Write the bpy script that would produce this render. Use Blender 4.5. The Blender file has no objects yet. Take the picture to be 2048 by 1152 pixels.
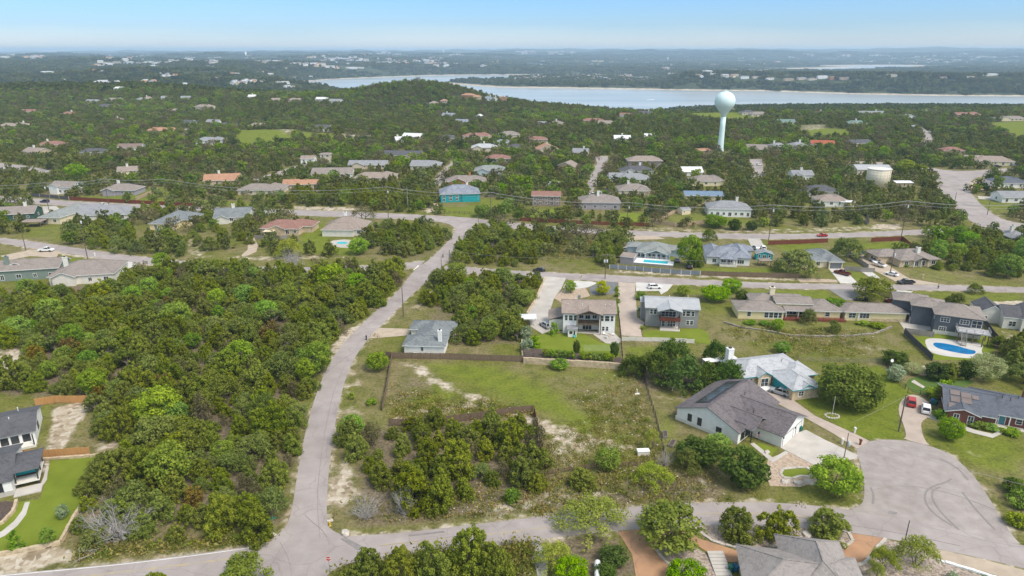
import bpy, math, random
import numpy as np
from mathutils import Vector, Matrix
R = math.radians
HAZE_D = 9e-5
scn = bpy.context.scene
COL = scn.collection
# --- camera, sky, sun, exposure
H = 78.0
PITCH = R(19.2)
F = 1365.0                      # focal length in pixels of the 2048 wide photo
cam_d = bpy.data.cameras.new("camera")
cam = bpy.data.objects.new("camera", cam_d)
COL.objects.link(cam)
cam.location = (0, 0, H)
cam.rotation_euler = (math.pi / 2 - PITCH, 0, 0)
cam_d.sensor_width = 36.0
cam_d.lens = 36.0 * F / 2048.0
cam_d.clip_start = 1.0
cam_d.clip_end = 90000.0
scn.camera = cam
SUN_EL, SUN_AZ = R(56), R(128)          # azimuth clockwise from +Y (view direction): behind, to the right
sun_dir = Vector((math.sin(SUN_AZ) * math.cos(SUN_EL), math.cos(SUN_AZ) * math.cos(SUN_EL), math.sin(SUN_EL)))
sd = bpy.data.lights.new("sun", 'SUN')
sd.energy = 2.05
sd.angle = R(22.0)
sd.color = (1.0, 0.95, 0.87)
sun = bpy.data.objects.new("sun", sd)
COL.objects.link(sun)
sun.rotation_euler = (-sun_dir).to_track_quat('-Z', 'Y').to_euler()
sun.location = (0, 0, 400)
world = bpy.data.worlds.new("World")
scn.world = world
world.use_nodes = True
wn, wl = world.node_tree.nodes, world.node_tree.links
bg = wn["Background"]
sky = wn.new("ShaderNodeTexSky")
sky.sky_type = 'NISHITA'
sky.sun_disc = False
sky.sun_elevation = SUN_EL
sky.sun_rotation = SUN_AZ
sky.altitude = 300
sky.air_density = 1.0
sky.dust_density = 0.6
sky.ozone_density = 1.5
tc = wn.new("ShaderNodeTexCoord")
sx = wn.new("ShaderNodeSeparateXYZ")
wl.new(tc.outputs["Generated"], sx.inputs[0])
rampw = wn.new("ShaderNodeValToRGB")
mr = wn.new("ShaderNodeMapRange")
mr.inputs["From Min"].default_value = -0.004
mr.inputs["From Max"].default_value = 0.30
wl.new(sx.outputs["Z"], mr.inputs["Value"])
nz = wn.new("ShaderNodeTexNoise")
nz.inputs["Scale"].default_value = 3.0
nz.inputs["Detail"].default_value = 5.0
mpw = wn.new("ShaderNodeMapping")
mpw.inputs["Scale"].default_value = (1.0, 1.0, 9.0)
wl.new(tc.outputs["Generated"], mpw.inputs["Vector"])
wl.new(mpw.outputs[0], nz.inputs["Vector"])
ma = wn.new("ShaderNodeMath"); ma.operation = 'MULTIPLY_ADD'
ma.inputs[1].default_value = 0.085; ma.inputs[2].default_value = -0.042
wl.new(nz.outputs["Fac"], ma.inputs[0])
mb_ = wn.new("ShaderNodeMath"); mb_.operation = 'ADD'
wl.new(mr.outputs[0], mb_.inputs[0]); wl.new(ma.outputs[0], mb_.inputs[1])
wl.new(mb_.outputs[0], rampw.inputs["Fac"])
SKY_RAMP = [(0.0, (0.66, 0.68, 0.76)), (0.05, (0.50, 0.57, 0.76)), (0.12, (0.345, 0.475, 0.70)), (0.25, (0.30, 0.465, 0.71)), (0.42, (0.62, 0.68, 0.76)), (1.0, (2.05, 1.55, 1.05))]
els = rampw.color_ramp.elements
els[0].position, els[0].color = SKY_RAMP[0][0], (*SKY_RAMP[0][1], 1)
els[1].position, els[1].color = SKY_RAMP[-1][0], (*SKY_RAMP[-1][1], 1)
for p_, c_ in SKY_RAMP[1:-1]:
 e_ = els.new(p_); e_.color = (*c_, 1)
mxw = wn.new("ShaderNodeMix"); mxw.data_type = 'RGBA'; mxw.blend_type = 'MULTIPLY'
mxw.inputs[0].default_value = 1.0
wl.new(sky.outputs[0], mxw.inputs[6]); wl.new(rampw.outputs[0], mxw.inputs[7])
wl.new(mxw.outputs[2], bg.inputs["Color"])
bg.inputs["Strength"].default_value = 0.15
scn.view_settings.view_transform = 'Standard'
scn.view_settings.look = 'None'
scn.view_settings.gamma = 1.0
scn.view_settings.exposure = 0.7
scn.cycles.use_denoising = True
scn.cycles.max_bounces = 6
scn.cycles.diffuse_bounces = 3
scn.cycles.transparent_max_bounces = 6
scn.cycles.volume_bounces = 1
# --- photo pixel -> place on the ground
cP, sP = math.cos(PITCH), math.sin(PITCH)
def P(x, y, z=0.0):
 dx, dy = (x - 1024) / F, (576 - y) / F
 Dx, Dy, Dz = dx, cP + dy * sP, -sP + dy * cP
 t = (z - H) / Dz
 return Vector((Dx * t, Dy * t, z))
_TS = np.geomspace(100.0, 23000.0, 900)
def PT(x, y):
 """ray of a photo pixel met with the terrain"""
 dx, dy = (x - 1024) / F, (576 - y) / F
 D = (dx, cP + dy * sP, -sP + dy * cP)
 g = H + D[2] * _TS - hgt(D[0] * _TS, D[1] * _TS)
 k = np.nonzero(g <= 0)[0]
 if not len(k): return None
 k = k[0]
 t = _TS[k] if k == 0 else _TS[k - 1] + (_TS[k] - _TS[k - 1]) * g[k - 1] / (g[k - 1] - g[k])
 return Vector((D[0] * t, D[1] * t, H + D[2] * t))
def poly_in(px, py, poly):
 """numpy point in polygon"""
 n = len(poly); inside = np.zeros(px.shape, bool)
 j = n - 1
 for i in range(n):
  xi, yi = poly[i][0], poly[i][1]; xj, yj = poly[j][0], poly[j][1]
  c = ((yi > py) != (yj > py)) & (px < (xj - xi) * (py - yi) / ((yj - yi) or 1e-9) + xi)
  inside ^= c
  j = i
 return inside
def poly_dist(px, py, poly, closed=True):
 d = np.full(px.shape, 1e18)
 n = len(poly)
 for i in range(n if closed else n - 1):
  ax, ay = poly[i][0], poly[i][1]; bx, by = poly[(i + 1) % n][0], poly[(i + 1) % n][1]
  ex, ey = bx - ax, by - ay
  L = ex * ex + ey * ey or 1e-9
  t = np.clip(((px - ax) * ex + (py - ay) * ey) / L, 0, 1)
  d = np.minimum(d, (px - ax - t * ex) ** 2 + (py - ay - t * ey) ** 2)
 return np.sqrt(d)
def world_poly(pts, z=0.0):
 return [tuple(P(x, y, z)[:2]) for x, y in pts]
# --- terrain
LAKE_Z = -60.0
LAKE = world_poly([(594, 172), (597, 167), (614, 163), (660, 159), (720, 156.5), (800, 153.5), (870, 151), (960, 149.8), (1100, 149.5), (1220, 149.2),
                   (1300, 149.4), (1220, 151), (1090, 153), (1024, 155.5), (945, 160), (900, 163.2), (866, 164.6), (900, 168), (937, 171), (985, 174.5),
                   (1024, 175.5), (1140, 177), (1260, 179), (1400, 181), (1536, 182.5), (1700, 188), (1800, 190), (1900, 192), (2060, 193), (2600, 200),
                   (2600, 214), (2060, 213), (1700, 211), (1400, 213), (1330, 216), (1250, 222), (1200, 218), (1120, 208), (1000, 199), (850, 196), (740, 192), (660, 186), (620, 180)], LAKE_Z)
ARM = world_poly([(1600, 141.5), (1650, 139), (1700, 136.5), (1780, 134.5), (1820, 133), (1800, 131), (1730, 131.2), (1680, 132.5), (1755, 134.2), (1690, 136), (1640, 137.5), (1590, 139)], LAKE_Z)
FAR1 = world_poly([(1560, 128), (1660, 127), (1700, 128.2), (1600, 129.4)], LAKE_Z)
PEN = world_poly([(850, 165), (945, 158), (1090, 152), (1300, 147), (1480, 144), (1480, 183), (1024, 180), (900, 172)], LAKE_Z)
_rs = np.random.RandomState(5)
_waves = [(_rs.uniform(0, 6.28), _rs.uniform(0, 6.28), s, a) for s, a in
          [(2600, 9), (1900, 8), (1300, 7), (900, 5), (620, 4), (430, 3), (300, 2.2)] for _ in range(2)]
def fbm(x, y):
 h = np.zeros(x.shape)
 for th, ph, s, a in _waves:
  h += a * np.sin((x * math.cos(th) + y * math.sin(th)) * 6.283 / s + ph + 1.3 * np.sin((x * math.sin(th) - y * math.cos(th)) * 4.1 / s + ph * 2))
 return h
def sstep(a, b, v):
 t = np.clip((v - a) / (b - a), 0, 1)
 return t * t * (3 - 2 * t)
HILLS = [(P(830, 208), 19, 300, 130), (P(852, 207), 24, 105, 100), (P(300, 200), 10, 260, 160), (P(90, 190), 12, 330, 180), (P(545, 268), 4, 45, 30),
         (P(1455, 226), 4, 70, 40), (P(1160, 214), 5, 120, 60)]
def hgt(x, y):
 x = np.asarray(x, float); y = np.asarray(y, float)
 far = sstep(850, 1900, y)
 h = fbm(x, y) * 0.9 * far
 r = sstep(8000, 17000, y)
 az = x / np.maximum(y, 1)
 h = h + r * (57 + 62 * az + 10 * np.sin(az * 23 + 1) + 7 * np.sin(az * 61 + y * .0009) + 4 * np.sin(az * 140))
 h = h + sstep(5000, 9000, y) * (8 + 18 * np.sin(az * 11 + y * .0016) * np.sin(y * .0011 + 2))
 m = (y > 900) & (y < 9500)
 if m.any():
  X, Y = x[m], y[m]
  d = poly_dist(X, Y, LAKE); ins = poly_in(X, Y, LAKE)
  k = 0.066 + (0.26 - 0.066) * sstep(1900, 2350, Y)
  lim = np.where(ins, -61 - np.minimum(d * .1, 8), -61 + d * k)
  d2 = poly_dist(X, Y, ARM); i2 = poly_in(X, Y, ARM)
  lim2 = np.where(i2, -61 - np.minimum(d2 * .1, 8), -61 + np.minimum(d2 * .02, 20) + np.maximum(d2 - 1900, 0) * .05)
  lim = np.where(poly_in(X, Y, PEN), np.minimum(lim, -60.5 + np.minimum(d * .11, 9.0) + 70 * sstep(.205, .285, X / Y)), lim)
  hh = h[m]
  soft = np.minimum(np.minimum(hh, lim), lim2)
  h = h.copy(); h[m] = soft
 hill = 0
 for c, a, s1, s2 in HILLS:
  hill = hill + a * np.exp(-((x - c.x) / s1) ** 2 - ((y - c.y) / s2) ** 2)
 return h + hill * (1 - sstep(1350, 1750, y))
# --- mesh and object helpers
class MB:
 def __init__(s):
  s.v, s.f, s.m = [], [], []
 def add(s, vs, fs, mi=0, M=None):
  b = len(s.v)
  for p in vs:
   p = Vector(p)
   s.v.append(tuple(M @ p) if M is not None else tuple(p))
  for f in fs:
   s.f.append(tuple(b + i for i in f)); s.m.append(mi)
 def box(s, x0, x1, y0, y1, z0, z1, mi=0, M=None):
  s.add([(x0, y0, z0), (x1, y0, z0), (x1, y1, z0), (x0, y1, z0), (x0, y0, z1), (x1, y0, z1), (x1, y1, z1), (x0, y1, z1)],
              [(0, 3, 2, 1), (4, 5, 6, 7), (0, 1, 5, 4), (1, 2, 6, 5), (2, 3, 7, 6), (3, 0, 4, 7)], mi, M)
 def prism(s, poly, z0, z1, mi=0, M=None):
  n = len(poly)
  a = sum(poly[i][0] * poly[(i + 1) % n][1] - poly[(i + 1) % n][0] * poly[i][1] for i in range(n))
  if a < 0: poly = poly[::-1]
  s.add([(p[0], p[1], z0) for p in poly] + [(p[0], p[1], z1) for p in poly],
              [tuple(range(n))[::-1], tuple(range(n, 2 * n))] + [(i, (i + 1) % n, n + (i + 1) % n, n + i) for i in range(n)], mi, M)
 def bar(s, a, b, w, h, mi=0, M=None):
  """box beam from a to b, w wide, h high"""
  a, b = Vector(a), Vector(b); d = b - a
  t = d.normalized(); side = t.cross(Vector((0, 0, 1)))
  side = side.normalized() if side.length > 1e-4 else Vector((1, 0, 0))
  up = side.cross(t)
  vs = [p + side * (w / 2 * i) + up * (h / 2 * j) for p in (a, b) for i, j in ((-1, -1), (1, -1), (1, 1), (-1, 1))]
  s.add(vs, [(3, 2, 1, 0), (4, 5, 6, 7), (0, 1, 5, 4), (1, 2, 6, 5), (2, 3, 7, 6), (3, 0, 4, 7)], mi, M)
 def tube(s, a, b, r0, r1=None, n=8, mi=0, cap=True, M=None):
  r1 = r0 if r1 is None else r1
  a, b = Vector(a), Vector(b); t = (b - a).normalized()
  q = t.cross(Vector((0, 0, 1))) if abs(t.z) < .95 else t.cross(Vector((1, 0, 0)))
  q.normalize(); w = t.cross(q)
  vs = []
  for p, r in ((a, r0), (b, r1)):
   for i in range(n):
    g = 6.28318 * i / n
    vs.append(p + (q * math.cos(g) + w * math.sin(g)) * r)
  fs = [(i, (i + 1) % n, n + (i + 1) % n, n + i) for i in range(n)]
  if cap: fs += [tuple(range(n))[::-1], tuple(range(n, 2 * n))]
  s.add(vs, fs, mi, M)
 def lathe(s, prof, n=24, c=(0, 0, 0), mi=0, M=None):
  """prof: (radius, z) from bottom to top"""
  vs, fs = [], []
  for r, z in prof:
   for i in range(n):
    g = 6.28318 * i / n
    vs.append((c[0] + r * math.cos(g), c[1] + r * math.sin(g), c[2] + z))
  for k in range(len(prof) - 1):
   for i in range(n):
    fs.append((k * n + i, k * n + (i + 1) % n, (k + 1) * n + (i + 1) % n, (k + 1) * n + i))
  if prof[0][0] > .001: fs.append(tuple(range(n))[::-1])
  if prof[-1][0] > .001: fs.append(tuple(range((len(prof) - 1) * n, len(prof) * n)))
  s.add(vs, fs, mi, M)
 def mesh(s, name, mats, smooth=False):
  me = bpy.data.meshes.new(name)
  me.from_pydata(s.v, [], s.f)
  for m in (mats if isinstance(mats, (list, tuple)) else [mats]):
   me.materials.append(m)
  if s.m and max(s.m) > 0:
   me.polygons.foreach_set("material_index", s.m)
  if smooth:
   me.polygons.foreach_set("use_smooth", [True] * len(s.f))
  me.update()
  return me
 def build(s, name, mats, parent=None, smooth=False, loc=None):
  return link(name, s.mesh(name, mats, smooth), parent, loc)
def link(name, me, parent=None, loc=None):
 o = bpy.data.objects.new(name, me)
 COL.objects.link(o)
 if parent is not None: o.parent = parent
 if loc is not None: o.location = loc
 return o
def tag(o, label=None, cat=None, group=None, kind=None):
 if label: o["label"] = label
 if cat: o["category"] = cat
 if group: o["group"] = group
 if kind: o["kind"] = kind
 return o
def empty(name, loc, rz=0.0, label=None, cat=None, group=None):
 o = bpy.data.objects.new(name, None)
 COL.objects.link(o)
 o.location = loc; o.rotation_euler = (0, 0, rz)
 o.empty_display_size = 0.5
 return tag(o, label, cat, group)
def copy_tree(src, parent=None):
 c = src.copy(); COL.objects.link(c)
 if parent is not None: c.parent = parent
 for k in list(src.children):
  copy_tree(k, c)
 return c
# --- materials
MATS = {}
def mat(name, col, rough=.8, spec=.3, metal=0.0, col2=None, scale=1.0, detail=4.0, bump=0.0, bscale=None, coord='Object', trans=0.0, mix=(.35, .65), tex='noise', stretch=None):
 """procedural principled: colour noise between col and col2, optional bump"""
 if name in MATS: return MATS[name]
 m = bpy.data.materials.new(name); m.use_nodes = True
 N, L = m.node_tree.nodes, m.node_tree.links
 b = N["Principled BSDF"]
 b.inputs["Base Color"].default_value = (*col, 1)
 b.inputs["Roughness"].default_value = rough
 b.inputs["Specular IOR Level"].default_value = spec
 b.inputs["Metallic"].default_value = metal
 t = N.new("ShaderNodeTexCoord"); vec = t.outputs[coord]
 if stretch:
  mp = N.new("ShaderNodeMapping"); mp.inputs["Scale"].default_value = stretch
  L.new(vec, mp.inputs[0]); vec = mp.outputs[0]
 if col2 is None: col2 = tuple(c * .82 for c in col)
 n = N.new("ShaderNodeTexNoise" if tex == 'noise' else "ShaderNodeTexVoronoi")
 n.inputs["Scale"].default_value = scale
 if tex == 'noise': n.inputs["Detail"].default_value = detail
 L.new(vec, n.inputs["Vector"])
 r = N.new("ShaderNodeValToRGB")
 r.color_ramp.elements[0].position, r.color_ramp.elements[1].position = mix
 r.color_ramp.elements[0].color, r.color_ramp.elements[1].color = (*col, 1), (*col2, 1)
 L.new(n.outputs["Fac"] if tex == 'noise' else n.outputs["Color"], r.inputs["Fac"])
 L.new(r.outputs[0], b.inputs["Base Color"])
 if bump:
  n2 = N.new("ShaderNodeTexNoise"); n2.inputs["Scale"].default_value = bscale or scale * 3
  n2.inputs["Detail"].default_value = 3
  L.new(vec, n2.inputs["Vector"])
  bp = N.new("ShaderNodeBump"); bp.inputs["Strength"].default_value = bump; bp.inputs["Distance"].default_value = .15
  L.new(n2.outputs["Fac"], bp.inputs["Height"]); L.new(bp.outputs[0], b.inputs["Normal"])
 MATS[name] = m
 return m
def shingle(name, col, var=.22):
 """asphalt shingle roof: courses of tabs of slightly different tone, weather stains"""
 if name in MATS: return MATS[name]
 m = bpy.data.materials.new(name); m.use_nodes = True
 N, L = m.node_tree.nodes, m.node_tree.links
 b = N["Principled BSDF"]; b.inputs["Roughness"].default_value = .9; b.inputs["Specular IOR Level"].default_value = .2
 t = N.new("ShaderNodeTexCoord")
 vo = N.new("ShaderNodeTexVoronoi"); vo.inputs["Scale"].default_value = 2.2
 mp = N.new("ShaderNodeMapping"); mp.inputs["Scale"].default_value = (1.0, 1.0, 2.2)
 L.new(t.outputs["Object"], mp.inputs[0]); L.new(mp.outputs[0], vo.inputs["Vector"])
 n = N.new("ShaderNodeTexNoise"); n.inputs["Scale"].default_value = .45; n.inputs["Detail"].default_value = 6
 L.new(t.outputs["Object"], n.inputs["Vector"])
 wv = N.new("ShaderNodeTexWave"); wv.bands_direction = 'Z'; wv.inputs["Scale"].default_value = 3.1; wv.inputs["Distortion"].default_value = .6
 L.new(t.outputs["Object"], wv.inputs["Vector"])
 sp = N.new("ShaderNodeSeparateColor"); L.new(vo.outputs["Color"], sp.inputs[0])
 a1 = N.new("ShaderNodeMath"); a1.operation = 'MULTIPLY_ADD'; a1.inputs[1].default_value = .5; L.new(sp.outputs[0], a1.inputs[0]); L.new(n.outputs["Fac"], a1.inputs[2])
 a2 = N.new("ShaderNodeMath"); a2.operation = 'MULTIPLY_ADD'; a2.inputs[1].default_value = .22; L.new(wv.outputs["Fac"], a2.inputs[0]); L.new(a1.outputs[0], a2.inputs[2])
 r = N.new("ShaderNodeValToRGB")
 r.color_ramp.elements[0].position, r.color_ramp.elements[1].position = .35, 1.15
 r.color_ramp.elements[0].color = (*[c * (1 - var) for c in col], 1)
 r.color_ramp.elements[1].position = 1.0
 r.color_ramp.elements[1].color = (*[min(1, c * (1 + var)) for c in col], 1)
 L.new(a2.outputs[0], r.inputs["Fac"]); L.new(r.outputs[0], b.inputs["Base Color"])
 bp = N.new("ShaderNodeBump"); bp.inputs["Strength"].default_value = .5; bp.inputs["Distance"].default_value = .05
 L.new(a2.outputs[0], bp.inputs["Height"]); L.new(bp.outputs[0], b.inputs["Normal"])
 MATS[name] = m
 return m
def leafmat(name, dark, light, var=.25, hue=.03, k=1.0):
 if name in MATS: return MATS[name]
 dark, light = [tuple(min(.5, v * k) for v, k in zip(c, (1.8 * k, 1.68 * k, 1.1 * k))) for c in (dark, light)]
 m = bpy.data.materials.new(name); m.use_nodes = True
 N, L = m.node_tree.nodes, m.node_tree.links
 N.remove(N["Principled BSDF"])
 out = N["Material Output"]
 at = N.new("ShaderNodeAttribute"); at.attribute_name = "tone"
 oi = N.new("ShaderNodeObjectInfo")
 mx = N.new("ShaderNodeMix"); mx.data_type = 'RGBA'
 mx.inputs[6].default_value = (*dark, 1); mx.inputs[7].default_value = (*light, 1)
 L.new(at.outputs["Fac"], mx.inputs[0])
 hs = N.new("ShaderNodeHueSaturation")
 L.new(mx.outputs[2], hs.inputs["Color"])
 m1 = N.new("ShaderNodeMapRange"); m1.inputs["To Min"].default_value = .5 - hue; m1.inputs["To Max"].default_value = .5 + hue * .6
 L.new(oi.outputs["Random"], m1.inputs[0]); L.new(m1.outputs[0], hs.inputs["Hue"])
 w = N.new("ShaderNodeTexWhiteNoise"); w.noise_dimensions = '1D'; L.new(oi.outputs["Random"], w.inputs["W"])
 m2 = N.new("ShaderNodeMapRange"); m2.inputs["To Min"].default_value = 1 - var; m2.inputs["To Max"].default_value = 1 + var
 L.new(w.outputs["Value"], m2.inputs[0]); L.new(m2.outputs[0], hs.inputs["Value"])
 m3 = N.new("ShaderNodeMapRange"); m3.inputs["To Min"].default_value = .93; m3.inputs["To Max"].default_value = 1.12
 sp = N.new("ShaderNodeSeparateColor"); L.new(w.outputs["Color"], sp.inputs[0])
 L.new(sp.outputs[1], m3.inputs[0]); L.new(m3.outputs[0], hs.inputs["Saturation"])
 d = N.new("ShaderNodeBsdfDiffuse"); tr = N.new("ShaderNodeBsdfTranslucent"); ms = N.new("ShaderNodeMixShader")
 L.new(hs.outputs[0], d.inputs[0]); L.new(hs.outputs[0], tr.inputs[0])
 ms.inputs[0].default_value = .36
 L.new(d.outputs[0], ms.inputs[1]); L.new(tr.outputs[0], ms.inputs[2]); L.new(ms.outputs[0], out.inputs[0])
 MATS[name] = m
 return m
# --- roads (outlines read from the photo, laid on the ground)
def chaikin(p, k=2, closed=True):
 for _ in range(k):
  q = []
  n = len(p)
  for i in range(n if closed else n - 1):
   a, b = p[i], p[(i + 1) % n]
   q.append((a[0] * .75 + b[0] * .25, a[1] * .75 + b[1] * .25)); q.append((a[0] * .25 + b[0] * .75, a[1] * .25 + b[1] * .75))
  if not closed: q = [p[0]] + q + [p[-1]]
  p = q
 return p
def resample(px, n=None, k=2):
 """smooth a pixel polyline in world space"""
 w = world_poly(px)
 return chaikin(w, k, closed=False)
ROADS = {}
main_L = [(512, 1092), (540, 1081), (569, 1059), (583, 1029), (594, 951), (610, 866), (629, 797), (647, 750), (672, 705), (697, 675), (737, 635), (769, 608), (799, 580), (827, 541), (862, 517), (887, 492), (908, 470), (911, 455), (902, 441), (885, 434), (787, 427), (697, 423), (582, 419.5), (500, 417), (400, 413.5), (267, 409), (140, 402), (60, 396.5), (-60, 388)]
main_R = [(700, 1084), (692, 1072), (667, 1063), (653, 1049), (654, 989), (659, 926), (667, 866), (677, 812), (692, 752), (712, 710), (737, 677), (762, 652), (799, 613), (834, 580), (869, 549), (892, 527), (915, 500), (934, 475), (950, 462), (975, 455), (1010, 455.5), (1062, 459), (1119, 463.5), (1264, 470), (1361, 475), (1450, 477.5), (1536, 478.5), (1761, 472), (1818, 470), (1900, 467), (2001, 467), (2090, 474)]
up_top = [(2100, 452), (2048, 450), (1960, 455), (1900, 457), (1831, 459.5), (1736, 464.5), (1640, 467.5), (1536, 468.5), (1400, 466), (1261, 461.5), (1116, 453.5), (1040, 446), (985, 441), (960, 437), (930, 434.5)]
up_bot = [(-60, 399), (60, 407.5), (140, 412.5), (275, 418), (400, 423), (500, 427), (587, 430.5), (687, 434), (777, 437), (850, 440), (885, 443), (905, 449), (913, 462)]
main_poly = resample(main_L[:18]) + resample(main_R[:20])[::-1]
ROADS["road"] = main_poly
cross_poly = resample([(-60, 388), (60, 396.5), (140, 402), (267, 408.5), (400, 413.5), (500, 416.5), (582, 419.5), (697, 423), (787, 427), (860, 431), (930, 434.5), (985, 441), (1040, 446), (1116, 453.5), (1261, 461.5), (1400, 466), (1536, 468.5), (1640, 467.5), (1736, 464.5), (1831, 459.5), (1900, 457), (1960, 455), (2048, 449), (2110, 452)]) \
 + resample([(2110, 475), (2048, 471), (2001, 467), (1900, 467), (1818, 470), (1761, 472.5), (1660, 476.5), (1536, 478.5), (1450, 477.5), (1361, 475), (1264, 470), (1119, 464), (1062, 459.5), (1010, 456.5), (972, 458), (950, 468), (925, 470), (910, 456), (898, 447), (860, 441), (777, 437.5), (687, 434), (587, 430.5), (500, 427), (400, 423), (275, 418), (140, 412.5), (60, 407.5), (-60, 399)])
east_poly = resample([(868, 551), (885, 534), (900, 530), (952, 536), (1024, 541), (1086, 544.5), (1180, 549), (1274, 552.5), (1399, 560), (1536, 566), (1711, 569), (1886, 570), (2048, 575), (2120, 577)]) \
 + resample([(2120, 587), (2048, 585), (1886, 581), (1711, 579), (1536, 577), (1399, 570.5), (1236, 564.5), (1096, 556), (1024, 552), (957, 549), (900, 547), (880, 549), (868, 556)])
west_poly = resample([(-60, 470), (0, 475.5), (60, 482), (140, 494), (225, 507), (350, 521), (480, 533), (640, 535), (760, 530), (814, 526), (850, 521)]) \
 + resample([(840, 532), (812, 538), (760, 541), (640, 546), (480, 544), (350, 534), (225, 521), (140, 507), (62, 496), (0, 486), (-60, 480)])
south_poly = resample([(-120, 1166), (0, 1149), (120, 1138.5), (250, 1126), (400, 1107), (512, 1091), (600, 1078), (700, 1072), (732, 1070.5), (787, 1067.5), (887, 1056.5), (1024, 1040), (1106, 1030), (1264, 1014), (1349, 1008), (1424, 1004.5), (1536, 1004.5), (1620, 1010), (1690, 1018), (1760, 1029), (1840, 1044), (1936, 1064), (2048, 1091), (2140, 1116)]) \
 + resample([(2140, 1166), (2048, 1136), (1960, 1116), (1886, 1100), (1786, 1079), (1696, 1064), (1620, 1056), (1536, 1051), (1409, 1050.5), (1336, 1053), (1264, 1059), (1119, 1073), (1024, 1088), (920, 1099), (832, 1110), (760, 1117), (712, 1123), (680, 1132), (655, 1148), (640, 1170), (-120, 1215)])
culdesac_poly = chaikin(world_poly([(1693, 1019), (1720, 1012), (1728, 1000), (1729, 971), (1722, 930), (1712, 905), (1718, 893), (1733, 884), (1761, 879), (1801, 880), (1848, 888), (1898, 906), (1931, 934), (1961, 969), (1983, 1004), (2006, 1044), (2031, 1079), (2046, 1092), (1936, 1066), (1840, 1046), (1760, 1031)]), 2)
far_road = resample([(1700, 330), (1760, 332), (1833, 335), (1866, 347), (1871, 367), (1882, 384), (1898, 402), (1912, 418), (1926, 432), (1950, 447), (1960, 457)]) \
 + resample([(2010, 468), (2025, 458), (2048, 456), (2100, 452), (2090, 452), (2048, 448), (2006, 440), (1973, 420), (1946, 392), (1937, 377), (1938, 365), (1956, 353), (2011, 343), (2090, 338), (2090, 330), (2011, 337), (1911, 344), (1850, 333), (1760, 324), (1700, 322)])
spur1 = resample([(866, 366), (874, 350), (886, 338), (903, 326), (908, 318)]) + resample([(925, 318), (908, 335), (898, 347), (886, 362), (880, 372)])
spur2 = resample([(1166, 392), (1172, 372), (1182, 350), (1190, 336), (1196, 322), (1180, 312)]) + resample([(1216, 312), (1217, 326), (1206, 345), (1196, 360), (1188, 378), (1182, 394)])
spur3 = resample([(1504, 358), (1502, 345), (1499, 334), (1500, 318)]) + resample([(1524, 318), (1526, 334), (1530, 345), (1533, 358)])
spur4 = resample([(1812, 248), (1835, 258), (1850, 270), (1850, 282), (1836, 292)]) + resample([(1856, 294), (1866, 282), (1862, 268), (1846, 255), (1822, 246)])
spur5 = resample([(352, 286), (360, 272), (366, 262), (370, 256)]) + resample([(380, 256), (378, 264), (374, 274), (372, 284)])
spur6 = resample([(505, 358), (545, 347), (590, 332), (622, 320)]) + resample([(632, 324), (600, 338), (560, 352), (520, 363)])
spur7 = resample([(-60, 322), (0, 326), (60, 332), (120, 345)]) + resample([(110, 352), (50, 345), (0, 340), (-60, 337)])
ALL_ROADS = [("road", main_poly, 1, "long winding chip seal road running uphill from the front junction"),
             ("road", south_poly, 2, "front road with a faded yellow centre line crossing below the junction"),
             ("road", cross_poly, 2, "upper cross road under the power lines"),
             ("road", east_poly, 3, "side street passing the two tall houses and the ranch house"),
             ("road", west_poly, 3, "side street on the left behind the juniper wood"),
             ("cul_de_sac", culdesac_poly, 3, "wide grey turning circle with curved tyre marks"),
             ("road", far_road, 3, "wide street sweeping past the cream storage tank"),
             ("road", spur1, 1, "short street beyond the teal house"), ("road", spur2, 1, "street with parked cars beyond the red brown house"),
             ("road", spur3, 1, "street under the water tower"), ("road", spur4, 1, "street winding between trees far right"),
             ("road", spur5, 1, "short road seen end on beside the meadow"), ("road", spur6, 1, "curving road beyond the orange roofed house"), ("road", spur7, 1, "grey street among trees far left")]
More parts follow.
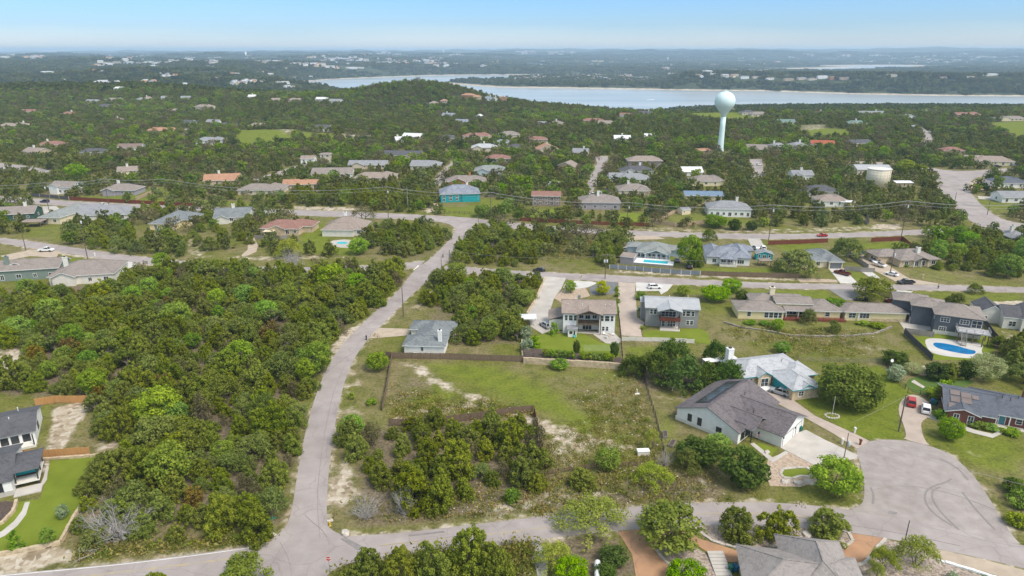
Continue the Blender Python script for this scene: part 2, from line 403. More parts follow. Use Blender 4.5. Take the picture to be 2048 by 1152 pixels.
# --- painted ground zones: g = lush grass, b = bare limestone, l = leaf litter / brown soil
ZONES = [
 ('g', [(840, 722), (1000, 730), (1100, 770), (1150, 810), (1210, 840), (1180, 870), (1100, 835), (1010, 800), (930, 765), (850, 745)], 5, .75),
 ('g', [(1000, 735), (1240, 740), (1270, 760), (1180, 765), (1100, 755)], 4, .5),
 ('g', [(770, 820), (830, 790), (900, 780), (940, 800), (860, 815), (790, 832)], 3, .7), ('g', [(865, 760), (890, 775), (890, 790), (860, 785)], 2, .7),
 ('b', [(800, 722), (850, 733), (880, 752), (905, 772), (960, 790), (1000, 812), (985, 820), (930, 795), (880, 775), (850, 760)], 2.5, .7),
 ('b', [(780, 838), (820, 822), (880, 812), (960, 797), (985, 808), (900, 825), (850, 835), (785, 850)], 2.5, .7),
 ('b', [(1000, 818), (1080, 835), (1180, 870), (1260, 890), (1290, 905), (1230, 900), (1120, 880), (1060, 850)], 3, .75),
 ('b', [(1090, 860), (1180, 870), (1190, 900), (1150, 930), (1095, 935)], 3, .55),
 ('l', [(1000, 745), (1240, 760), (1280, 800), (1270, 860), (1200, 830), (1120, 790)], 8, .3), ('l', [(790, 735), (870, 760), (880, 800), (790, 820)], 4, .5),
 ('b', [(655, 990), (690, 910), (700, 930), (720, 990), (690, 1010), (660, 1010)], 2, .85), ('b', [(690, 790), (720, 790), (735, 830), (700, 850), (680, 830)], 3, .4),
 ('b', [(662, 700), (680, 668), (700, 655), (748, 645), (700, 690), (668, 715)], 1.5, 1.0), ('b', [(705, 740), (725, 760), (715, 800), (700, 800)], 2, .5),
 ('b', [(0, 1106), (125, 1096), (150, 1118), (0, 1150)], 2, 1.2), ('l', [(150, 1090), (260, 1090), (270, 1112), (160, 1120)], 4, .5),
 ('l', [(700, 860), (1080, 830), (1110, 1000), (1280, 960), (1440, 930), (1440, 1000), (1100, 1025), (720, 1060)], 4, .8),
 ('b', [(940, 1010), (1010, 1000), (1140, 965), (1200, 965), (1240, 990), (1110, 1015), (950, 1040)], 3, .55), ('b', [(1160, 965), (1280, 960), (1260, 985), (1180, 990)], 3, .45),
 ('b', [(1000, 880), (1040, 860), (1060, 930), (1020, 960)], 4, .4), ('b', [(820, 870), (870, 850), (880, 880), (840, 900)], 3, .5), ('b', [(1360, 950), (1440, 960), (1420, 990), (1370, 980)], 3, .4),
 ('g', [(655, 1050), (700, 1058), (900, 1045), (1100, 1020), (1400, 1000), (1640, 1000), (1700, 1012), (1536, 1003), (1300, 1010), (1020, 1038), (800, 1066), (700, 1070)], 2, .65),
 ('l', [(780, 1035), (960, 1015), (950, 1045), (800, 1055)], 3, .5),
 ('b', [(0, 705), (40, 700), (50, 740), (0, 768)], 4, 1.1), ('b', [(110, 815), (175, 800), (180, 820), (150, 850), (120, 905), (95, 905), (105, 850)], 2, 1.1),
 ('g', [(75, 810), (115, 805), (100, 850), (95, 905), (75, 890)], 2, .6), ('b', [(180, 885), (240, 880), (235, 905), (190, 905)], 3, .6),
 ('b', [(30, 915), (100, 915), (100, 945), (40, 940)], 1, .9),
 ('l', [(0, 580), (600, 545), (780, 560), (600, 760), (560, 1040), (160, 1085), (230, 900), (180, 800), (0, 790)], 6, .9),
 ('l', [(850, 600), (890, 560), (1080, 560), (1040, 690), (910, 690), (850, 640)], 5, .6), ('b', [(840, 590), (870, 575), (850, 620), (815, 630)], 3, .5),
 ('b', [(50, 490), (180, 508), (330, 528), (330, 536), (160, 515), (40, 500)], 1.5, .7), ('b', [(150, 490), (230, 505), (290, 505), (200, 490)], 4, .5), ('g', [(30, 455), (120, 450), (150, 455), (130, 490), (60, 475)], 3, .5),
 ('g', [(150, 400), (330, 406), (560, 414), (560, 408), (330, 396), (160, 392)], 2, .8), ('g', [(210, 393), (330, 372), (350, 390), (270, 398)], 3, .7), ('b', [(350, 480), (420, 475), (420, 520), (380, 520)], 5, .45),
 ('g', [(102, 518), (160, 515), (225, 528), (200, 545), (80, 560)], 2, .8), ('g', [(225, 545), (262, 540), (255, 570), (222, 572)], 2, .8),
 ('g', [(600, 470), (650, 440), (660, 480), (740, 500), (700, 512), (600, 505)], 2, .9), ('b', [(430, 515), (520, 510), (680, 512), (700, 516), (520, 522)], 2, .5),
 ('b', [(580, 412), (690, 414), (760, 420), (690, 422), (590, 419)], 2, .7), ('b', [(845, 422), (868, 405), (880, 410), (860, 428)], 1, .8), ('g', [(870, 415), (960, 410), (1000, 425), (980, 438), (890, 432)], 2, .7), ('g', [(960, 395), (1030, 400), (1020, 420), (960, 415)], 2, .7),
 ('l', [(780, 500), (850, 485), (905, 455), (912, 470), (870, 515), (810, 522)], 3, .5), ('b', [(800, 500), (860, 492), (830, 512)], 3, .4),
 ('g', [(1050, 420), (1110, 418), (1110, 435), (1050, 435)], 2, .9), ('g', [(1230, 425), (1300, 425), (1300, 445), (1240, 448)], 2, .7), ('g', [(1330, 430), (1410, 420), (1500, 440), (1500, 450), (1330, 447)], 2, .55),
 ('b', [(1258, 453), (1420, 458), (1536, 458), (1700, 452), (1800, 450), (1800, 462), (1536, 467), (1270, 461)], 1.5, .42), ('b', [(1745, 448), (1800, 448), (1800, 458), (1750, 458)], 2, .9), ('l', [(1740, 420), (1790, 420), (1800, 445), (1745, 440)], 3, .6),
 ('l', [(1100, 480), (1180, 480), (1180, 540), (1060, 540)], 6, .35), ('g', [(1390, 535), (1600, 535), (1600, 546), (1390, 546)], 2, .75), ('g', [(1300, 505), (1350, 505), (1360, 535), (1310, 535)], 2, .8),
 ('g', [(1545, 487), (1640, 485), (1660, 505), (1580, 510)], 2, .8), ('g', [(1690, 490), (1800, 483), (1820, 495), (1760, 500)], 2, .8), ('b', [(1255, 475), (1275, 472), (1265, 500), (1240, 500)], 2, .8),
 ('b', [(1224, 545), (1400, 556), (1600, 563), (1600, 557), (1400, 549), (1230, 539)], 1.5, .55), ('b', [(1590, 555), (1670, 558), (1680, 565), (1600, 564)], 1, .6),
 ('g', [(1800, 540), (1860, 535), (1960, 560), (2048, 572), (1900, 568), (1820, 555)], 2, .45), ('g', [(1690, 538), (1716, 540), (1740, 560), (1712, 562)], 1, .8),
 ('g', [(1340, 578), (1540, 580), (1650, 580), (1680, 600), (1600, 600), (1480, 590), (1350, 590)], 2, .8), ('g', [(1810, 582), (2048, 588), (2048, 605), (1900, 600), (1820, 592)], 2, .55),
 ('g', [(1400, 600), (1480, 610), (1480, 640), (1440, 650), (1400, 650)], 3, .4), ('g', [(1440, 640), (1780, 640), (1780, 655), (1680, 668), (1500, 660)], 3, .5), ('g', [(1245, 690), (1380, 690), (1380, 735), (1250, 735)], 3, .75),
 ('b', [(1690, 690), (1760, 685), (1780, 700), (1720, 710)], 5, .3), ('l', [(1440, 660), (1800, 660), (1850, 720), (1620, 720), (1440, 700)], 8, .25),
 ('g', [(1580, 790), (1640, 750), (1760, 730), (1830, 790), (1795, 830), (1810, 880), (1730, 880), (1640, 830)], 2, 1.1), ('g', [(1300, 800), (1360, 840), (1350, 900), (1320, 880)], 3, .6), ('b', [(1300, 790), (1380, 780), (1370, 810), (1310, 820)], 4, .35),
 ('g', [(1840, 850), (1900, 860), (2048, 880), (2048, 960), (1960, 940), (1900, 905), (1855, 880)], 4, .7), ('b', [(1900, 890), (1980, 880), (1960, 930), (1930, 920)], 4, .3),
 ('l', [(1990, 960), (2048, 960), (2048, 1080), (2010, 1040)], 4, .4), ('b', [(1940, 945), (2000, 960), (1990, 975)], 2, .4),
 ('g', [(1990, 655), (2048, 660), (2048, 640), (1995, 640)], 2, .9), ('b', [(2000, 662), (2048, 668), (2048, 690), (2010, 690)], 3, .5), ('b', [(1950, 605), (2048, 600), (2048, 610), (1960, 620)], 2, .8),
 ('b', [(1830, 735), (1880, 725), (1880, 745), (1840, 752)], 2, .7), ('l', [(1240, 735), (1500, 730), (1490, 790), (1290, 780)], 4, .8),
 ('g', [(1935, 390), (2040, 400), (2048, 420), (1990, 430)], 3, .5), ('b', [(1930, 360), (1975, 362), (1975, 385), (1935, 380)], 2, .7), ('g', [(1950, 365), (1990, 368), (1975, 373), (1950, 370)], 1, 1.0),
 ('b', [(1100, 1080), (1040, 1100), (1060, 1152), (1110, 1152)], 3, .5), ('l', [(1110, 1075), (1230, 1075), (1290, 1152), (1110, 1160)], 2, 1.0), ('l', [(640, 1152), (830, 1115), (1040, 1092), (1060, 1160)], 3, .6),
 ('g', [(478, 262), (520, 264), (570, 270), (590, 282), (560, 292), (500, 296), (470, 290)], 6, 1.3), ('g', [(590, 268), (660, 268), (680, 275), (610, 283)], 5, .9), ('b', [(540, 262), (600, 264), (585, 276), (560, 270)], 6, .5),
 ('b', [(680, 268), (750, 270), (745, 280), (690, 278)], 5, .7), ('g', [(1340, 228), (1430, 222), (1520, 226), (1530, 240), (1480, 245), (1400, 238)], 8, 1.3), ('g', [(1590, 262), (1640, 256), (1700, 258), (1710, 272), (1620, 280)], 8, .9), ('b', [(1600, 250), (1660, 248), (1650, 258), (1600, 262)], 6, .5),
 ('g', [(1965, 246), (2070, 242), (2070, 288), (2010, 276)], 8, 1.3), ('g', [(1895, 234), (1920, 233), (1925, 244), (1900, 243)], 6, 1.2), ('g', [(1340, 312), (1500, 316), (1500, 322), (1350, 320)], 4, .4), ('g', [(1160, 312), (1230, 312), (1225, 318), (1170, 318)], 4, .7),
]
OPEN = [[(1255, 462), (1850, 458), (1830, 505), (1690, 512), (1560, 520), (1264, 522)], [(-60, 480), (140, 494), (345, 522), (345, 556), (100, 560), (-60, 560)], [(60, 408), (295, 418), (295, 434), (60, 434)], [(570, 424), (910, 440), (900, 456), (570, 448)], [(1224, 535), (1600, 555), (2048, 575), (2048, 600), (1600, 580), (1224, 562)]]
CLEAR = []           # world polygons that trees stay out of (filled by roads, meadows, houses, yards)
for nm_, pl_, lv_, lb_ in ALL_ROADS: CLEAR.append((pl_, 1.5))
for ch_, pz_, fe_, vv_ in ZONES:
 if ch_ in 'gb' and vv_ >= .35: CLEAR.append((world_poly(pz_), 0.0))
CLEAR += [(world_poly(q), 0.0) for q in OPEN]
# --- the ground sheet
def ground_mesh():
 D = [-60.0]
 while D[-1] < 300: D.append(D[-1] + (1.0 if D[-1] > 70 else 5.0))
 while D[-1] < 27000: D.append(D[-1] * 1.005)
 D = np.array(D)
 az = np.arange(-1.5, 1.5001, .0065)
 X = az[None, :] * (D[:, None] + 75); Y = np.repeat(D[:, None], len(az), 1)
 nr, nc = X.shape
 x, y = X.ravel(), Y.ravel()
 z = hgt(x, y)
 me = bpy.data.meshes.new("ground")
 co = np.stack([x, y, z], 1).astype(np.float32)
 i = (np.arange(nr - 1)[:, None] * nc + np.arange(nc - 1)[None, :]).ravel()
 quads = np.stack([i, i + 1, i + nc + 1, i + nc], 1).astype(np.int32)
 me.vertices.add(len(co)); me.vertices.foreach_set("co", co.ravel())
 me.loops.add(quads.size); me.loops.foreach_set("vertex_index", quads.ravel())
 me.polygons.add(len(quads)); me.polygons.foreach_set("loop_start", np.arange(0, quads.size, 4, dtype=np.int32))
 me.polygons.foreach_set("use_smooth", np.ones(len(quads), bool))
 me.update()
 msk = np.zeros((len(co), 4), np.float32)
 ch = {'g': 0, 'b': 1, 'l': 2}
 for c, pz, fe, val in ZONES:
  w = world_poly(pz)
  xs = [p[0] for p in w]; ys = [p[1] for p in w]
  s = (x > min(xs) - fe * 2) & (x < max(xs) + fe * 2) & (y > min(ys) - fe * 2) & (y < max(ys) + fe * 2)
  if not s.any(): continue
  d = poly_dist(x[s], y[s], w); d = np.where(poly_in(x[s], y[s], w), d, -d)
  v = val * sstep(-fe, fe, d)
  msk[s, ch[c]] = np.maximum(msk[s, ch[c]], v)
 near = y < 520
 for nm, pl, lv, lb in ALL_ROADS:
  xs = [p[0] for p in pl]; ys = [p[1] for p in pl]
  s = near & (x > min(xs) - 4) & (x < max(xs) + 4) & (y > min(ys) - 4) & (y < max(ys) + 4)
  if s.any():
   d = poly_dist(x[s], y[s], pl)
   msk[s, 1] = np.maximum(msk[s, 1], .5 * (1 - sstep(.3, 2.2, d)))
 msk[:, 3] = sstep(330, 1100, y)
 at = me.color_attributes.new("mask", 'FLOAT_COLOR', 'POINT')
 at.data.foreach_set("color", msk.ravel())
 return me
def ground_material():
 m = bpy.data.materials.new("ground_scrub"); m.use_nodes = True
 N, L = m.node_tree.nodes, m.node_tree.links
 b = N["Principled BSDF"]; b.inputs["Roughness"].default_value = .95; b.inputs["Specular IOR Level"].default_value = .1
 t = N.new("ShaderNodeTexCoord"); V = t.outputs["Object"]
 def noise(s, d=5, r=.55):
  n = N.new("ShaderNodeTexNoise"); n.inputs["Scale"].default_value = s; n.inputs["Detail"].default_value = d; n.inputs["Roughness"].default_value = r
  L.new(V, n.inputs["Vector"]); return n.outputs["Fac"]
 def ramp(f, stops):
  r = N.new("ShaderNodeValToRGB"); e = r.color_ramp.elements
  e[0].position, e[0].color = stops[0][0], (*stops[0][1], 1); e[1].position, e[1].color = stops[-1][0], (*stops[-1][1], 1)
  for p, c in stops[1:-1]:
   k = e.new(p); k.color = (*c, 1)
  L.new(f, r.inputs[0]); return r.outputs[0]
 def mix(f, a, c):
  x = N.new("ShaderNodeMix"); x.data_type = 'RGBA'
  L.new(f, x.inputs[0]); L.new(a, x.inputs[6]); L.new(c, x.inputs[7]); return x.outputs[2]
 def mth(op, a, c, d=None):
  x = N.new("ShaderNodeMath"); x.operation = op
  for i, q in enumerate((a, c, d)):
   if q is None: continue
   if isinstance(q, (int, float)): x.inputs[i].default_value = q
   else: L.new(q, x.inputs[i])
  return x.outputs[0]
 def thr(mask, nz, lo=.42, hi=.62, k=.9):
  s = mth('MULTIPLY_ADD', nz, k, mth('ADD', mask, -.45 * k))
  r = N.new("ShaderNodeMapRange"); r.interpolation_type = 'SMOOTHSTEP'
  r.inputs["From Min"].default_value = lo; r.inputs["From Max"].default_value = hi
  L.new(s, r.inputs[0]); return mth('MULTIPLY', r.outputs[0], mth('MINIMUM', mth('MULTIPLY', mask, 6.0), 1.0))
 n1, n2, n3, n4 = noise(.045, 6), noise(.28, 6, .62), noise(1.5, 4, .65), noise(.012, 5)
 dry = ramp(n2, [(.25, (.095, .10, .033)), (.45, (.165, .152, .06)), (.58, (.225, .19, .095)), (.75, (.145, .138, .048))])
 grn = ramp(n2, [(.25, (.09, .11, .02)), (.5, (.145, .155, .03)), (.75, (.175, .165, .05))])
 base = mix(ramp(n1, [(.42, (0, 0, 0)), (.6, (1, 1, 1))]), dry, grn)
 spk = ramp(n3, [(.3, (.55, .55, .55)), (.5, (1, 1, 1)), (.72, (1.25, 1.2, 1.1))])
 mm = N.new("ShaderNodeMix"); mm.data_type = 'RGBA'; mm.blend_type = 'MULTIPLY'; mm.inputs[0].default_value = 1
 L.new(base, mm.inputs[6]); L.new(spk, mm.inputs[7]); base = mm.outputs[2]
 a = N.new("ShaderNodeAttribute"); a.attribute_name = "mask"
 s = N.new("ShaderNodeSeparateColor"); L.new(a.outputs["Color"], s.inputs[0])
 lush = ramp(n2, [(.25, (.105, .14, .016)), (.55, (.155, .19, .022)), (.78, (.205, .20, .05))])
 mm2 = N.new("ShaderNodeMix"); mm2.data_type = 'RGBA'; mm2.blend_type = 'MULTIPLY'; mm2.inputs[0].default_value = .7
 L.new(lush, mm2.inputs[6]); L.new(spk, mm2.inputs[7]); lush = mm2.outputs[2]
 lit = ramp(n3, [(.3, (.085, .068, .042)), (.5, (.165, .132, .085)), (.7, (.255, .21, .145))])
 vo = N.new("ShaderNodeTexVoronoi"); vo.inputs["Scale"].default_value = 1.1; L.new(V, vo.inputs["Vector"])
 sv = N.new("ShaderNodeSeparateColor"); L.new(vo.outputs["Color"], sv.inputs[0])
 bare = ramp(mth('MULTIPLY_ADD', sv.outputs[0], .5, mth('MULTIPLY', n2, .6)), [(.2, (.20, .155, .10)), (.42, (.36, .295, .21)), (.6, (.45, .385, .29)), (.85, (.56, .505, .42))])
 c = mix(thr(s.outputs[2], n2, .28, .95, 1.5), base, lit)
 c = mix(thr(s.outputs[0], n2, .25, .95, 1.2), c, lush)
 c = mix(thr(s.outputs[1], n2, .36, .78, 1.5), c, bare)
 fr = ramp(noise(.03, 8, .7), [(.3, (.025, .036, .018)), (.48, (.045, .06, .026)), (.6, (.07, .082, .038)), (.72, (.15, .135, .085))])
 inv = mth('SUBTRACT', 1.0, mth('MINIMUM', mth('ADD', s.outputs[0], s.outputs[1]), 1.0))
 c = mix(mth('MULTIPLY', a.outputs["Alpha"], inv), c, fr)
 g = N.new("ShaderNodeNewGeometry"); sz = N.new("ShaderNodeSeparateXYZ"); L.new(g.outputs["Position"], sz.inputs[0])
 zz = mth('MULTIPLY_ADD', noise(.02, 4), 4.0, sz.outputs["Z"])
 rr = N.new("ShaderNodeMapRange"); rr.inputs["From Min"].default_value = -54.0; rr.inputs["From Max"].default_value = -56.0; L.new(zz, rr.inputs[0])
 bank = ramp(noise(.05, 5), [(.35, (.36, .29, .21)), (.6, (.55, .48, .38))])
 c = mix(rr.outputs[0], c, bank)
 L.new(c, b.inputs["Base Color"])
 bp = N.new("ShaderNodeBump"); bp.inputs["Strength"].default_value = .9; bp.inputs["Distance"].default_value = .35
 L.new(mth('ADD', n3, mth('MULTIPLY', n2, .8)), bp.inputs["Height"]); L.new(bp.outputs[0], b.inputs["Normal"])
 return m
gme = ground_mesh(); gme.materials.append(ground_material())
tag(link("ground", gme), "scrubby hill country ground of dry grass, limestone and lawns", "ground", kind="structure")
wm = bpy.data.materials.new("lake_water"); wm.use_nodes = True
N_, L_ = wm.node_tree.nodes, wm.node_tree.links
b_ = N_["Principled BSDF"]; b_.inputs["Base Color"].default_value = (.34, .37, .385, 1); b_.inputs["Roughness"].default_value = .25; b_.inputs["IOR"].default_value = 1.33
t_ = N_.new("ShaderNodeTexCoord"); n_ = N_.new("ShaderNodeTexNoise"); n_.inputs["Scale"].default_value = .02; n_.inputs["Detail"].default_value = 6
L_.new(t_.outputs["Object"], n_.inputs["Vector"])
bp_ = N_.new("ShaderNodeBump"); bp_.inputs["Strength"].default_value = .06; bp_.inputs["Distance"].default_value = 1.0
L_.new(n_.outputs["Fac"], bp_.inputs["Height"]); L_.new(bp_.outputs[0], b_.inputs["Normal"])
m_ = N_.new("ShaderNodeMapping"); m_.inputs["Scale"].default_value = (.0016, .006, 1); n2_ = N_.new("ShaderNodeTexNoise"); n2_.inputs["Scale"].default_value = 1.0; n2_.inputs["Detail"].default_value = 5
L_.new(t_.outputs["Object"], m_.inputs[0]); L_.new(m_.outputs[0], n2_.inputs["Vector"])
r_ = N_.new("ShaderNodeValToRGB"); r_.color_ramp.elements[0].position, r_.color_ramp.elements[1].position = .35, .65
r_.color_ramp.elements[0].color, r_.color_ramp.elements[1].color = (.27, .31, .33, 1), (.38, .405, .415, 1)
L_.new(n2_.outputs["Fac"], r_.inputs[0]); L_.new(r_.outputs[0], b_.inputs["Base Color"])
w_ = MB(); w_.add([(-4500, 1250, LAKE_Z), (6000, 1250, LAKE_Z), (9000, 9400, LAKE_Z), (-2500, 9400, LAKE_Z)], [(0, 1, 2, 3)])
tag(w_.build("lake", wm), "calm grey blue lake winding between wooded bluffs", "lake", kind="structure")
# --- sheets laid on the ground
from mathutils.geometry import tessellate_polygon
def sheet(name, poly, m, lvl, label, cat=None, clear=True, smooth=0, world=False, kind="structure", pad=0.0, drape=False):
 w = list(poly) if world else world_poly(poly)
 if smooth: w = chaikin(w, smooth)
 n = len(w)
 if sum(w[i][0] * w[(i + 1) % n][1] - w[(i + 1) % n][0] * w[i][1] for i in range(n)) < 0: w = w[::-1]
 tris = tessellate_polygon([[Vector((a, b_, 0)) for a, b_ in w]])
 z = .012 * lvl
 me = bpy.data.meshes.new(name)
 vs = [(a, b_, z) for a, b_ in w] + [(a, b_, -.3) for a, b_ in w]
 fs = []
 for t in tris:
  p, q, r = t
  cr = (w[q][0] - w[p][0]) * (w[r][1] - w[p][1]) - (w[q][1] - w[p][1]) * (w[r][0] - w[p][0])
  fs.append((p, q, r) if cr > 0 else (p, r, q))
 fs += [(i, n + i, n + (i + 1) % n, (i + 1) % n) for i in range(n)]
 me.from_pydata(vs, [], fs); me.materials.append(m); me.update()
 o = tag(link(name, me), label, cat or name.replace('_', ' '), kind=kind)
 if clear: CLEAR.append((w, pad))
 return o
asph = mat("chip_seal", (.30, .262, .248), .92, .2, col2=(.375, .335, .318), scale=.22, detail=8, mix=(.32, .7), bump=.25, bscale=6)
def add_cracks(m, amount=.35):
 """dark tar-filled cracks and wheel-path streaks mixed into a road colour"""
 N, L = m.node_tree.nodes, m.node_tree.links
 b = N["Principled BSDF"]; src = b.inputs["Base Color"].links[0].from_socket
 t = N.new("ShaderNodeTexCoord")
 nn = N.new("ShaderNodeTexNoise"); nn.inputs["Scale"].default_value = .35; nn.inputs["Detail"].default_value = 4; L.new(t.outputs["Object"], nn.inputs["Vector"])
 ad = N.new("ShaderNodeMix"); ad.data_type = 'RGBA'; ad.blend_type = 'LINEAR_LIGHT'; ad.inputs[0].default_value = 1.2
 L.new(t.outputs["Object"], ad.inputs[6]); L.new(nn.outputs["Color"], ad.inputs[7])
 v = N.new("ShaderNodeTexVoronoi"); v.feature = 'DISTANCE_TO_EDGE'; v.inputs["Scale"].default_value = .16; L.new(ad.outputs[2], v.inputs["Vector"])
 r = N.new("ShaderNodeMapRange"); r.inputs["From Min"].default_value = .0; r.inputs["From Max"].default_value = .02; r.inputs["To Min"].default_value = 1 - amount; r.inputs["To Max"].default_value = 1
 L.new(v.outputs["Distance"], r.inputs[0])
 n2 = N.new("ShaderNodeTexNoise"); n2.inputs["Scale"].default_value = .06; n2.inputs["Detail"].default_value = 6; n2.inputs["Roughness"].default_value = .7; L.new(t.outputs["Object"], n2.inputs["Vector"])
 r2 = N.new("ShaderNodeMapRange"); r2.inputs["From Min"].default_value = .3; r2.inputs["From Max"].default_value = .7; r2.inputs["To Min"].default_value = .84; r2.inputs["To Max"].default_value = 1.12
 L.new(n2.outputs["Fac"], r2.inputs[0])
 mu = N.new("ShaderNodeMath"); mu.operation = 'MULTIPLY'; L.new(r.outputs[0], mu.inputs[0]); L.new(r2.outputs[0], mu.inputs[1])
 x = N.new("ShaderNodeMix"); x.data_type = 'RGBA'; x.blend_type = 'MULTIPLY'; x.inputs[0].default_value = 1
 L.new(src, x.inputs[6]); L.new(mu.outputs[0], x.inputs[7]); L.new(x.outputs[2], b.inputs["Base Color"])
add_cracks(asph, .16)
asph2 = mat("cul_de_sac_chip_seal", (.30, .262, .242), .92, .2, col2=(.37, .33, .308), scale=.5, detail=8, mix=(.32, .7), bump=.25, bscale=6); add_cracks(asph2, .1)
for nm_, pl_, lv_, lb_ in ALL_ROADS:
 sheet(nm_, pl_, asph2 if nm_ == "cul_de_sac" else asph, lv_, lb_, "road", clear=False, world=True)
yel = mat("faded_yellow_paint", (.44, .36, .21), .9, .2, col2=(.36, .32, .27), scale=.6, mix=(.4, .6))
wht = mat("road_white_paint", (.72, .71, .68), .8, .3)
dkas = mat("dark_patch_asphalt", (.20, .185, .178), .9, .2, col2=(.25, .235, .225), scale=.8)
def strip(name, px, w, m, lvl, label, cat, off=0.0, world=False):
 """a ribbon w metres wide along a pixel polyline"""
 c = px if world else resample(px)
 L, Rr = [], []
 for i, p in enumerate(c):
  a, b = c[max(i - 1, 0)], c[min(i + 1, len(c) - 1)]
  dx, dy = b[0] - a[0], b[1] - a[1]; l = math.hypot(dx, dy) or 1
  nx, ny = -dy / l, dx / l
  L.append((p[0] + nx * (off + w / 2), p[1] + ny * (off + w / 2))); Rr.append((p[0] + nx * (off - w / 2), p[1] + ny * (off - w / 2)))
 return sheet(name, L + Rr[::-1], m, lvl, label, cat, clear=False, world=True)
for off in (-.12, .12):
 strip("centre_line", [(120, 1159), (175, 1152), (300, 1138), (422, 1123), (500, 1112)], .14, yel, 4, "faded double yellow centre line left of the junction", "road marking", off)
 strip("centre_line", [(760, 1091), (880, 1079), (1024, 1064), (1119, 1052), (1264, 1036), (1349, 1030), (1424, 1027), (1536, 1027), (1620, 1034)], .12, yel, 4, "faded double yellow centre line right of the junction", "road marking", off)
strip("edge_line", [(0, 1152), (120, 1141), (250, 1128.5), (400, 1110), (505, 1095)], .14, wht, 4, "worn white edge line along the front road", "road marking")
sheet("stop_line", [(826, 541), (829, 540), (839, 531.5), (836, 531)], wht, 5, "white stop line where the left side street meets the long road", "road marking", clear=False)
sheet("road_patch", [(681, 1078), (690, 1075), (728, 1095), (716, 1101)], dkas, 5, "dark asphalt patch across the front road by the junction", "road patch", clear=False)
sheet("road_patch", [(816, 1070), (888, 1062), (890, 1065), (820, 1073)], dkas, 5, "long dark asphalt repair along the front road edge", "road patch", clear=False)
sheet("road_patch", [(1778, 1022), (1795, 1025), (1793, 1029), (1775, 1027)], dkas, 5, "small dark patch of broken asphalt at the mouth of the turning circle", "road patch", clear=False)
tyre = mat("tyre_mark", (.215, .195, .185), .9, .2, col2=(.255, .235, .22), scale=1.5)
for pts, lb in (([(1905, 1052), (1870, 1030), (1851, 1008), (1849, 985), (1866, 972), (1890, 966), (1903, 958)], "outer curved tyre mark on the turning circle"), ([(1918, 1060), (1886, 1030), (1864, 1000), (1864, 982), (1880, 974)], "inner curved tyre mark on the turning circle"),
    ([(1745, 1008), (1748, 990), (1741, 975)], "short tyre mark near the bright tree"), ([(1990, 1060), (1950, 1018), (1925, 985)], "straight tyre mark along the right of the turning circle"), ([(1936, 960), (1915, 935), (1880, 918)], "faint tyre mark near the far kerb of the turning circle")):
 strip("tyre_mark", pts, .35, tyre, 5, lb, "tyre mark")
seal = mat("crack_and_wire_dark", (.265, .235, .22), .9, .2, col2=(.32, .285, .27), scale=1.2)
for pts, wd, lb in (([(640, 1075), (634, 1000), (640, 930), (652, 850), (668, 780), (690, 730)], .10, "tar sealed crack along the middle of the long road"), ([(610, 1030), (625, 1045), (648, 1062), (660, 1090)], .12, "curved tar crack at the mouth of the long road"), ([(560, 1085), (580, 1120), (585, 1160)], .12, "tar crack crossing the front road at the junction"), ([(645, 752), (690, 715), (735, 690)], .14, "thin dark line crossing the long road below the cottage drive"), ([(760, 1092), (860, 1080), (960, 1066)], .10, "tar crack along the front road right of the junction"), ([(1560, 1030), (1660, 1044), (1800, 1066), (1920, 1092)], .12, "long seam between the front road and the turning circle"), ([(1722, 985), (1800, 968), (1900, 985), (1990, 1020)], .14, "pale seam arching over the turning circle")):
 strip("crack_and_wire_strip", pts, wd * .65, seal, 6, lb, "road crack")  # the strip below the cottage drive is an overhead wire laid flat
# --- trees: crowns of leaf clumps on real limbs
LM = {
 'juniper': leafmat("juniper_leaf", (0.063, 0.093, 0.024), (0.168, 0.204, 0.045), .2, .016),
 'oak': leafmat("live_oak_leaf", (0.063, 0.093, 0.030), (0.158, 0.195, 0.069), .2, .014),
 'grey_oak': leafmat("budding_oak_leaf", (.06, .06, .045), (.125, .12, .085), .2, .02),
 'bright': leafmat("bright_leaf", (.065, .15, .008), (.18, .32, .015), .12, .02),
 'mid': leafmat("broad_leaf", (0.068, 0.128, 0.027), (0.180, 0.270, 0.057), .22, .03),
 'mesquite': leafmat("feathery_leaf", (0.112, 0.165, 0.038), (0.270, 0.345, 0.098), .15, .02),
 'lime': leafmat("lime_leaf", (.21, .25, .008), (.33, .36, .012), .05, .0),
 'silver': leafmat("silver_leaf", (0.180, 0.240, 0.128), (0.405, 0.465, 0.270), .1, .01),
 'blue': leafmat("blue_green_leaf", (0.105, 0.165, 0.135), (0.240, 0.330, 0.285), .1, .01),
 'dark': leafmat("dark_leaf", (0.027, 0.054, 0.018), (0.083, 0.128, 0.038), .2, .02),
 'russet': leafmat("russet_leaf", (.085, .065, .025), (.17, .135, .05), .15, .015),
}
bark = mat("bark", (.105, .085, .07), .95, .1, col2=(.17, .145, .12), scale=4)
dead = mat("dead_wood", (.30, .28, .265), .95, .1, col2=(.42, .40, .385), scale=3)
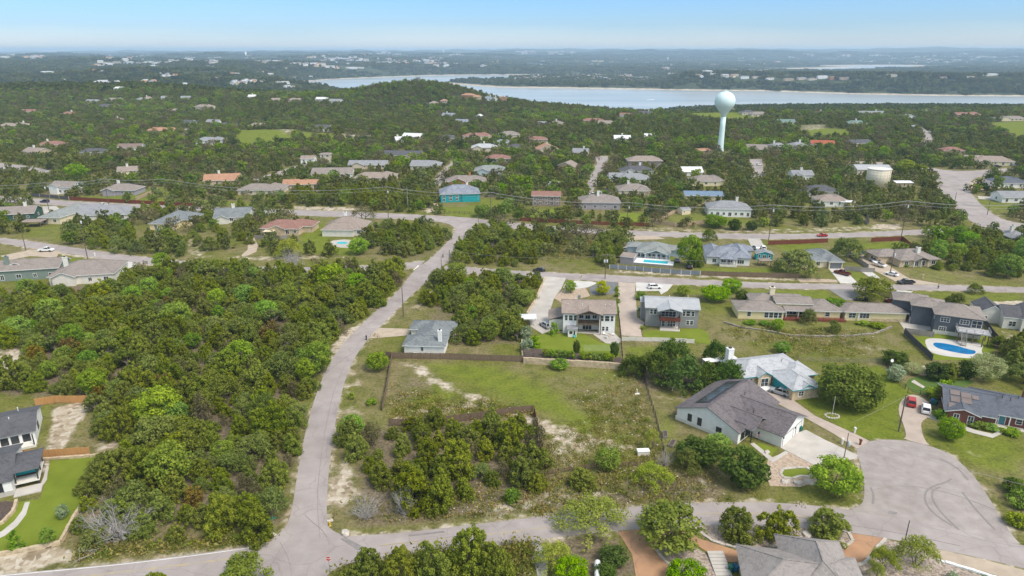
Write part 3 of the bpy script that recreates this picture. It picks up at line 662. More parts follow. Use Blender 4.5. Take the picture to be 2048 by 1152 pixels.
def leaf_mesh(name, pts, nrm, size, tone, mats, extra=None, aspect=.75, rs=None):
 """one quad per leaf spray; extra = MB with trunk and limbs (material 1)"""
 n = len(pts)
 nrm = nrm / np.maximum(np.linalg.norm(nrm, axis=1, keepdims=True), 1e-6)
 rv = rs.normal(size=(n, 3)); t = np.cross(nrm, rv); t /= np.maximum(np.linalg.norm(t, axis=1, keepdims=True), 1e-6)
 u = np.cross(nrm, t)
 sz = size * rs.uniform(.65, 1.35, (n, 1))
 a, b = t * sz * .5, u * sz * .5 * aspect
 vs = np.stack([pts - a - b * .6, pts + a * .25 - b, pts + a + b * .3, pts - a * .2 + b], 1).reshape(-1, 3)
 ev = np.array(extra.v) if extra and extra.v else np.zeros((0, 3))
 allv = np.concatenate([vs, ev]).astype(np.float32)
 me = bpy.data.meshes.new(name)
 ef = extra.f if extra else []
 nl = 4 * n + sum(len(f) for f in ef)
 me.vertices.add(len(allv)); me.vertices.foreach_set("co", allv.ravel())
 idx = np.concatenate([np.arange(4 * n)] + [np.array([4 * n + i for i in f]) for f in ef]).astype(np.int32)
 st = np.concatenate([np.arange(0, 4 * n, 4), 4 * n + np.cumsum([0] + [len(f) for f in ef])[:-1]]).astype(np.int32) if ef else np.arange(0, 4 * n, 4, dtype=np.int32)
 me.loops.add(nl); me.loops.foreach_set("vertex_index", idx)
 me.polygons.add(len(st)); me.polygons.foreach_set("loop_start", st)
 for m in mats: me.materials.append(m)
 if ef: me.polygons.foreach_set("material_index", np.array([0] * n + [1] * len(ef), np.int32))
 me.update()
 at = me.attributes.new("tone", 'FLOAT', 'FACE')
 at.data.foreach_set("value", np.concatenate([tone, np.zeros(len(ef))]).astype(np.float32))
 return me
def crown_points(rs, W, Ht, base, kind, nclump, per, rc):
 """clump centres through the crown volume, then leaves on and in every clump"""
 C = []
 if kind == 'juniper':
  ns = rs.randint(3, 6)
  st = [(rs.uniform(-.26, .26) * W, rs.uniform(-.26, .26) * W, rs.uniform(.72, 1.0)) for _ in range(ns)]; st[0] = (0, 0, 1.0)
  while len(C) < nclump:
   sx_, sy_, sh = st[rs.randint(ns)]
   t = rs.uniform(0, 1) ** 1.15
   r = W * (.36 * (1 - t) ** .55 * (.55 + .45 * min(1, (t + .02) / .22)))
   g = rs.uniform(0, 6.283); q = r * rs.uniform(.35, 1) ** .5
   C.append((sx_ + q * math.cos(g), sy_ + q * math.sin(g), base + t * (Ht * sh - base - rc * .6), 1 - .45 * t))
 elif kind == 'round':
  while len(C) < nclump:
   v = rs.normal(size=3); v /= np.linalg.norm(v); q = rs.uniform(.45, 1) ** .4
   z = .5 + .5 * v[2] * q
   C.append((v[0] * q * (W / 2 - rc * .7), v[1] * q * (W / 2 - rc * .7), base + z * (Ht - base - rc), 1.0))
 else:   # spreading: domed umbrella of limbs with irregular lobes
  lob = [(rs.uniform(0, 6.283), rs.uniform(.35, .72), rs.uniform(.45, .9)) for _ in range(7)]
  while len(C) < nclump:
   g, rr, hz = lob[rs.randint(len(lob))]
   cx, cy = W / 2 * rr * math.cos(g), W / 2 * rr * math.sin(g)
   v = rs.normal(size=3); v /= np.linalg.norm(v); q = rs.uniform(.3, 1) ** .45
   x, y = cx + v[0] * q * W * .24, cy + v[1] * q * W * .24
   e = math.hypot(x, y) / (W / 2)
   top = base + (Ht - base) * max(.12, (1 - e * e * .8)) * (.78 + .22 * hz)
   z = top - rc * .6 - (1 - (.5 + .5 * v[2] * q)) * (Ht - base) * .45
   C.append((x, y, max(z, base * .8), 1.0))
 C = np.array(C)
 n = len(C) * per
 ci = np.repeat(np.arange(len(C)), per)
 d = rs.normal(size=(n, 3)); d[:, 2] += .35; d /= np.linalg.norm(d, axis=1, keepdims=True)
 rad = rc * C[ci, 3] * rs.uniform(.55, 1.08, n)
 sc = np.array([1, 1, .8 if kind != 'juniper' else 1.25])
 p = C[ci, :3] + d * rad[:, None] * sc
 p[:, 2] = np.maximum(p[:, 2], .05)
 nr = d + rs.normal(size=(n, 3)) * .55
 ct = rs.uniform(0, 1, len(C))
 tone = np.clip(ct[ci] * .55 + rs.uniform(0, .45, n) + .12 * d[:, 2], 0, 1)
 return C, p, nr, tone
def limbs(mb, rs, W, Ht, base, C, n, r0, multi=1, low=.25):
 """tapered trunk(s) and limbs that reach clump centres"""
 for k in range(multi):
  g = 6.283 * k / multi + rs.uniform(0, 1)
  o = Vector((math.cos(g), math.sin(g), 0)) * (r0 * 1.1 if multi > 1 else 0)
  lean = Vector((math.cos(g), math.sin(g), 0)) * (W * .09 if multi > 1 else W * .02)
  fork = o + lean + Vector((0, 0, max(base * .9, Ht * low)))
  mb.tube(o + Vector((0, 0, -.25)), fork, r0 * (.75 if multi > 1 else 1), r0 * .55, 7, 1)
  for _ in range(max(2, n // multi)):
   c = Vector(C[rs.randint(len(C))][:3])
   mid = fork.lerp(c, .5) + Vector((rs.uniform(-.3, .3), rs.uniform(-.3, .3), .25 + rs.uniform(0, .3)))
   mb.tube(fork - Vector((0, 0, .1)), mid, r0 * .45, r0 * .26, 5, 1, False)
   mb.tube(mid, c, r0 * .26, r0 * .07, 4, 1, False)
SPEC = {  # W, Ht, base, crown kind, leaf material, clumps, leaves per clump, clump radius, leaf size, trunk radius, stems
 'juniper': (6.2, 5.8, .2, 'juniper', 'juniper', 125, 50, .56, .27, .16, 2),
 'oak': (8.6, 6.4, 1.3, 'spread', 'oak', 95, 42, .85, .36, .26, 1),
 'grey_oak': (9.5, 7.0, 2.0, 'spread', 'grey_oak', 80, 20, .95, .28, .28, 2),
 'bushy': (9.0, 6.6, .15, 'round', 'oak', 150, 46, .95, .36, .26, 3),
 'sparse': (5.6, 5.4, .6, 'juniper', 'grey_oak', 60, 14, .62, .30, .17, 3),
 'mid': (7.0, 7.0, .9, 'round', 'mid', 85, 44, .85, .36, .2, 1),
 'bright': (8.0, 7.0, 1.0, 'round', 'bright', 90, 48, .85, .38, .2, 1),
 'mesquite': (11.0, 8.0, 2.2, 'spread', 'mesquite', 120, 40, .95, .30, .24, 3),
 'shrub': (3.2, 2.4, .1, 'round', 'mid', 34, 34, .5, .28, .06, 3),
 'dark': (5.0, 4.6, .3, 'round', 'dark', 60, 42, .7, .34, .14, 2),
 'dark_oak': (9.0, 7.0, .9, 'spread', 'dark', 100, 44, .9, .36, .26, 2),
 'lime': (5.0, 5.4, .5, 'round', 'lime', 60, 46, .62, .3, .12, 1),
 'silver': (9.5, 8.5, 1.2, 'round', 'silver', 105, 40, .95, .34, .2, 2),
 'blue': (3.6, 4.4, .2, 'round', 'blue', 40, 40, .55, .28, .1, 1),
 'cone': (3.2, 5.2, .2, 'juniper', 'bright', 45, 44, .5, .28, .1, 1),
 'russet': (4.6, 4.2, .3, 'juniper', 'russet', 55, 36, .6, .32, .12, 2),
}
def tree_meshes(kind, seed, split=True, lod=0, s=1.0):
 W, Ht, base, ck, lm, nc, per, rc, ls, tr, stems = SPEC[kind]
 rs = np.random.RandomState(seed)
 if lod == 1: nc, per, rc, ls = max(14, nc // 4), 16, rc * 1.5, ls * 2.3
 C, p, nr, tone = crown_points(rs, W, Ht, base, ck, nc, per, rc)
 mb = MB()
 limbs(mb, rs, W, Ht, base, C, (4 if lod else 9), tr, stems if lod == 0 else 1, .16 if ck == 'juniper' else .25)
 if split:
  crown = leaf_mesh(kind + "_crown", p, nr, ls, tone, [LM[lm]], None, rs=rs)
  mb.m = [0] * len(mb.f)
  return crown, mb.mesh(kind + "_trunk", [bark])
 return leaf_mesh(kind + "_tree", p, nr, ls, tone, [LM[lm], bark], mb, rs=rs)
def dead_mesh(seed, W=4.5, Ht=3.6, n=16):
 rs = np.random.RandomState(seed); mb = MB()
 for _ in range(n):
  g = rs.uniform(0, 6.283); e = rs.uniform(.35, 1.25)
  d = Vector((math.cos(g) * math.cos(e), math.sin(g) * math.cos(e), math.sin(e)))
  p = Vector((rs.uniform(-.2, .2), rs.uniform(-.2, .2), -.1)); r = rs.uniform(.05, .09); L = Ht * rs.uniform(.75, 1.15) / 4
  for k in range(4):
   q = p + (d + Vector(rs.normal(size=3) * .22)).normalized() * L * (1.15 if k < 2 else .9)
   mb.tube(p, q, r, r * .7, 5, 0, False)
   for _b in range(4 if k else 2):
    dd = (d + Vector(rs.normal(size=3) * .75)).normalized()
    e1 = q + dd * L * rs.uniform(.5, 1.0)
    mb.tube(q, e1, r * .5, r * .2, 3, 0, False)
    for _c in range(3):
     mb.tube(e1, e1 + (dd + Vector(rs.normal(size=3) * .6)).normalized() * L * rs.uniform(.3, .6), r * .28, r * .1, 3, 0, False)
   p, r = q, r * .7
 return mb.mesh("dead_shrub_branches", [dead])
TM = {}
def get_tree(kind, var):
 k = (kind, var)
 if k not in TM: TM[k] = tree_meshes(kind, hash(kind) % 1000 * 0 + sum(map(ord, kind)) * 7 + var * 13)
 return TM[k]
TRNG = random.Random(11)
NAMES = {'juniper': 'juniper_tree', 'oak': 'oak_tree', 'grey_oak': 'oak_tree', 'mid': 'broadleaf_tree', 'bright': 'broadleaf_tree', 'mesquite': 'mesquite_tree', 'shrub': 'shrub', 'dark': 'evergreen_bush',
         'dark_oak': 'oak_tree', 'lime': 'ornamental_tree', 'silver': 'silvery_tree', 'blue': 'conifer', 'cone': 'columnar_tree', 'russet': 'juniper_tree', 'sparse': 'juniper_tree', 'bushy': 'oak_tree'}
TREES_AT = []
def place_tree(kind, x, y, W=None, Ht=None, label=None, cat="tree", group=None, var=None, name=None):
 """one tree: an Empty at the foot with trunk and crown"""
 sp = SPEC[kind]
 var = TRNG.randrange(4) if var is None else var
 crown, trunk = get_tree(kind, var)
 sxy = (W or sp[0]) / sp[0]; sz = (Ht or sp[1]) / sp[1]
 z = 0.0 if y < 850 else float(hgt(np.array([x]), np.array([y]))[0])
 e = empty(name or NAMES[kind], (x, y, z), TRNG.uniform(0, 6.28), label, cat, group)
 e.scale = (sxy, sxy, sz)
 link("trunk", trunk, e); link("crown", crown, e)
 TREES_AT.append((x, y, (W or sp[0]) / 2))
 return e
def tree_px(kind, cx, top, bottom, wpx, label, group=None, cat="tree", name=None, var=None, hs=1.0):
 """tree read off the photo: crown centre x, crown top y, foot y, crown width in pixels"""
 f = P(cx, bottom); dep = f.y * cP + H * sP
 W = wpx * dep / F
 foot = P(cx, bottom); c = Vector((foot.x, foot.y + W * .30, 0))
 dy = (576 - top) / F
 t = c.y / (cP + dy * sP)
 Ht = max(1.0, (H + (-sP + dy * cP) * t)) * hs
 Ht = max(1.0, Ht - W * .07)
 return place_tree(kind, c.x, c.y, W, Ht, label, cat, group, var, name)
# --- scatter helpers
class Hash:
 def __init__(s, cell): s.c = cell; s.d = {}
 def ok(s, x, y, r):
  k = (int(x // s.c), int(y // s.c)); n = int(r // s.c) + 1
  for i in range(k[0] - n, k[0] + n + 1):
   for j in range(k[1] - n, k[1] + n + 1):
    for (a, b) in s.d.get((i, j), ()):
     if (a - x) ** 2 + (b - y) ** 2 < r * r: return False
  return True
 def add(s, x, y): s.d.setdefault((int(x // s.c), int(y // s.c)), []).append((x, y))
def scatter_stuff(name, label, cat, pts, rot, scl, idx, protos):
 """one 'stuff' object that stands copies of the prototype meshes on its points"""
 pc = bpy.data.collections.new(name + "_kinds")
 for k, me in enumerate(protos):
  o = bpy.data.objects.new("%s_kind_%03d" % (name, k), me); pc.objects.link(o)
 me = bpy.data.meshes.new(name)
 pts = np.asarray(pts, np.float32)
 me.vertices.add(len(pts)); me.vertices.foreach_set("co", pts.ravel())
 for an, ty, v in (("rot", 'FLOAT', rot), ("idx", 'INT', idx)):
  a = me.attributes.new(an, ty, 'POINT'); a.data.foreach_set("value", np.asarray(v))
 a = me.attributes.new("scl", 'FLOAT_VECTOR', 'POINT'); a.data.foreach_set("vector", np.asarray(scl, np.float32).ravel())
 o = link(name, me)
 ng = bpy.data.node_groups.new(name + "_scatter", 'GeometryNodeTree')
 ng.interface.new_socket("Geometry", in_out='INPUT', socket_type='NodeSocketGeometry')
 ng.interface.new_socket("Geometry", in_out='OUTPUT', socket_type='NodeSocketGeometry')
 N, L = ng.nodes, ng.links
 gi, go = N.new("NodeGroupInput"), N.new("NodeGroupOutput")
 ip = N.new("GeometryNodeInstanceOnPoints"); ci = N.new("GeometryNodeCollectionInfo")
 ci.inputs["Collection"].default_value = pc; ci.inputs["Separate Children"].default_value = True; ci.inputs["Reset Children"].default_value = True
 ip.inputs["Pick Instance"].default_value = True
 def na(n, ty):
  q = N.new("GeometryNodeInputNamedAttribute"); q.data_type = ty; q.inputs["Name"].default_value = n; return q.outputs[0]
 cx = N.new("ShaderNodeCombineXYZ"); L.new(na("rot", 'FLOAT'), cx.inputs[2])
 L.new(gi.outputs[0], ip.inputs["Points"]); L.new(ci.outputs[0], ip.inputs["Instance"])
 L.new(na("idx", 'INT'), ip.inputs["Instance Index"]); L.new(cx.outputs[0], ip.inputs["Rotation"]); L.new(na("scl", 'FLOAT_VECTOR'), ip.inputs["Scale"])
 L.new(ip.outputs[0], go.inputs[0])
 md = o.modifiers.new("scatter", 'NODES'); md.node_group = ng
 return tag(o, label, cat, kind="stuff")
# --- houses
RF = {k: shingle("shingle_" + k, c, v) for k, c, v in [
 ('slate', (.155, .17, .175), .3), ('charcoal', (.085, .085, .092), .25), ('plum', (.118, .104, .108), .34), ('pale', (.36, .37, .385), .22), ('tan', (.25, .205, .175), .2), ('taupe', (.22, .19, .17), .22),
 ('bluegrey', (.185, .20, .235), .4), ('greygreen', (.21, .225, .215), .22), ('brown', (.19, .14, .12), .22), ('red', (.225, .125, .10), .25), ('orange', (.34, .19, .12), .25), ('navy', (.095, .105, .125), .25), ('grey', (.22, .225, .235), .25),
 ('rust', (.30, .095, .05), .25), ('green', (.14, .20, .175), .2)]}
RF['metal'] = mat("grey_metal_roof", (.34, .35, .36), .55, .5, col2=(.40, .41, .42), scale=.6, stretch=(1, 1, 1)); RF['bluemetal'] = mat("blue_metal_roof", (.16, .23, .32), .5, .5, scale=.5); RF['whitemetal'] = mat("white_metal_roof", (.72, .73, .74), .5, .4, scale=.5)
WL = {k: mat("wall_" + k, c, .85, .2, col2=c2, scale=sc, detail=5, bump=bm, bscale=bs) for k, c, c2, sc, bm, bs in [
 ('white', (.78, .78, .76), (.70, .70, .68), .7, .05, 6), ('cream', (.70, .62, .44), (.62, .54, .38), .8, .05, 6), ('yellow', (.72, .62, .36), (.66, .57, .33), .6, .05, 6), ('offwhite', (.70, .68, .62), (.62, .60, .54), .8, .05, 5),
 ('grey', (.27, .275, .28), (.24, .245, .25), .8, .05, 6), ('slateblue', (.115, .125, .145), (.10, .11, .125), .8, .05, 6), ('sage', (.20, .25, .22), (.18, .225, .20), .8, .05, 6), ('teal', (.02, .33, .36), (.02, .28, .31), .8, .05, 6), ('darkgreen', (.06, .12, .10), (.05, .10, .085), .8, .05, 6),
 ('tan', (.50, .40, .28), (.42, .33, .23), 1.2, .1, 5), ('ltblue', (.42, .50, .56), (.38, .46, .52), .8, .05, 5), ('mauve', (.33, .31, .34), (.30, .28, .31), .8, .05, 5), ('redwood', (.22, .075, .05), (.16, .055, .04), 1.5, .1, 6), ('stucco', (.60, .52, .42), (.54, .47, .38), .9, .06, 5)]}
WL['stone'] = mat("limestone_wall", (.62, .52, .37), .9, .2, col2=(.40, .30, .19), scale=2.2, tex='voronoi', mix=(.1, .9), bump=.3, bscale=5)
WL['brick'] = mat("red_brick_wall", (.22, .085, .065), .9, .2, col2=(.14, .06, .05), scale=5, mix=(.3, .7), bump=.2, bscale=12)
WL['orangebrick'] = mat("orange_brick_wall", (.48, .23, .11), .9, .2, col2=(.38, .17, .08), scale=4, mix=(.3, .7), bump=.2, bscale=12)
WL['darkstone'] = mat("dark_stone_wall", (.30, .24, .20), .9, .2, col2=(.17, .13, .11), scale=2.2, tex='voronoi', mix=(.1, .9), bump=.3, bscale=5)
trimw = mat("white_trim", (.82, .82, .80), .6, .3, scale=2)
glass = mat("window_glass", (.022, .028, .034), .08, .6, col2=(.05, .06, .068), scale=.5)
conc = mat("concrete", (.52, .49, .44), .85, .2, col2=(.44, .41, .37), scale=.35, detail=8, bump=.05)
darkm = mat("dark_metal", (.04, .04, .042), .5, .4)
wood_d = mat("weathered_brown_wood", (.14, .095, .065), .9, .2, col2=(.21, .155, .115), scale=2.5, stretch=(3, 3, .5), mix=(.3, .7), bump=.2)
wood_g = mat("grey_weathered_wood", (.22, .20, .185), .9, .2, col2=(.30, .28, .26), scale=2.5, stretch=(3, 3, .5), mix=(.3, .7), bump=.2)
wood_o = mat("new_cedar_wood", (.50, .28, .11), .85, .2, col2=(.40, .21, .085), scale=2.0, stretch=(2, 2, .4), mix=(.3, .7), bump=.1)
wood_r = mat("red_stained_wood", (.20, .06, .035), .85, .2, col2=(.14, .045, .03), scale=2.0, stretch=(3, 3, .5), bump=.1)
wood_p = mat("pale_pine_wood", (.48, .37, .25), .9, .2, col2=(.38, .29, .20), scale=2.0, stretch=(3, 3, .5), bump=.1)
def W(u0, u1, v0, v1, h, roof='hip', pitch=.42, z0=0.0, ov=.5, open=False, wm=0, noroof=False):
 return dict(u0=u0, u1=u1, v0=v0, v1=v1, h=h, roof=roof, p=pitch, z0=z0, ov=ov, open=open, wm=wm, noroof=noroof)
def roof_on(mb, w, i, wallmb=None):
 ov = w['ov'] + i * .013; ze = w['z0'] + w['h'] + i * .017; p = w['p']
 u0, u1, v0, v1 = w['u0'] - ov, w['u1'] + ov, w['v0'] - ov, w['v1'] + ov
 th = .2
 zt = ze + .02
 if w['roof'] == 'hip':
  du, dv = u1 - u0, v1 - v0
  if du >= dv: r0, r1 = (u0 + dv / 2, (v0 + v1) / 2), (u1 - dv / 2, (v0 + v1) / 2); zr = zt + dv / 2 * p
  else: r0, r1 = ((u0 + u1) / 2, v0 + du / 2), ((u0 + u1) / 2, v1 - du / 2); zr = zt + du / 2 * p
  if abs(du - dv) < .05: r1 = (r0[0] + .05, r0[1])
  vs = [(u0, v0, zt), (u1, v0, zt), (u1, v1, zt), (u0, v1, zt), (*r0, zr), (*r1, zr), (u0, v0, zt - th), (u1, v0, zt - th), (u1, v1, zt - th), (u0, v1, zt - th)]
  if du >= dv: top = [(0, 1, 5, 4), (1, 2, 5), (2, 3, 4, 5), (3, 0, 4)]
  else: top = [(0, 1, 4), (1, 2, 5, 4), (2, 3, 5), (3, 0, 4, 5)]
  mb.add(vs, top, 0); b = len(mb.v) - 10
  for f in [(6, 7, 1, 0), (7, 8, 2, 1), (8, 9, 3, 2), (9, 6, 0, 3), (9, 8, 7, 6)]:
   mb.f.append(tuple(b + k for k in f)); mb.m.append(1)
  c = [(u0, v0), (u1, v0), (u1, v1), (u0, v1)]
  ends = [r0, r1, r1, r0] if du >= dv else [r0, r0, r1, r1]
  for (a, q) in zip(c, ends): mb.bar((*a, zt + .02), (*q, zr + .02), .22, .05, 0)
  mb.bar((*r0, zr + .02), (*r1, zr + .02), .24, .06, 0)
  return zr
 if w['roof'] in ('gu', 'gv'):
  al = w['roof'] == 'gu'
  half = ((v1 - v0) if al else (u1 - u0)) / 2
  zr = zt + half * p - ov * p * 0
  zl = zt - ov * p * .0
  def q(a, b, z): return (a, b, z) if al else (b, a, z)
  a0, a1 = (u0, u1) if al else (v0, v1); b0, b1 = (v0, v1) if al else (u0, u1); bm = (b0 + b1) / 2
  vs = [q(a0, b0, zl), q(a1, b0, zl), q(a1, bm, zr), q(a0, bm, zr), q(a0, b1, zl), q(a1, b1, zl),
              q(a0, b0, zl - th), q(a1, b0, zl - th), q(a1, bm, zr - th), q(a0, bm, zr - th), q(a0, b1, zl - th), q(a1, b1, zl - th)]
  fl = (lambda f: f) if al else (lambda f: f[::-1])
  mb.add(vs, [fl((0, 1, 2, 3)), fl((3, 2, 5, 4))], 0); b = len(mb.v) - 12
  for f in [(6, 7, 1, 0), (4, 5, 11, 10), (9, 8, 7, 6), (10, 11, 8, 9), (6, 0, 3, 9), (9, 3, 4, 10), (1, 7, 8, 2), (2, 8, 11, 5)]:
   mb.f.append(tuple(b + k for k in fl(f))); mb.m.append(1)
  mb.bar(q(a0, bm, zr + .02), q(a1, bm, zr + .02), .24, .06, 0)
  if wallmb is not None and not w['open']:
   wa0, wa1 = (w['u0'], w['u1']) if al else (w['v0'], w['v1']); wb0, wb1 = (w['v0'], w['v1']) if al else (w['u0'], w['u1'])
   zb = w['z0'] + w['h'] - .02; rise = (half - ov) * p + ov * p - th * .9
   e = .006 * (i + 1)
   tri = [(wb0 + e, zb), (wb1 - e, zb), (wb1 - e, zb + max(.02, ov * p - th * .9)), (bm, zb + rise), (wb0 + e, zb + max(.02, ov * p - th * .9))]
   for s_, c in ((1, wa0 + e), (-1, wa1 - e)):
    vs = [q(c, t_[0], t_[1]) for t_ in tri] + [q(c + s_ * .15, t_[0], t_[1]) for t_ in tri]
    fs = [(4, 3, 2, 1, 0), (5, 6, 7, 8, 9)] + [(k, (k + 1) % 5, 5 + (k + 1) % 5, 5 + k) for k in range(5)]
    if (s_ == 1) != al: fs = [f[::-1] for f in fs]
    wallmb.add(vs, fs, w['wm'])
  return zr
 d = w['roof']; L = (u1 - u0) if 'u' in d else (v1 - v0)
 def zz(u, v):
  t = ((u - u0) / L if 'u' in d else (v - v0) / L)
  return zt + (t if '+' in d else 1 - t) * L * p
 c = [(u0, v0), (u1, v0), (u1, v1), (u0, v1)]
 vs = [(*k, zz(*k)) for k in c] + [(*k, zz(*k) - th) for k in c]
 mb.add(vs, [(0, 1, 2, 3)], 0); b = len(mb.v) - 8
 for f in [(7, 6, 5, 4), (4, 5, 1, 0), (5, 6, 2, 1), (6, 7, 3, 2), (7, 4, 0, 3)]:
  mb.f.append(tuple(b + k for k in f)); mb.m.append(1)
 return zt + L * p
def wall_frame(face, w, pos, z):
 """matrix: x along the wall, y out of it, z up"""
 if face == 'F': o, x, y = (pos, w['v0'], z), (1, 0, 0), (0, -1, 0)
 elif face == 'B': o, x, y = (pos, w['v1'], z), (-1, 0, 0), (0, 1, 0)
 elif face == 'R': o, x, y = (w['u1'], pos, z), (0, 1, 0), (1, 0, 0)
 else: o, x, y = (w['u0'], pos, z), (0, -1, 0), (-1, 0, 0)
 x, y, o = Vector(x), Vector(y), Vector(o)
 return Matrix(((x.x, y.x, 0, o.x), (x.y, y.y, 0, o.y), (0, 0, 1, o.z), (0, 0, 0, 1)))
def window_on(root, M, w, h, panes=1, frame=None, fw=.09, near=True, door=False):
 g = MB(); g.box(-w / 2 + .02, w / 2 - .02, -.05, .035, .02, h - .02, 0, M)
 f = MB()
 for x0, x1, z0, z1 in [(-w / 2 - fw, w / 2 + fw, -fw, 0.02), (-w / 2 - fw, w / 2 + fw, h - .02, h + fw), (-w / 2 - fw, -w / 2 + .02, .02, h - .02), (w / 2 - .02, w / 2 + fw, .02, h - .02)]:
  f.box(x0, x1, -.04, .07, z0, z1, 0, M)
 for k in range(1, panes):
  c = -w / 2 + w * k / panes; f.box(c - .04, c + .04, -.04, .06, .02, h - .02, 0, M)
 if not door and near: f.box(-w / 2 + .02, w / 2 - .02, -.04, .055, h * .5 - .025, h * .5 + .025, 0, M)
 if near:
  o = g.build("window", glass, root); f.build("window_frame", frame or trimw, o)
 else:
  b = len(g.v); g.v += f.v; g.f += [tuple(b + i for i in q) for q in f.f]; g.m += [1] * len(f.f)
  o = g.build("window", [glass, frame or trimw], root)
 return o
def house(label, A, B, wings, wall, roof, wins=(), doors=(), chim=(), posts=(), near=True, trim=None, accent=None, ang=None, cat="house", group=None, clear=True, base=None, frame=None, name="house"):
 a = P(*A) if not isinstance(A, Vector) else A
 if ang is None:
  b = P(*B) if not isinstance(B, Vector) else B
  ang = math.atan2(b.y - a.y, b.x - a.x)
 root = empty(name, a, ang, label, cat, group)
 wm_, rm_ = (WL[wall] if isinstance(wall, str) else wall), (RF[roof] if isinstance(roof, str) else roof)
 acc = WL[accent] if accent else wm_
 wb, rb = MB(), MB()
 for i, w in enumerate(wings):
  if not w['open']:
   e = .005 * i
   wb.box(w['u0'] + e, w['u1'] - e, w['v0'] + e, w['v1'] - e, w['z0'] - (.3 if w['z0'] == 0 else 0), w['z0'] + w['h'] - .004 * i, w['wm'])
  if not w['noroof']: roof_on(rb, w, i, wb)
 wb.build("wall", [wm_, acc, conc], root)
 if rb.f: rb.build("roof", [rm_, trim or trimw], root)
 for q in wins:
  face, wi, pos, z, ww, hh = q[:6]; pn = q[6] if len(q) > 6 else (2 if ww > 1.4 else 1)
  w = wings[wi]
  window_on(root, wall_frame(face, w, pos, w['z0'] + z), ww, hh, pn, frame, near=near)
 for q in doors:
  face, wi, pos, ww, hh, m = q[:6]; z = q[6] if len(q) > 6 else .02
  w = wings[wi]; M = wall_frame(face, w, pos, w['z0'] + z)
  d = MB(); d.box(-ww / 2, ww / 2, -.05, .05, 0, hh, 0, M)
  if ww > 2:
   for k in range(1, 4): d.box(-ww / 2 + .05, ww / 2 - .05, .03, .056, hh * k / 4 - .012, hh * k / 4 + .012, 1, M)
  o = d.build("garage_door" if ww > 2 else "door", [m, darkm], root)
  if near:
   f = MB()
   f.box(-ww / 2 - .12, -ww / 2, -.04, .08, 0, hh + .12, 0, M); f.box(ww / 2, ww / 2 + .12, -.04, .08, 0, hh + .12, 0, M); f.box(-ww / 2, ww / 2, -.04, .08, hh, hh + .12, 0, M)
   f.build("door_frame", trim or trimw, o)
 for q in chim:
  u, v, sw, z1, m = q
  c = MB(); c.box(u - sw / 2, u + sw / 2, v - sw / 2, v + sw / 2, .5, z1); c.box(u - sw / 2 - .08, u + sw / 2 + .08, v - sw / 2 - .08, v + sw / 2 + .08, z1, z1 + .15)
  c.box(u - sw * .22, u + sw * .22, v - sw * .22, v + sw * .22, z1 + .15, z1 + .5, 1)
  c.build("chimney", [m, darkm], root)
 for q in posts:
  u, v, z0, z1, m = q
  c = MB(); c.box(u - .1, u + .1, v - .1, v + .1, z0, z1); c.build("post", m, root)
 ca, sa = math.cos(ang), math.sin(ang)
 def loc(u, v): return (a.x + u * ca - v * sa, a.y + u * sa + v * ca)
 if clear:
  for w in wings:
   CLEAR.append(([loc(w['u0'], w['v0']), loc(w['u1'], w['v0']), loc(w['u1'], w['v1']), loc(w['u0'], w['v1'])], 2.2))
 root["_u"] = 0
 del root["_u"]
 return root
def vents(root, pts, m=None):
 for (u, v, z) in pts:
  b = MB(); b.tube((u, v, z - .5), (u, v, z + .35), .07, n=6); b.tube((u, v, z + .35), (u, v, z + .42), .13, n=6); b.build("roof_vent", m or trimw, root)
def panels_on(root, u0, v0, du, dv, n, plane, skip=(), m=None, label=None):
 """solar panels lying on a roof plane given by plane(u, v) -> z"""
 for k in range(n):
  if k in skip: continue
  a, b = u0(k) if callable(u0) else (u0, v0)
  c = [(a, b), (a + du, b), (a + du, b + dv), (a, b + dv)]
  p = MB(); p.add([(x, y, plane(x, y) + .16) for x, y in c] + [(x, y, plane(x, y) + .08) for x, y in c],
      [(0, 1, 2, 3), (7, 6, 5, 4), (4, 5, 1, 0), (5, 6, 2, 1), (6, 7, 3, 2), (7, 4, 0, 3)])
  p.build("solar_panel", m, root)
def railing(root, pts, z, h=1.0, m=None, name="railing", cable=True, step=1.6):
 r = MB()
 for (a, b) in zip(pts[:-1], pts[1:]):
  d = math.hypot(b[0] - a[0], b[1] - a[1]); n = max(1, int(d / step))
  r.bar((*a, z + h), (*b, z + h), .09, .06)
  if cable: r.bar((*a, z + h * .55), (*b, z + h * .55), .05, .05); r.bar((*a, z + .12), (*b, z + .12), .05, .05)
  for k in range(n + 1):
   t = k / n; x, y = a[0] + (b[0] - a[0]) * t, a[1] + (b[1] - a[1]) * t
   r.box(x - .045, x + .045, y - .045, y + .045, z, z + h - .03)
 return r.build(name, m or darkm, root)
def slab(root, name, u0, u1, v0, v1, z0, z1, m):
 b = MB(); b.box(u0, u1, v0, v1, z0, z1); return b.build(name, m, root)
r = house("white single storey cottage with slate grey hip roof beside the long road", (809, 708), (888, 710),
          [W(0, 10.9, 0, 6.6, 2.7), W(2.3, 10.6, 3, 17, 2.7), W(-.4, 12, 11.4, 17.2, 2.7)], 'white', 'slate',
          wins=[('F', 0, 4.9, 1.1, .7, 1.1), ('L', 1, 9, 1, 1.6, 1.2), ('R', 1, 8, 1, 1.6, 1.3), ('R', 0, 3, 1, 1.2, 1.2)], doors=[('L', 2, 14.3, 4.8, 2.2, trimw), ('L', 1, 7.4, 1, 2.1, darkm)],
          chim=[(9.6, 1.6, .95, 6.4, WL['white'])])
slab(r, "air_conditioner", 2.6, 3.5, -1.3, -.5, 0, .85, WL['offwhite'])
for u in (1.0, 7.4): slab(r, "downspout", u, u + .09, -.05, -.005, 0, 2.5, WL['offwhite'])
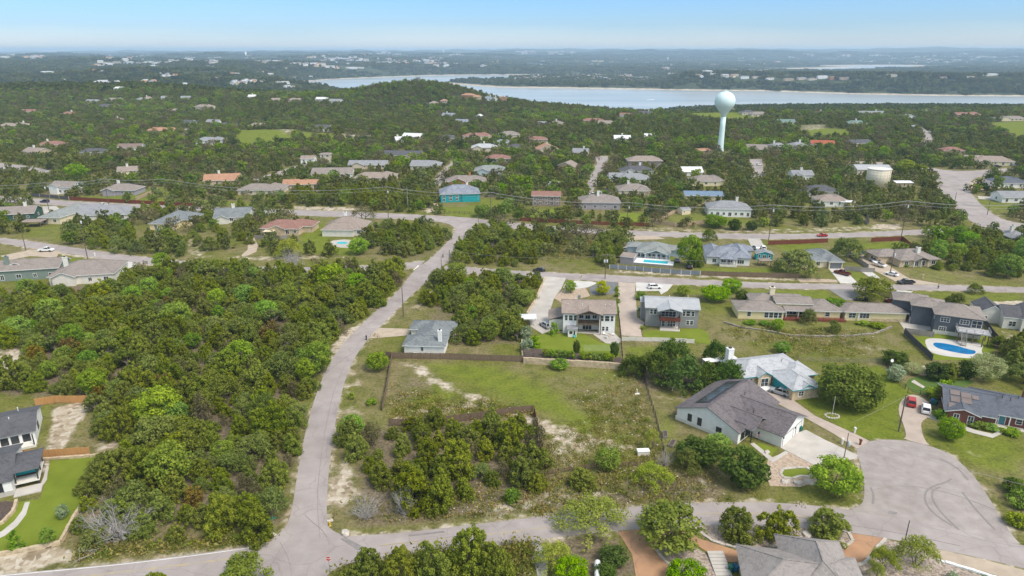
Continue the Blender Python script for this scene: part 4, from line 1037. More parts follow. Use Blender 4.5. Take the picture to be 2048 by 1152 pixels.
vents(r, [(4, 4, 4.3), (8, 12, 4.6)], WL['grey'])
solar = mat("solar_glass", (.035, .035, .045), .2, .6, col2=(.06, .06, .07), scale=1.5); solar2 = mat("solar_glass_brown", (.16, .125, .11), .3, .5, col2=(.20, .16, .145), scale=.6)
r = house("white farmhouse with plum grey gabled roof, rooftop solar panels and two garage doors", (1352.9, 839), (1471.7, 888),
          [W(0, 14.6, 0, 18, 3.0, 'gv', .40), W(9.5, 21.6, 5.3, 16.2, 2.9, 'gu', .42), W(7.5, 16.4, 2.4, 8.4, 3.3, 'gu', .5, ov=.6, open=True), W(8, 14.62, .7, 3.4, 2.9, 'gu', .6, ov=.5)], 'white', 'plum',
          wins=[('F', 0, 3.2, 1.0, .85, 1.6), ('F', 0, 5.6, .9, .85, 1.7), ('F', 0, 10.2, 1.1, 1.1, 1.1), ('R', 3, 2.0, .5, 1.5, 1.7), ('R', 0, 4.2, .4, 1.8, 1.9)],
          doors=[('R', 1, 8.3, 4.9, 2.3, trimw), ('R', 1, 13.6, 2.7, 2.3, trimw), ('R', 0, 6.2, 1.0, 2.1, darkm)], trim=mat("grey_trim", (.25, .25, .26), .6), frame=darkm,
          posts=[(16.2, 2.8, 0, 3.4, darkm), (16.2, 8.0, 0, 3.4, darkm), (14.9, 4.6, 0, 3.2, darkm), (14.9, 6.6, 0, 3.2, darkm), (-.2, 1.6, 0, 2.9, darkm)])
pl = lambda u, v: 3.02 + .40 * (u + .5)
panels_on(r, lambda k: (3.0 + (.35 if k > 4 else 0), 2.6 + 1.75 * k), 0, 2.6, 1.65, 8, pl, m=solar)
b = MB(); b.add([(2.7, 2.3, pl(2.7, 0) + .06), (6.2, 2.3, pl(6.2, 0) + .06), (6.2, 16.9, pl(6.2, 0) + .06), (2.7, 16.9, pl(2.7, 0) + .06)], [(0, 1, 2, 3)]); b.build("panel_rail", darkm, r)
b = MB(); b.box(-.02, .012, .3, 3.3, .9, 2.5); b.build("porch_shade_panel", glass, r)  # dark panel on the wall, standing in for the shade of the porch recess
slab(r, "porch_wall", -.35, -.02, .05, 3.4, 0, .85, WL['white'])
slab(r, "stone_base", -.04, 14.64, -.06, -.008, 0, .7, WL['offwhite'])
vents(r, [(9.6, 12, 5.5), (14, 7.4, 4.6)], darkm)
for v in (5.9, 11.6):
 b = MB(); b.box(21.62, 21.8, v - .1, v + .1, 1.9, 2.3); b.build("wall_lamp", darkm, r)
tq = mat("turquoise_paint", (.015, .36, .42), .5, .3, scale=2)
def zq(x, y): return (1330 + x * 350 / 1680, 690 + y * 240 / 1152)
r = house("limestone house with pale grey roof and turquoise trim behind the white farmhouse", zq(1215, 535), zq(1475, 500),
          [W(0, 7.4, 0, 10, 2.9, 'hip', .42), W(-8, 9.6, 8.6, 18, 2.9, 'hip', .42), W(4, 10.4, 6, 13, 2.9, 'hip', .42), W(2.2, 5.6, -.02, 4, 2.75, 'gv', .55, ov=.35), W(-4.2, -.6, 7.6, 12, 2.9, 'gv', .6, ov=.3)], 'stone', 'pale',
          wins=[('F', 0, 2.3, 1, 1.3, 1.2, 2), ('F', 4, -2.4, .2, 2.0, 2.2, 2), ('F', 1, -6, .9, 1.8, 1.4, 2)], doors=[('L', 0, 5.0, 4.9, 2.3, tq)], chim=[(-6.6, 17.2, 1.5, 6.6, WL['white'])], trim=tq, frame=WL['white'])
slab(r, "porch_wall", -8.2, -4.4, 6.2, 6.5, 0, .9, tq); slab(r, "porch_step", -4.2, -.6, 5.6, 7.5, 0, .35, WL['white'])
b = MB(); b.box(-12, -3, 18.6, 21, 2.6, 2.75); b.box(-11.9, -11.7, 20.7, 20.9, 0, 2.6); b.box(-3.3, -3.1, 20.7, 20.9, 0, 2.6); b.build("patio_roof", WL['white'], r)
vents(r, [(4.6, 11.5, 4.6)], darkm)
def zg(x, y): return (1770 + x * 278 / 1601, 560 + y * 200 / 1152)
r = house("dark blue grey two storey house with taupe roof and raised deck above a swimming pool", zg(545, 612), zg(760, 642),
          [W(0, 11.8, 0, 11, 6.1, 'hip', .34, ov=.6), W(-5.5, 3, 5.5, 13.5, 6.1, 'hip', .34, ov=.6), W(-10, -1, 9, 16, 6.1, 'hip', .34, ov=.6)], 'slateblue', 'taupe',
          wins=[('F', 0, 2.4, 4.0, 2.2, 1.3, 3), ('F', 0, 2.2, 1.2, 1.7, 1.2, 3), ('F', 0, 7.2, 4.0, 2.2, 1.2, 3), ('F', 0, 10.2, 3.3, 2.4, 2.1, 2), ('L', 0, 2.0, 4, .7, 1.2, 1), ('L', 1, 7, 4, .9, 1.0, 1), ('F', 0, 6.2, .6, 1.2, 2.0, 2)], trim=mat("taupe_trim", (.22, .2, .19), .6))
slab(r, "foundation", -.05, 11.85, -.07, -.01, 0, 1.2, WL['offwhite']); slab(r, "foundation", -5.56, -5.51, 5.5, 8.9, 0, 2.0, WL['offwhite'])
slab(r, "deck", 5.2, 13.2, -4.6, -.05, 3.0, 3.2, mat("deck_grey", (.45, .45, .45), .8)); railing(r, [(5.3, -.3), (5.3, -4.5), (13.1, -4.5), (13.1, -.3)], 3.2, 1.0, mat("grey_rail", (.3, .3, .31), .5))
for u, v in ((5.6, -4.2), (9.2, -4.2), (12.8, -4.2), (12.8, -.6), (11.2, -6.0)): slab(r, "deck_post", u - .13, u + .13, v - .13, v + .13, 0, 3.0, wood_d)
b = MB()
for k in range(10): b.box(6.2 - k * .02, 7.3, -7.6 + k * .3, -7.3 + k * .3, k * .3, k * .3 + .07)
b.bar((6.15, -7.6, .9), (6.15, -4.6, 3.9), .07, .07); b.bar((7.35, -7.6, .9), (7.35, -4.6, 3.9), .07, .07); b.bar((6.15, -7.6, 0), (6.15, -4.6, 2.9), .06, .2); b.bar((7.35, -7.6, 0), (7.35, -4.6, 2.9), .06, .2)
b.build("stair", wood_g, r)
pq = lambda u, v: 6.14 + .34 * min(v + .6, 12.4 - v)
panels_on(r, lambda k: (4.2 + 1.3 * k, 6.9), 0, 1.15, 2.6, 4, lambda u, v: 6.14 + .34 * (11.6 - v), m=solar)
def zb(x, y): return (1780 + x * 268 / 1715, 740 + y * 180 / 1152)
r = house("red brick bungalow with charcoal blue roof and white trim at the turning circle", zb(690, 600), zb(1700, 790),
          [W(0, 9, -.8, 12, 2.6, 'gu', .33, ov=.6), W(6.4, 24, 1.4, 12.6, 2.6, 'hip', .36, ov=.7), W(0, 5.9, -1.9, 4, 2.6, 'gv', .34, ov=.5)], 'brick', 'navy',
          wins=[('F', 2, 1.9, .3, 1.0, 1.9, 2), ('F', 2, 4.6, .3, 1.0, 1.9, 2), ('F', 1, 8.0, .9, 1.3, 1.1, 2), ('F', 1, 14.0, .9, 1.1, 1.1, 1), ('F', 1, 18.5, .9, 1.4, 1.2, 2)], doors=[('F', 1, 10.9, 1.1, 2.1, mat("teal_door", (.08, .25, .30), .5))],
          chim=[(15.6, 8.6, .9, 5.9, WL['brick'])], posts=[(9.8, .8, 0, 2.6, trimw), (12.2, .8, 0, 2.6, trimw)])
pl = lambda u, v: 2.62 + .33 * (v + 1.4)
for (u, v, du, dv) in [(.8, 3.4, 1.9, 1.5), (2.9, 3.0, 2.0, 1.6), (2.9, 1.3, 2.0, 1.6), (5.0, 3.0, 1.3, 1.2), (.8, 1.2, 1.8, 1.7), (.3, -.9, 2.2, 1.6)]:
 panels_on(r, u, v, du, dv, 1, pl, m=solar2)
vents(r, [(11, 5.8, 4.9), (12.4, 5.2, 4.8), (14, 6.4, 5.0)], darkm)
slab(r, "porch", 8.6, 15, -.4, 1.3, 0, .18, conc)
r = house("white two storey house with brown gable roof and a dark double porch in its middle", (1125.5, 666), (1226, 668),
          [W(0, 4.3, 0, 10, 6.3, noroof=True), W(10.5, 15, 0, 10, 6.3, noroof=True), W(4.3, 10.5, 3, 10, 6.3, noroof=True), W(0, 15, 0, 10, 6.3, 'gu', .42, ov=.45, open=True), W(3.8, 11, -1.4, 5, 6.3, 'gv', .34, ov=.25, open=True), W(-4, -.05, 2.5, 10, 3.2, 's+u', .28, ov=.2)], 'white', 'tan',
          wins=[('F', 0, .9, 4.0, .75, 1.6, 1), ('F', 0, 2.2, 4.0, 1.1, 1.6, 1), ('F', 0, 3.5, 4.0, .75, 1.6, 1), ('F', 1, 11.3, 4.0, .75, 1.6, 1), ('F', 1, 12.7, 4.0, 1.3, 1.6, 1), ('F', 1, 14.1, 4.0, .75, 1.6, 1), ('F', 1, 11.7, 1, .7, 1.3, 1), ('F', 1, 12.8, 1, .7, 1.3, 1), ('F', 2, 5.4, 3.6, 1.2, 1.9, 2), ('F', 2, 7.3, 3.4, 1.4, 2.1, 2), ('F', 2, 9.3, 3.6, 1.2, 1.9, 2), ('F', 2, 7.2, .1, 2.6, 2.2, 3)], trim=mat("brown_trim", (.17, .135, .115), .7))
slab(r, "balcony", 4.35, 10.45, -.4, 2.98, 2.85, 3.15, wood_d); railing(r, [(4.4, -.35), (10.4, -.35)], 3.15, 1.0, wood_d)
for u in (4.0, 10.75): slab(r, "post", u - .14, u + .14, -1.3, -1.05, 0, 6.3, wood_d)
b = MB(); b.bar((3.9, -1.5, 6.35), (7.4, -1.5, 7.6), .16, .28); b.bar((10.9, -1.5, 6.35), (7.4, -1.5, 7.6), .16, .28); b.bar((4.6, -1.5, 6.5), (10.2, -1.5, 6.5), .14, .16); b.bar((7.4, -1.5, 6.4), (7.4, -1.5, 7.5), .14, .14); b.build("gable_truss", wood_d, r)
slab(r, "white_wing_wall", -4.05, -.06, 2.45, 2.49, 0, 3.3, WL['offwhite'])
b = MB(); b.box(1.4, 3.9, -3.0, -2.85, 0, 2.4); b.box(1.4, 1.6, -2.85, -.4, 0, 2.4); b.box(3.7, 3.9, -2.85, -.4, 0, 2.4); b.box(1.1, 4.2, -3.3, -.15, 2.4, 2.55, 1); b.box(1.8, 2.7, -3.03, -3.0, 1, 1.9, 2); b.box(3.0, 3.5, -3.03, -3.0, .1, 2.0, 2)
b.build("pool_bath_hut", [WL['white'], RF['grey'], glass], r)
vents(r, [(1.4, 3, 7.7), (5.6, 2.6, 7.8), (12.2, 2.8, 7.7), (13.6, 2.8, 7.7)])
slab(r, "chimney", 4.4, 5.2, 6.6, 7.3, 6, 9.4, WL['sage'])
r = house("grey two storey house with metal roof and red wood balcony", (1290.6, 651.5), (1395, 656.5),
          [W(0, 15.2, 0, 9.6, 6.0, 'gu', .30, ov=.5), W(3.4, 9.8, -3.4, 5.2, 6.2, 'gv', .30, ov=.4, open=True), W(-1.2, 2, 5, 9, 5.8, 's+u', .1, ov=.3)], 'grey', 'metal',
          wins=[('F', 0, 1.5, 3.9, .8, 1.5), ('F', 0, 2.6, 3.9, .8, 1.5), ('F', 0, 11.0, 3.7, .8, 1.5), ('F', 0, 12.2, 3.7, 1.1, 1.6, 1), ('F', 0, 13.6, 3.7, .8, 1.6), ('F', 0, 12.3, 1.0, .9, 1.3), ('F', 0, 13.4, 1.0, .9, 1.3), ('F', 0, 6.6, 3.3, 4.2, 1.6, 4), ('F', 0, 6.6, 5.1, 4.2, .6, 2), ('F', 0, 7.6, .15, 2.4, 2.0, 3), ('F', 0, 5.2, .1, .95, 2.0, 1)],
          posts=[(4.1, -2.3, 0, 6.1, darkm), (9.5, -2.3, 0, 6.1, darkm)], trim=RF['metal'])
slab(r, "balcony", 3.9, 9.8, -2.5, -.02, 2.75, 2.95, wood_r)
b = MB(); b.box(3.9, 9.8, -2.56, -2.46, 2.95, 3.95); b.box(3.9, 4.0, -2.46, -.05, 2.95, 3.95); b.box(9.7, 9.8, -2.46, -.05, 2.95, 3.95); b.build("balcony_screen", wood_r, r)
slab(r, "patio", 4.0, 9.8, -3.6, -.05, 0, .25, conc); vents(r, [(7.0, 5.5, 7.6), (12.6, 6.2, 7.5)])
r = house("long pale yellow ranch house with grey brown roofs and a wooden back porch", (1475.7, 637), (1775, 646),
          [W(0, 13.5, 0, 8.5, 2.8, 'hip', .36), W(6, 22.5, 7.5, 15, 3.0, 'hip', .38), W(12.4, 23, 4.2, 11, 3.9, 'gu', .30, ov=.4), W(14.4, 22.2, .9, 5, 2.75, 's+v', .14, ov=.2, open=True), W(21.6, 30.8, 1.5, 11, 2.8, 'hip', .40), W(32, 50, 1.2, 8.2, 2.9, 'hip', .40), ], 'yellow', 'taupe',
          wins=[('F', 0, 3.2, .9, 1.1, 1.4), ('F', 0, 8.4, .6, 1.2, 1.7, 1), ('F', 0, 9.8, .6, 1.2, 1.7, 1), ('F', 0, 11.2, .6, 1.2, 1.7, 1), ('F', 0, 12.5, .6, 1.0, 1.7, 1), ('F', 4, 27, 1, 1.3, 1.3), ('F', 5, 34.2, .9, 2.0, 1.5, 2), ('F', 5, 37.8, .9, 2.8, 1.5, 3), ('F', 2, 17, .4, 3.2, 1.9, 3), ('F', 2, 20.4, .4, 1.6, 2.0, 2)],
          chim=[(12.6, 11.2, 1.5, 6.6, WL['cream'])], posts=[(14.6, 1.1, 0, 2.8, trimw), (18.2, 1.1, 0, 2.8, trimw), (22, 1.1, 0, 2.8, trimw), (32.2, .9, 0, 2.8, trimw), (36, .9, 0, 2.8, trimw)])
slab(r, "porch_deck", 13.6, 32, -.6, 1.4, 0, .5, wood_r); railing(r, [(13.8, -.5), (31.8, -.5)], .5, .9, wood_r); slab(r, "stone_base", 40, 49.9, 1.12, 1.19, 0, .9, WL['stone'])
r = house("grey green hip roofed house with a white raised pool deck in front", (1273, 517), (1340, 522),
          [W(0, 12.6, 0, 12.5, 3.0, 'hip', .42), W(-4.5, 3, 7.5, 13, 2.9, 'hip', .38), W(10, 19, 6.5, 11.5, 2.9, 'hip', .38), W(3.4, 11.8, -2.2, 6, 3.0, 'gv', .34, open=True)], 'ltblue', 'greygreen',
          wins=[('F', 0, .9, .9, .8, 1.6, 1), ('F', 0, 2.4, .9, 1.3, 1.6, 2), ('F', 0, 5.0, .6, 1.0, 1.8, 1), ('F', 0, 6.8, .4, 1.4, 2.0, 2), ('F', 0, 8.6, .6, 1.0, 1.8, 1), ('F', 0, 10.4, .8, 1.2, 1.4, 1)], accent='white', posts=[(3.6, -2.2, 0, 3, trimw), (11.6, -2.2, 0, 3, trimw), (7.6, -2.2, 0, 3, trimw)], near=False)
poolm = mat("pool_water", (.02, .42, .50), .06, .5, col2=(.03, .50, .57), scale=.6)
poolb = mat("blue_pool_water", (.005, .13, .33), .06, .5, col2=(.01, .19, .42), scale=.5)
b = MB(); b.box(-1.5, 3.2, -9.0, -2.4, .9, 1.1); b.box(3.2, 13.2, -4.2, -2.4, .9, 1.1); b.box(12.4, 14.6, -9, -4.2, .9, 1.1); b.box(3.2, 12.4, -9.0, -7.9, .9, 1.1); b.box(-1.4, 14.5, -8.95, -8.8, 0, .9, 1); b.box(-1.5, -1.35, -8.8, -2.4, 0, .9, 1); b.box(14.4, 14.55, -8.8, -2.4, 0, .9, 1)
b.build("pool_deck", [WL['white'], wood_g], r)
b = MB(); b.box(3.2, 12.4, -7.9, -4.2, .5, 1.02); b.build("swimming_pool", poolm, r)
railing(r, [(3.3, -2.35), (11.9, -2.35)], 1.1, .9, trimw)
r = house("white house with mottled blue grey cross hipped roof and white porch", (1412.6, 527), (1498, 531),
          [W(0, 15.6, 0, 11, 3.0, 'hip', .45), W(0, 5.5, -.4, 15, 3.0, 'hip', .62), W(9.6, 15.9, -.5, 16, 3.0, 'hip', .62), W(5, 10.6, -2.6, 6, 2.9, 'hip', .45, open=True), W(8, 18.6, 11, 16.5, 2.9, 'hip', .5)], 'white', 'bluegrey',
          wins=[('F', 1, 2.8, .8, 1.4, 1.4, 2), ('F', 2, 12.6, .7, 2.4, 1.5, 3), ('F', 0, 6.4, .7, 1.5, 1.6, 2), ('F', 0, 8.4, .2, 1.1, 2.1, 1), ('F', 0, 9.2, .7, .7, 1.5, 1)], posts=[(5.2, -2.5, 0, 2.9, darkm), (7.9, -2.5, 0, 2.9, darkm), (10.4, -2.5, 0, 2.9, darkm)], near=False, trim=mat("slate_trim", (.12, .125, .14), .6))
slab(r, "porch_deck", 4.6, 10.9, -3.0, -.5, 0, .7, WL['offwhite']); railing(r, [(4.8, -2.9), (10.8, -2.9)], .7, .9, trimw)
r = house("turquoise garden shed with white framed windows behind the wooden gazebo", (1511.5, 520), (1545, 521.5), [W(0, 6.2, 0, 3.6, 2.7, 'gv', .3, ov=.3)], 'teal', 'grey', wins=[('F', 0, 1.2, 1.3, .8, .9, 1), ('F', 0, 3.1, .6, 1.2, 1.6, 2), ('F', 0, 5.0, 1.3, .8, .9, 1)], near=False, cat="shed", name="garden_shed")
r = house("cream house with slate roof and grey garage door behind the spreading oak", (1592, 537), (1687, 537.5), [W(0, 12, 1.2, 12, 2.8, 'hip', .40), W(9.5, 17.2, 3, 16, 2.8, 'hip', .40), W(12.2, 17.3, 0, 6, 2.8, 'hip', .4)], 'cream', 'slate',
          wins=[('F', 0, 8.6, .8, 1.2, 1.5, 2), ('F', 0, 3, .8, 1.6, 1.4, 2), ('R', 1, 10, .8, 1.4, 1.3, 2)], doors=[('F', 2, 14.8, 4.3, 2.2, mat("grey_garage_door", (.15, .16, .175), .6))], near=False)
r = house("tan limestone house with dark brown hip roof and white chimney right of the gravel drive", (1798.5, 534.5), (1886, 531.5), [W(0, 16, 0, 13, 2.8, 'hip', .36), W(-5.5, 6, 5.5, 14, 2.8, 'hip', .36), W(5, 11.2, -1.0, 6, 2.7, 'gv', .36, open=True)], 'stone', 'taupe',
          wins=[('F', 0, 2.6, .7, 1.4, 1.5, 2), ('F', 0, 6.8, .3, 1.4, 1.9, 2), ('F', 0, 9.4, .3, 1.4, 1.9, 2), ('F', 0, 13.6, .7, 1.5, 1.5, 2), ('L', 1, 9, .8, 1.2, 1.3, 1)], chim=[(9.4, 4.0, 1.3, 6.4, WL['offwhite'])], posts=[(5.2, -.9, 0, 2.7, trimw), (8.1, -.9, 0, 2.7, trimw), (11, -.9, 0, 2.7, trimw)], near=False, trim=mat("tan_trim", (.3, .26, .22), .7))
r = house("white gabled house with charcoal roof cut by the right edge", (2003, 656), (2034, 659), [W(0, 4.6, 0, 9, 3.6, 'gu', .5, ov=.25), W(-5.2, 1.5, 3.5, 12, 3.4, 'gv', .6, ov=.25), W(4.2, 13, -1.5, 9, 3.8, 'gv', .55, ov=.25)], 'offwhite', 'charcoal', wins=[('F', 0, 2.4, .9, 1.8, 1.5, 2), ('F', 1, -3.4, 1.2, .7, .9, 1), ('F', 2, 7, .8, 2, 1.6, 2)])
def corner(c, deg, u, v):
 a = R(deg); return Vector((c[0] - u * math.cos(a) + v * math.sin(a), c[1] - u * math.sin(a) - v * math.cos(a), 0))
r = house("white farmhouse with charcoal roof and covered patio by the new cedar fence", corner((-100.0, 125.0), 28, 16.5, 0), None, [W(0, 16.5, 0, 11.5, 3.1, 'gu', .30, ov=.4), W(3.6, 9.4, -1.4, 6, 3.1, 'gv', .36, ov=.4)], 'white', 'charcoal', ang=R(28),
          wins=[('F', 1, 7.9, .9, 1.2, 1.6, 2), ('F', 0, 11.2, .9, 1.2, 1.5), ('F', 0, 13, .9, 1.2, 1.5), ('F', 0, 15, .9, 1.2, 1.5), ('R', 0, 5, 1, 1.4, 1.4)], posts=[(16.3, -1.6, 0, 3, darkm), (10, -1.6, 0, 3, darkm)], frame=darkm, trim=mat("grey_trim2", (.2, .2, .21), .6))
slab(r, "patio_base", 9.5, 16.6, -1.9, -.02, 0, .5, WL['offwhite'])
vents(r, [(9.6 + k * .02, 3.0 + k * 1.1, 4.2 + k * .3) for k in range(5)] + [(12, 4.4, 4.6), (13.2, 8, 4.9)])
r = house("white farmhouse with charcoal roof and raised corner deck above the left lawn", corner((-92.5, 107.2), 27, 11.25, -1.2), None, [W(0, 11.2, 0, 12, 3.4, 'gu', .28, ov=.4), W(5.4, 11.25, -1.2, 6, 3.2, 'hip', .3, ov=.3), W(10.4, 15.2, .6, 7.4, 3.7, 'hip', .28, ov=.4, open=True)], 'white', 'charcoal', ang=R(27),
          wins=[('F', 1, 9.2, .9, 1.2, 2.0, 1)], posts=[(15, .7, 0, 3.7, darkm), (15, 7.2, 0, 3.7, darkm), (15, 4, 0, 3.7, darkm), (11.5, .7, 0, 3.7, darkm)], frame=darkm, trim=mat("grey_trim3", (.16, .16, .17), .6))
slab(r, "corner_deck", 11.3, 15.2, .5, 7.3, .9, 1.15, WL['offwhite']); slab(r, "deck_step", 11.3, 15.6, -2.4, .45, 0, .2, conc)
slab(r, "foundation", -.03, 11.3, -1.27, -1.21, 0, 1.0, conc)
r = house("grey brown shingled house cut off by the bottom edge of the view", P(1478, 1140, 0), P(1690, 1166, 0), [W(0, 17, -9, 2, 2.9, 'hip', .5), W(6.5, 15.5, -8, 5.5, 3.0, 'hip', .66)], 'stone', shingle("shingle_pinkgrey", (.25, .225, .21), .2), wins=[('F', 0, 3, .8, 1.5, 1.4, 2), ('L', 0, -4, .8, 1.4, 1.4, 2)])
# --- houses of the middle distance and across the lake
def mh(cx, by, wpx, label, roof, wall, dep=11.0, h=2.9, rk='hip', rot=0.0, pitch=.42, wing=None, chim=None, group=None, front=11.0, nw=None, cat="house", accent=None, name="house", extra=()):
 c = P(cx, by)
 if c.y > 820 or by < 245: c = PT(cx, by)
 z = c.z
 dpt = c.y * cP + (H - z) * sP
 L = max(6.0, wpx * dpt / F)
 ang = R(rot)
 a = Vector((c.x - math.cos(ang) * L / 2, c.y - math.sin(ang) * L / 2, z))
 ws = [W(0, L, 0, dep, h, rk, pitch)]
 hk = sum(map(ord, label)) % 10
 if not wing and L > 11 and hk < 7: wing = [[(.08, .42, -1.8, dep * .6, 'gv')], [(.55, .95, -2.2, dep * .7, 'hip')], [(.62, 1.18, 2.5, dep + 3, 'hip')], [(-.2, .3, 3, dep + 2, 'gu')]][hk % 4]
 if not chim and hk in (1, 4, 8) and h < 5: chim = (.3 + .05 * hk, .5, 'offwhite')
 if wing:
  for q in wing: ws.append(W(q[0] * L, q[1] * L, q[2], q[3], h + (q[5] if len(q) > 5 else 0), q[4], pitch + .02))
 n = nw if nw is not None else max(2, int(L / 4.2))
 wins = []
 fl = [1.0] if h < 4.2 else [1.0, h - 2.0]
 for zz in fl:
  for k in range(n):
   u = L * (k + .5) / n
   wins.append(('F', 0, u, zz if (k % 3) else max(.3, zz - .5), 1.5 if k % 2 else 1.1, 1.3 if (k % 3) else 1.8, 2))
  wins.append(('R', 0, dep * .5, zz, 1.4, 1.3, 2)); wins.append(('L', 0, dep * .5, zz, 1.4, 1.3, 2))
 ch = [(chim[0] * L, chim[1] * dep, 1.2, h + dep * .25 + 1.4, WL[chim[2]])] if chim else []
 r = house(label, a, None, ws, wall, roof, wins=wins, chim=ch, near=False, ang=ang, cat=cat, group=group, accent=accent, name=name)
 ca, sa = math.cos(ang), math.sin(ang)
 q = [(-1, 0), (L + 1, 0), (L + 1, -front), (-1, -front)]
 CLEAR.append(([(a.x + u * ca - v * sa, a.y + u * sa + v * ca) for u, v in q], 0.0))
 return r
mh(237, 391, 66, "brown roofed house with purple grey walls and white windows above the red fence", 'taupe', 'mauve', 12, 3.0, chim=(.35, .6, 'offwhite'), front=18)
mh(122, 388, 52, "brown roofed house with a white gable half hidden by trees above the stone pillared fence", 'taupe', 'white', 11, 4.0, 'gu', rot=-12, wing=[(.1, .45, -1.5, 8, 'gv', .6)])
mh(32, 441, 66, "long dark green house with grey brown roof at the left edge", 'taupe', 'darkgreen', 12, 3.2, 'gu', rot=16, front=8)
mh(101, 448, 44, "cream house with grey roof and paved patio on the left hillside", 'greygreen', 'cream', 26, 3.2, 'hip', rot=-6, front=16)
mh(212, 440, 84, "grey hip roof house hidden behind a copse between the left streets", 'grey', 'offwhite', 15, 2.6, rot=8, front=3)
mh(325, 460, 50, "yellow house with slate grey roof and a blue bin on its porch", 'slate', 'yellow', 22, 3.0, rot=-2, wing=[(.55, 1.35, 8, 20, 'hip')], front=16)
mh(464, 446, 66, "slate grey roof house among junipers left of the stone house", 'slate', 'offwhite', 14, 2.9, 'gu', rot=10, front=8)
r = mh(56, 560, 116, "sage green house with brown roof and white trimmed windows at the left edge", 'taupe', 'sage', 11, 4.0, 'gu', rot=13, pitch=.4, nw=4, front=10, wing=[(.15, .45, 3, 9, 'gv', .4)], chim=(.18, .3, 'sage'))
mh(166, 568, 118, "cream house with grey brown roof and white chimney beside the curved stone path", 'taupe', 'offwhite', 15, 3.4, 'hip', rot=11, nw=4, front=6, chim=(.2, .35, 'offwhite'))
mh(444, 370, 66, "orange tiled house among trees above the upper road", 'orange', 'tan', 13, 3.0, 'gu', rot=14, chim=(.4, .6, 'offwhite'))
mh(255, 350, 34, "small tan house with a white car beside it deep in the left woods", 'tan', 'cream', 10, 2.8, 'gu', rot=20)
r = mh(560, 470, 78, "stone house with red brown hip roof and pergola behind a grey fence", 'red', 'stone', 12, 3.0, 'hip', rot=-3, wing=[(.55, 1.25, 5, 14, 'hip'), (.25, .65, -1.0, 6, 'gv')], nw=5, front=10)
r = mh(686, 471, 78, "tan roofed house with a deep covered porch above the kidney shaped pool", 'tan', 'offwhite', 15, 3.1, 'hip', rot=-3, pitch=.5, wing=[(.0, .8, -2.0, 6, 'hip')], nw=6, front=18, chim=(.42, .7, 'white'))
mh(921, 404, 78, "turquoise house on a white base with blue grey cross roof at the road fork", 'bluegrey', 'teal', 14, 4.6, 'hip', rot=8, pitch=.5, wing=[(.55, .95, -.6, 12, 'hip')], nw=6, front=22)
mh(932, 374, 80, "orange brick house with grey brown roof behind the turquoise house", 'taupe', 'orangebrick', 12, 3.4, 'hip', rot=4, wing=[(.1, .5, -2, 8, 'gv')], chim=(.6, .5, 'orangebrick'), front=5)
mh(608, 378, 58, "orange brown roofed house with tan walls above the juniper belt", 'orange', 'tan', 11, 2.9, 'gu', rot=10, pitch=.3)
mh(664, 356, 80, "long grey brown roof with white gable walls near the curving road", 'taupe', 'white', 13, 2.8, 'gu', rot=4)
mh(742, 364, 68, "tan hip roof half hidden by oaks above the juniper belt", 'tan', 'stucco', 12, 2.6)
mh(843, 340, 46, "grey roofed house with two dark cars on its drive", 'grey', 'stucco', 13, 2.9, 'gu', rot=-8)
mh(981, 350, 64, "pale blue house with grey green roof in front of a red roofed one", 'greygreen', 'ltblue', 12, 2.9)
mh(996, 325, 48, "red brown roofed house behind the pale blue house", 'red', 'mauve', 10, 2.9)
mh(651, 326, 20, "narrow tan stucco tower house near the curving road", 'tan', 'stucco', 6, 6.5, 'hip', pitch=.2)
mh(615, 330, 26, "white stucco house beside the narrow tower house", 'tan', 'white', 8, 4.4, 'gu')
mh(512, 390, 72, "taupe roofed house with a red truck behind trees above the upper road", 'taupe', 'stucco', 12, 2.8, 'hip', front=8)
mh(735, 338, 76, "grey roof house with long porch among budding oaks", 'grey', 'stucco', 11, 2.8, 'gu', front=12)
mh(810, 318, 64, "long dark grey roof behind the budding oaks", 'charcoal', 'stucco', 12, 2.8, 'gu', front=8)
mh(1096, 306, 42, "orange tiled house on the left of the oak row", 'orange', 'stucco', 12, 3.0, 'gv', rot=6)
mh(1080, 286, 30, "brown roofed house above the orange tiled house", 'red', 'tan', 10, 3.0)
mh(1130, 340, 36, "tan gabled roof peeping out of dark evergreens", 'tan', 'tan', 11, 2.6, 'gv', rot=-25, front=6)
mh(1290, 336, 68, "large brown roofed two storey brick house beside a turquoise awning", 'tan', 'darkstone', 12, 5.0, 'hip', front=4)
mh(1275, 352, 64, "white house with dark grey roof and white chimney below the brown roofed one", 'charcoal', 'white', 12, 3.2, 'hip', chim=(.62, .6, 'white'), front=3)
mh(1268, 368, 66, "white house with pale grey roof in the row beside the parked cars", 'grey', 'white', 12, 3.0, 'hip', front=3)
mh(1268, 390, 62, "taupe roofed house nearest in the row beside the parked cars", 'taupe', 'stucco', 12, 2.8, 'hip', front=8)
mh(1092, 412, 56, "red brown roofed two storey house with a dark screened porch", 'red', 'darkstone', 10, 5.4, 'gu', pitch=.3, rot=-4, nw=5, front=22)
mh(1200, 419, 80, "stone house with brown roof and white chimney by the green yard", 'taupe', 'mauve', 14, 3.6, 'hip', chim=(.46, .4, 'white'), nw=4, front=14, rot=-2)
mh(1412, 372, 54, "beige house with brown hip roof beside a small turquoise pool", 'taupe', 'cream', 12, 3.0, 'hip', front=14)
mh(1408, 402, 74, "house with blue metal roofs behind the cream hip roofed house", 'bluemetal', 'cream', 11, 3.0, 'gu', pitch=.25, front=4, rot=-5)
mh(1459, 434, 82, "cream house on a white base with grey hip roof above the curved pale fence", 'grey', 'white', 13, 4.0, 'hip', nw=7, rot=-6, front=24)
mh(1644, 393, 64, "dark grey roofed house left of the cream storage tank", 'charcoal', 'white', 12, 2.8, 'hip', rot=-6, front=4)
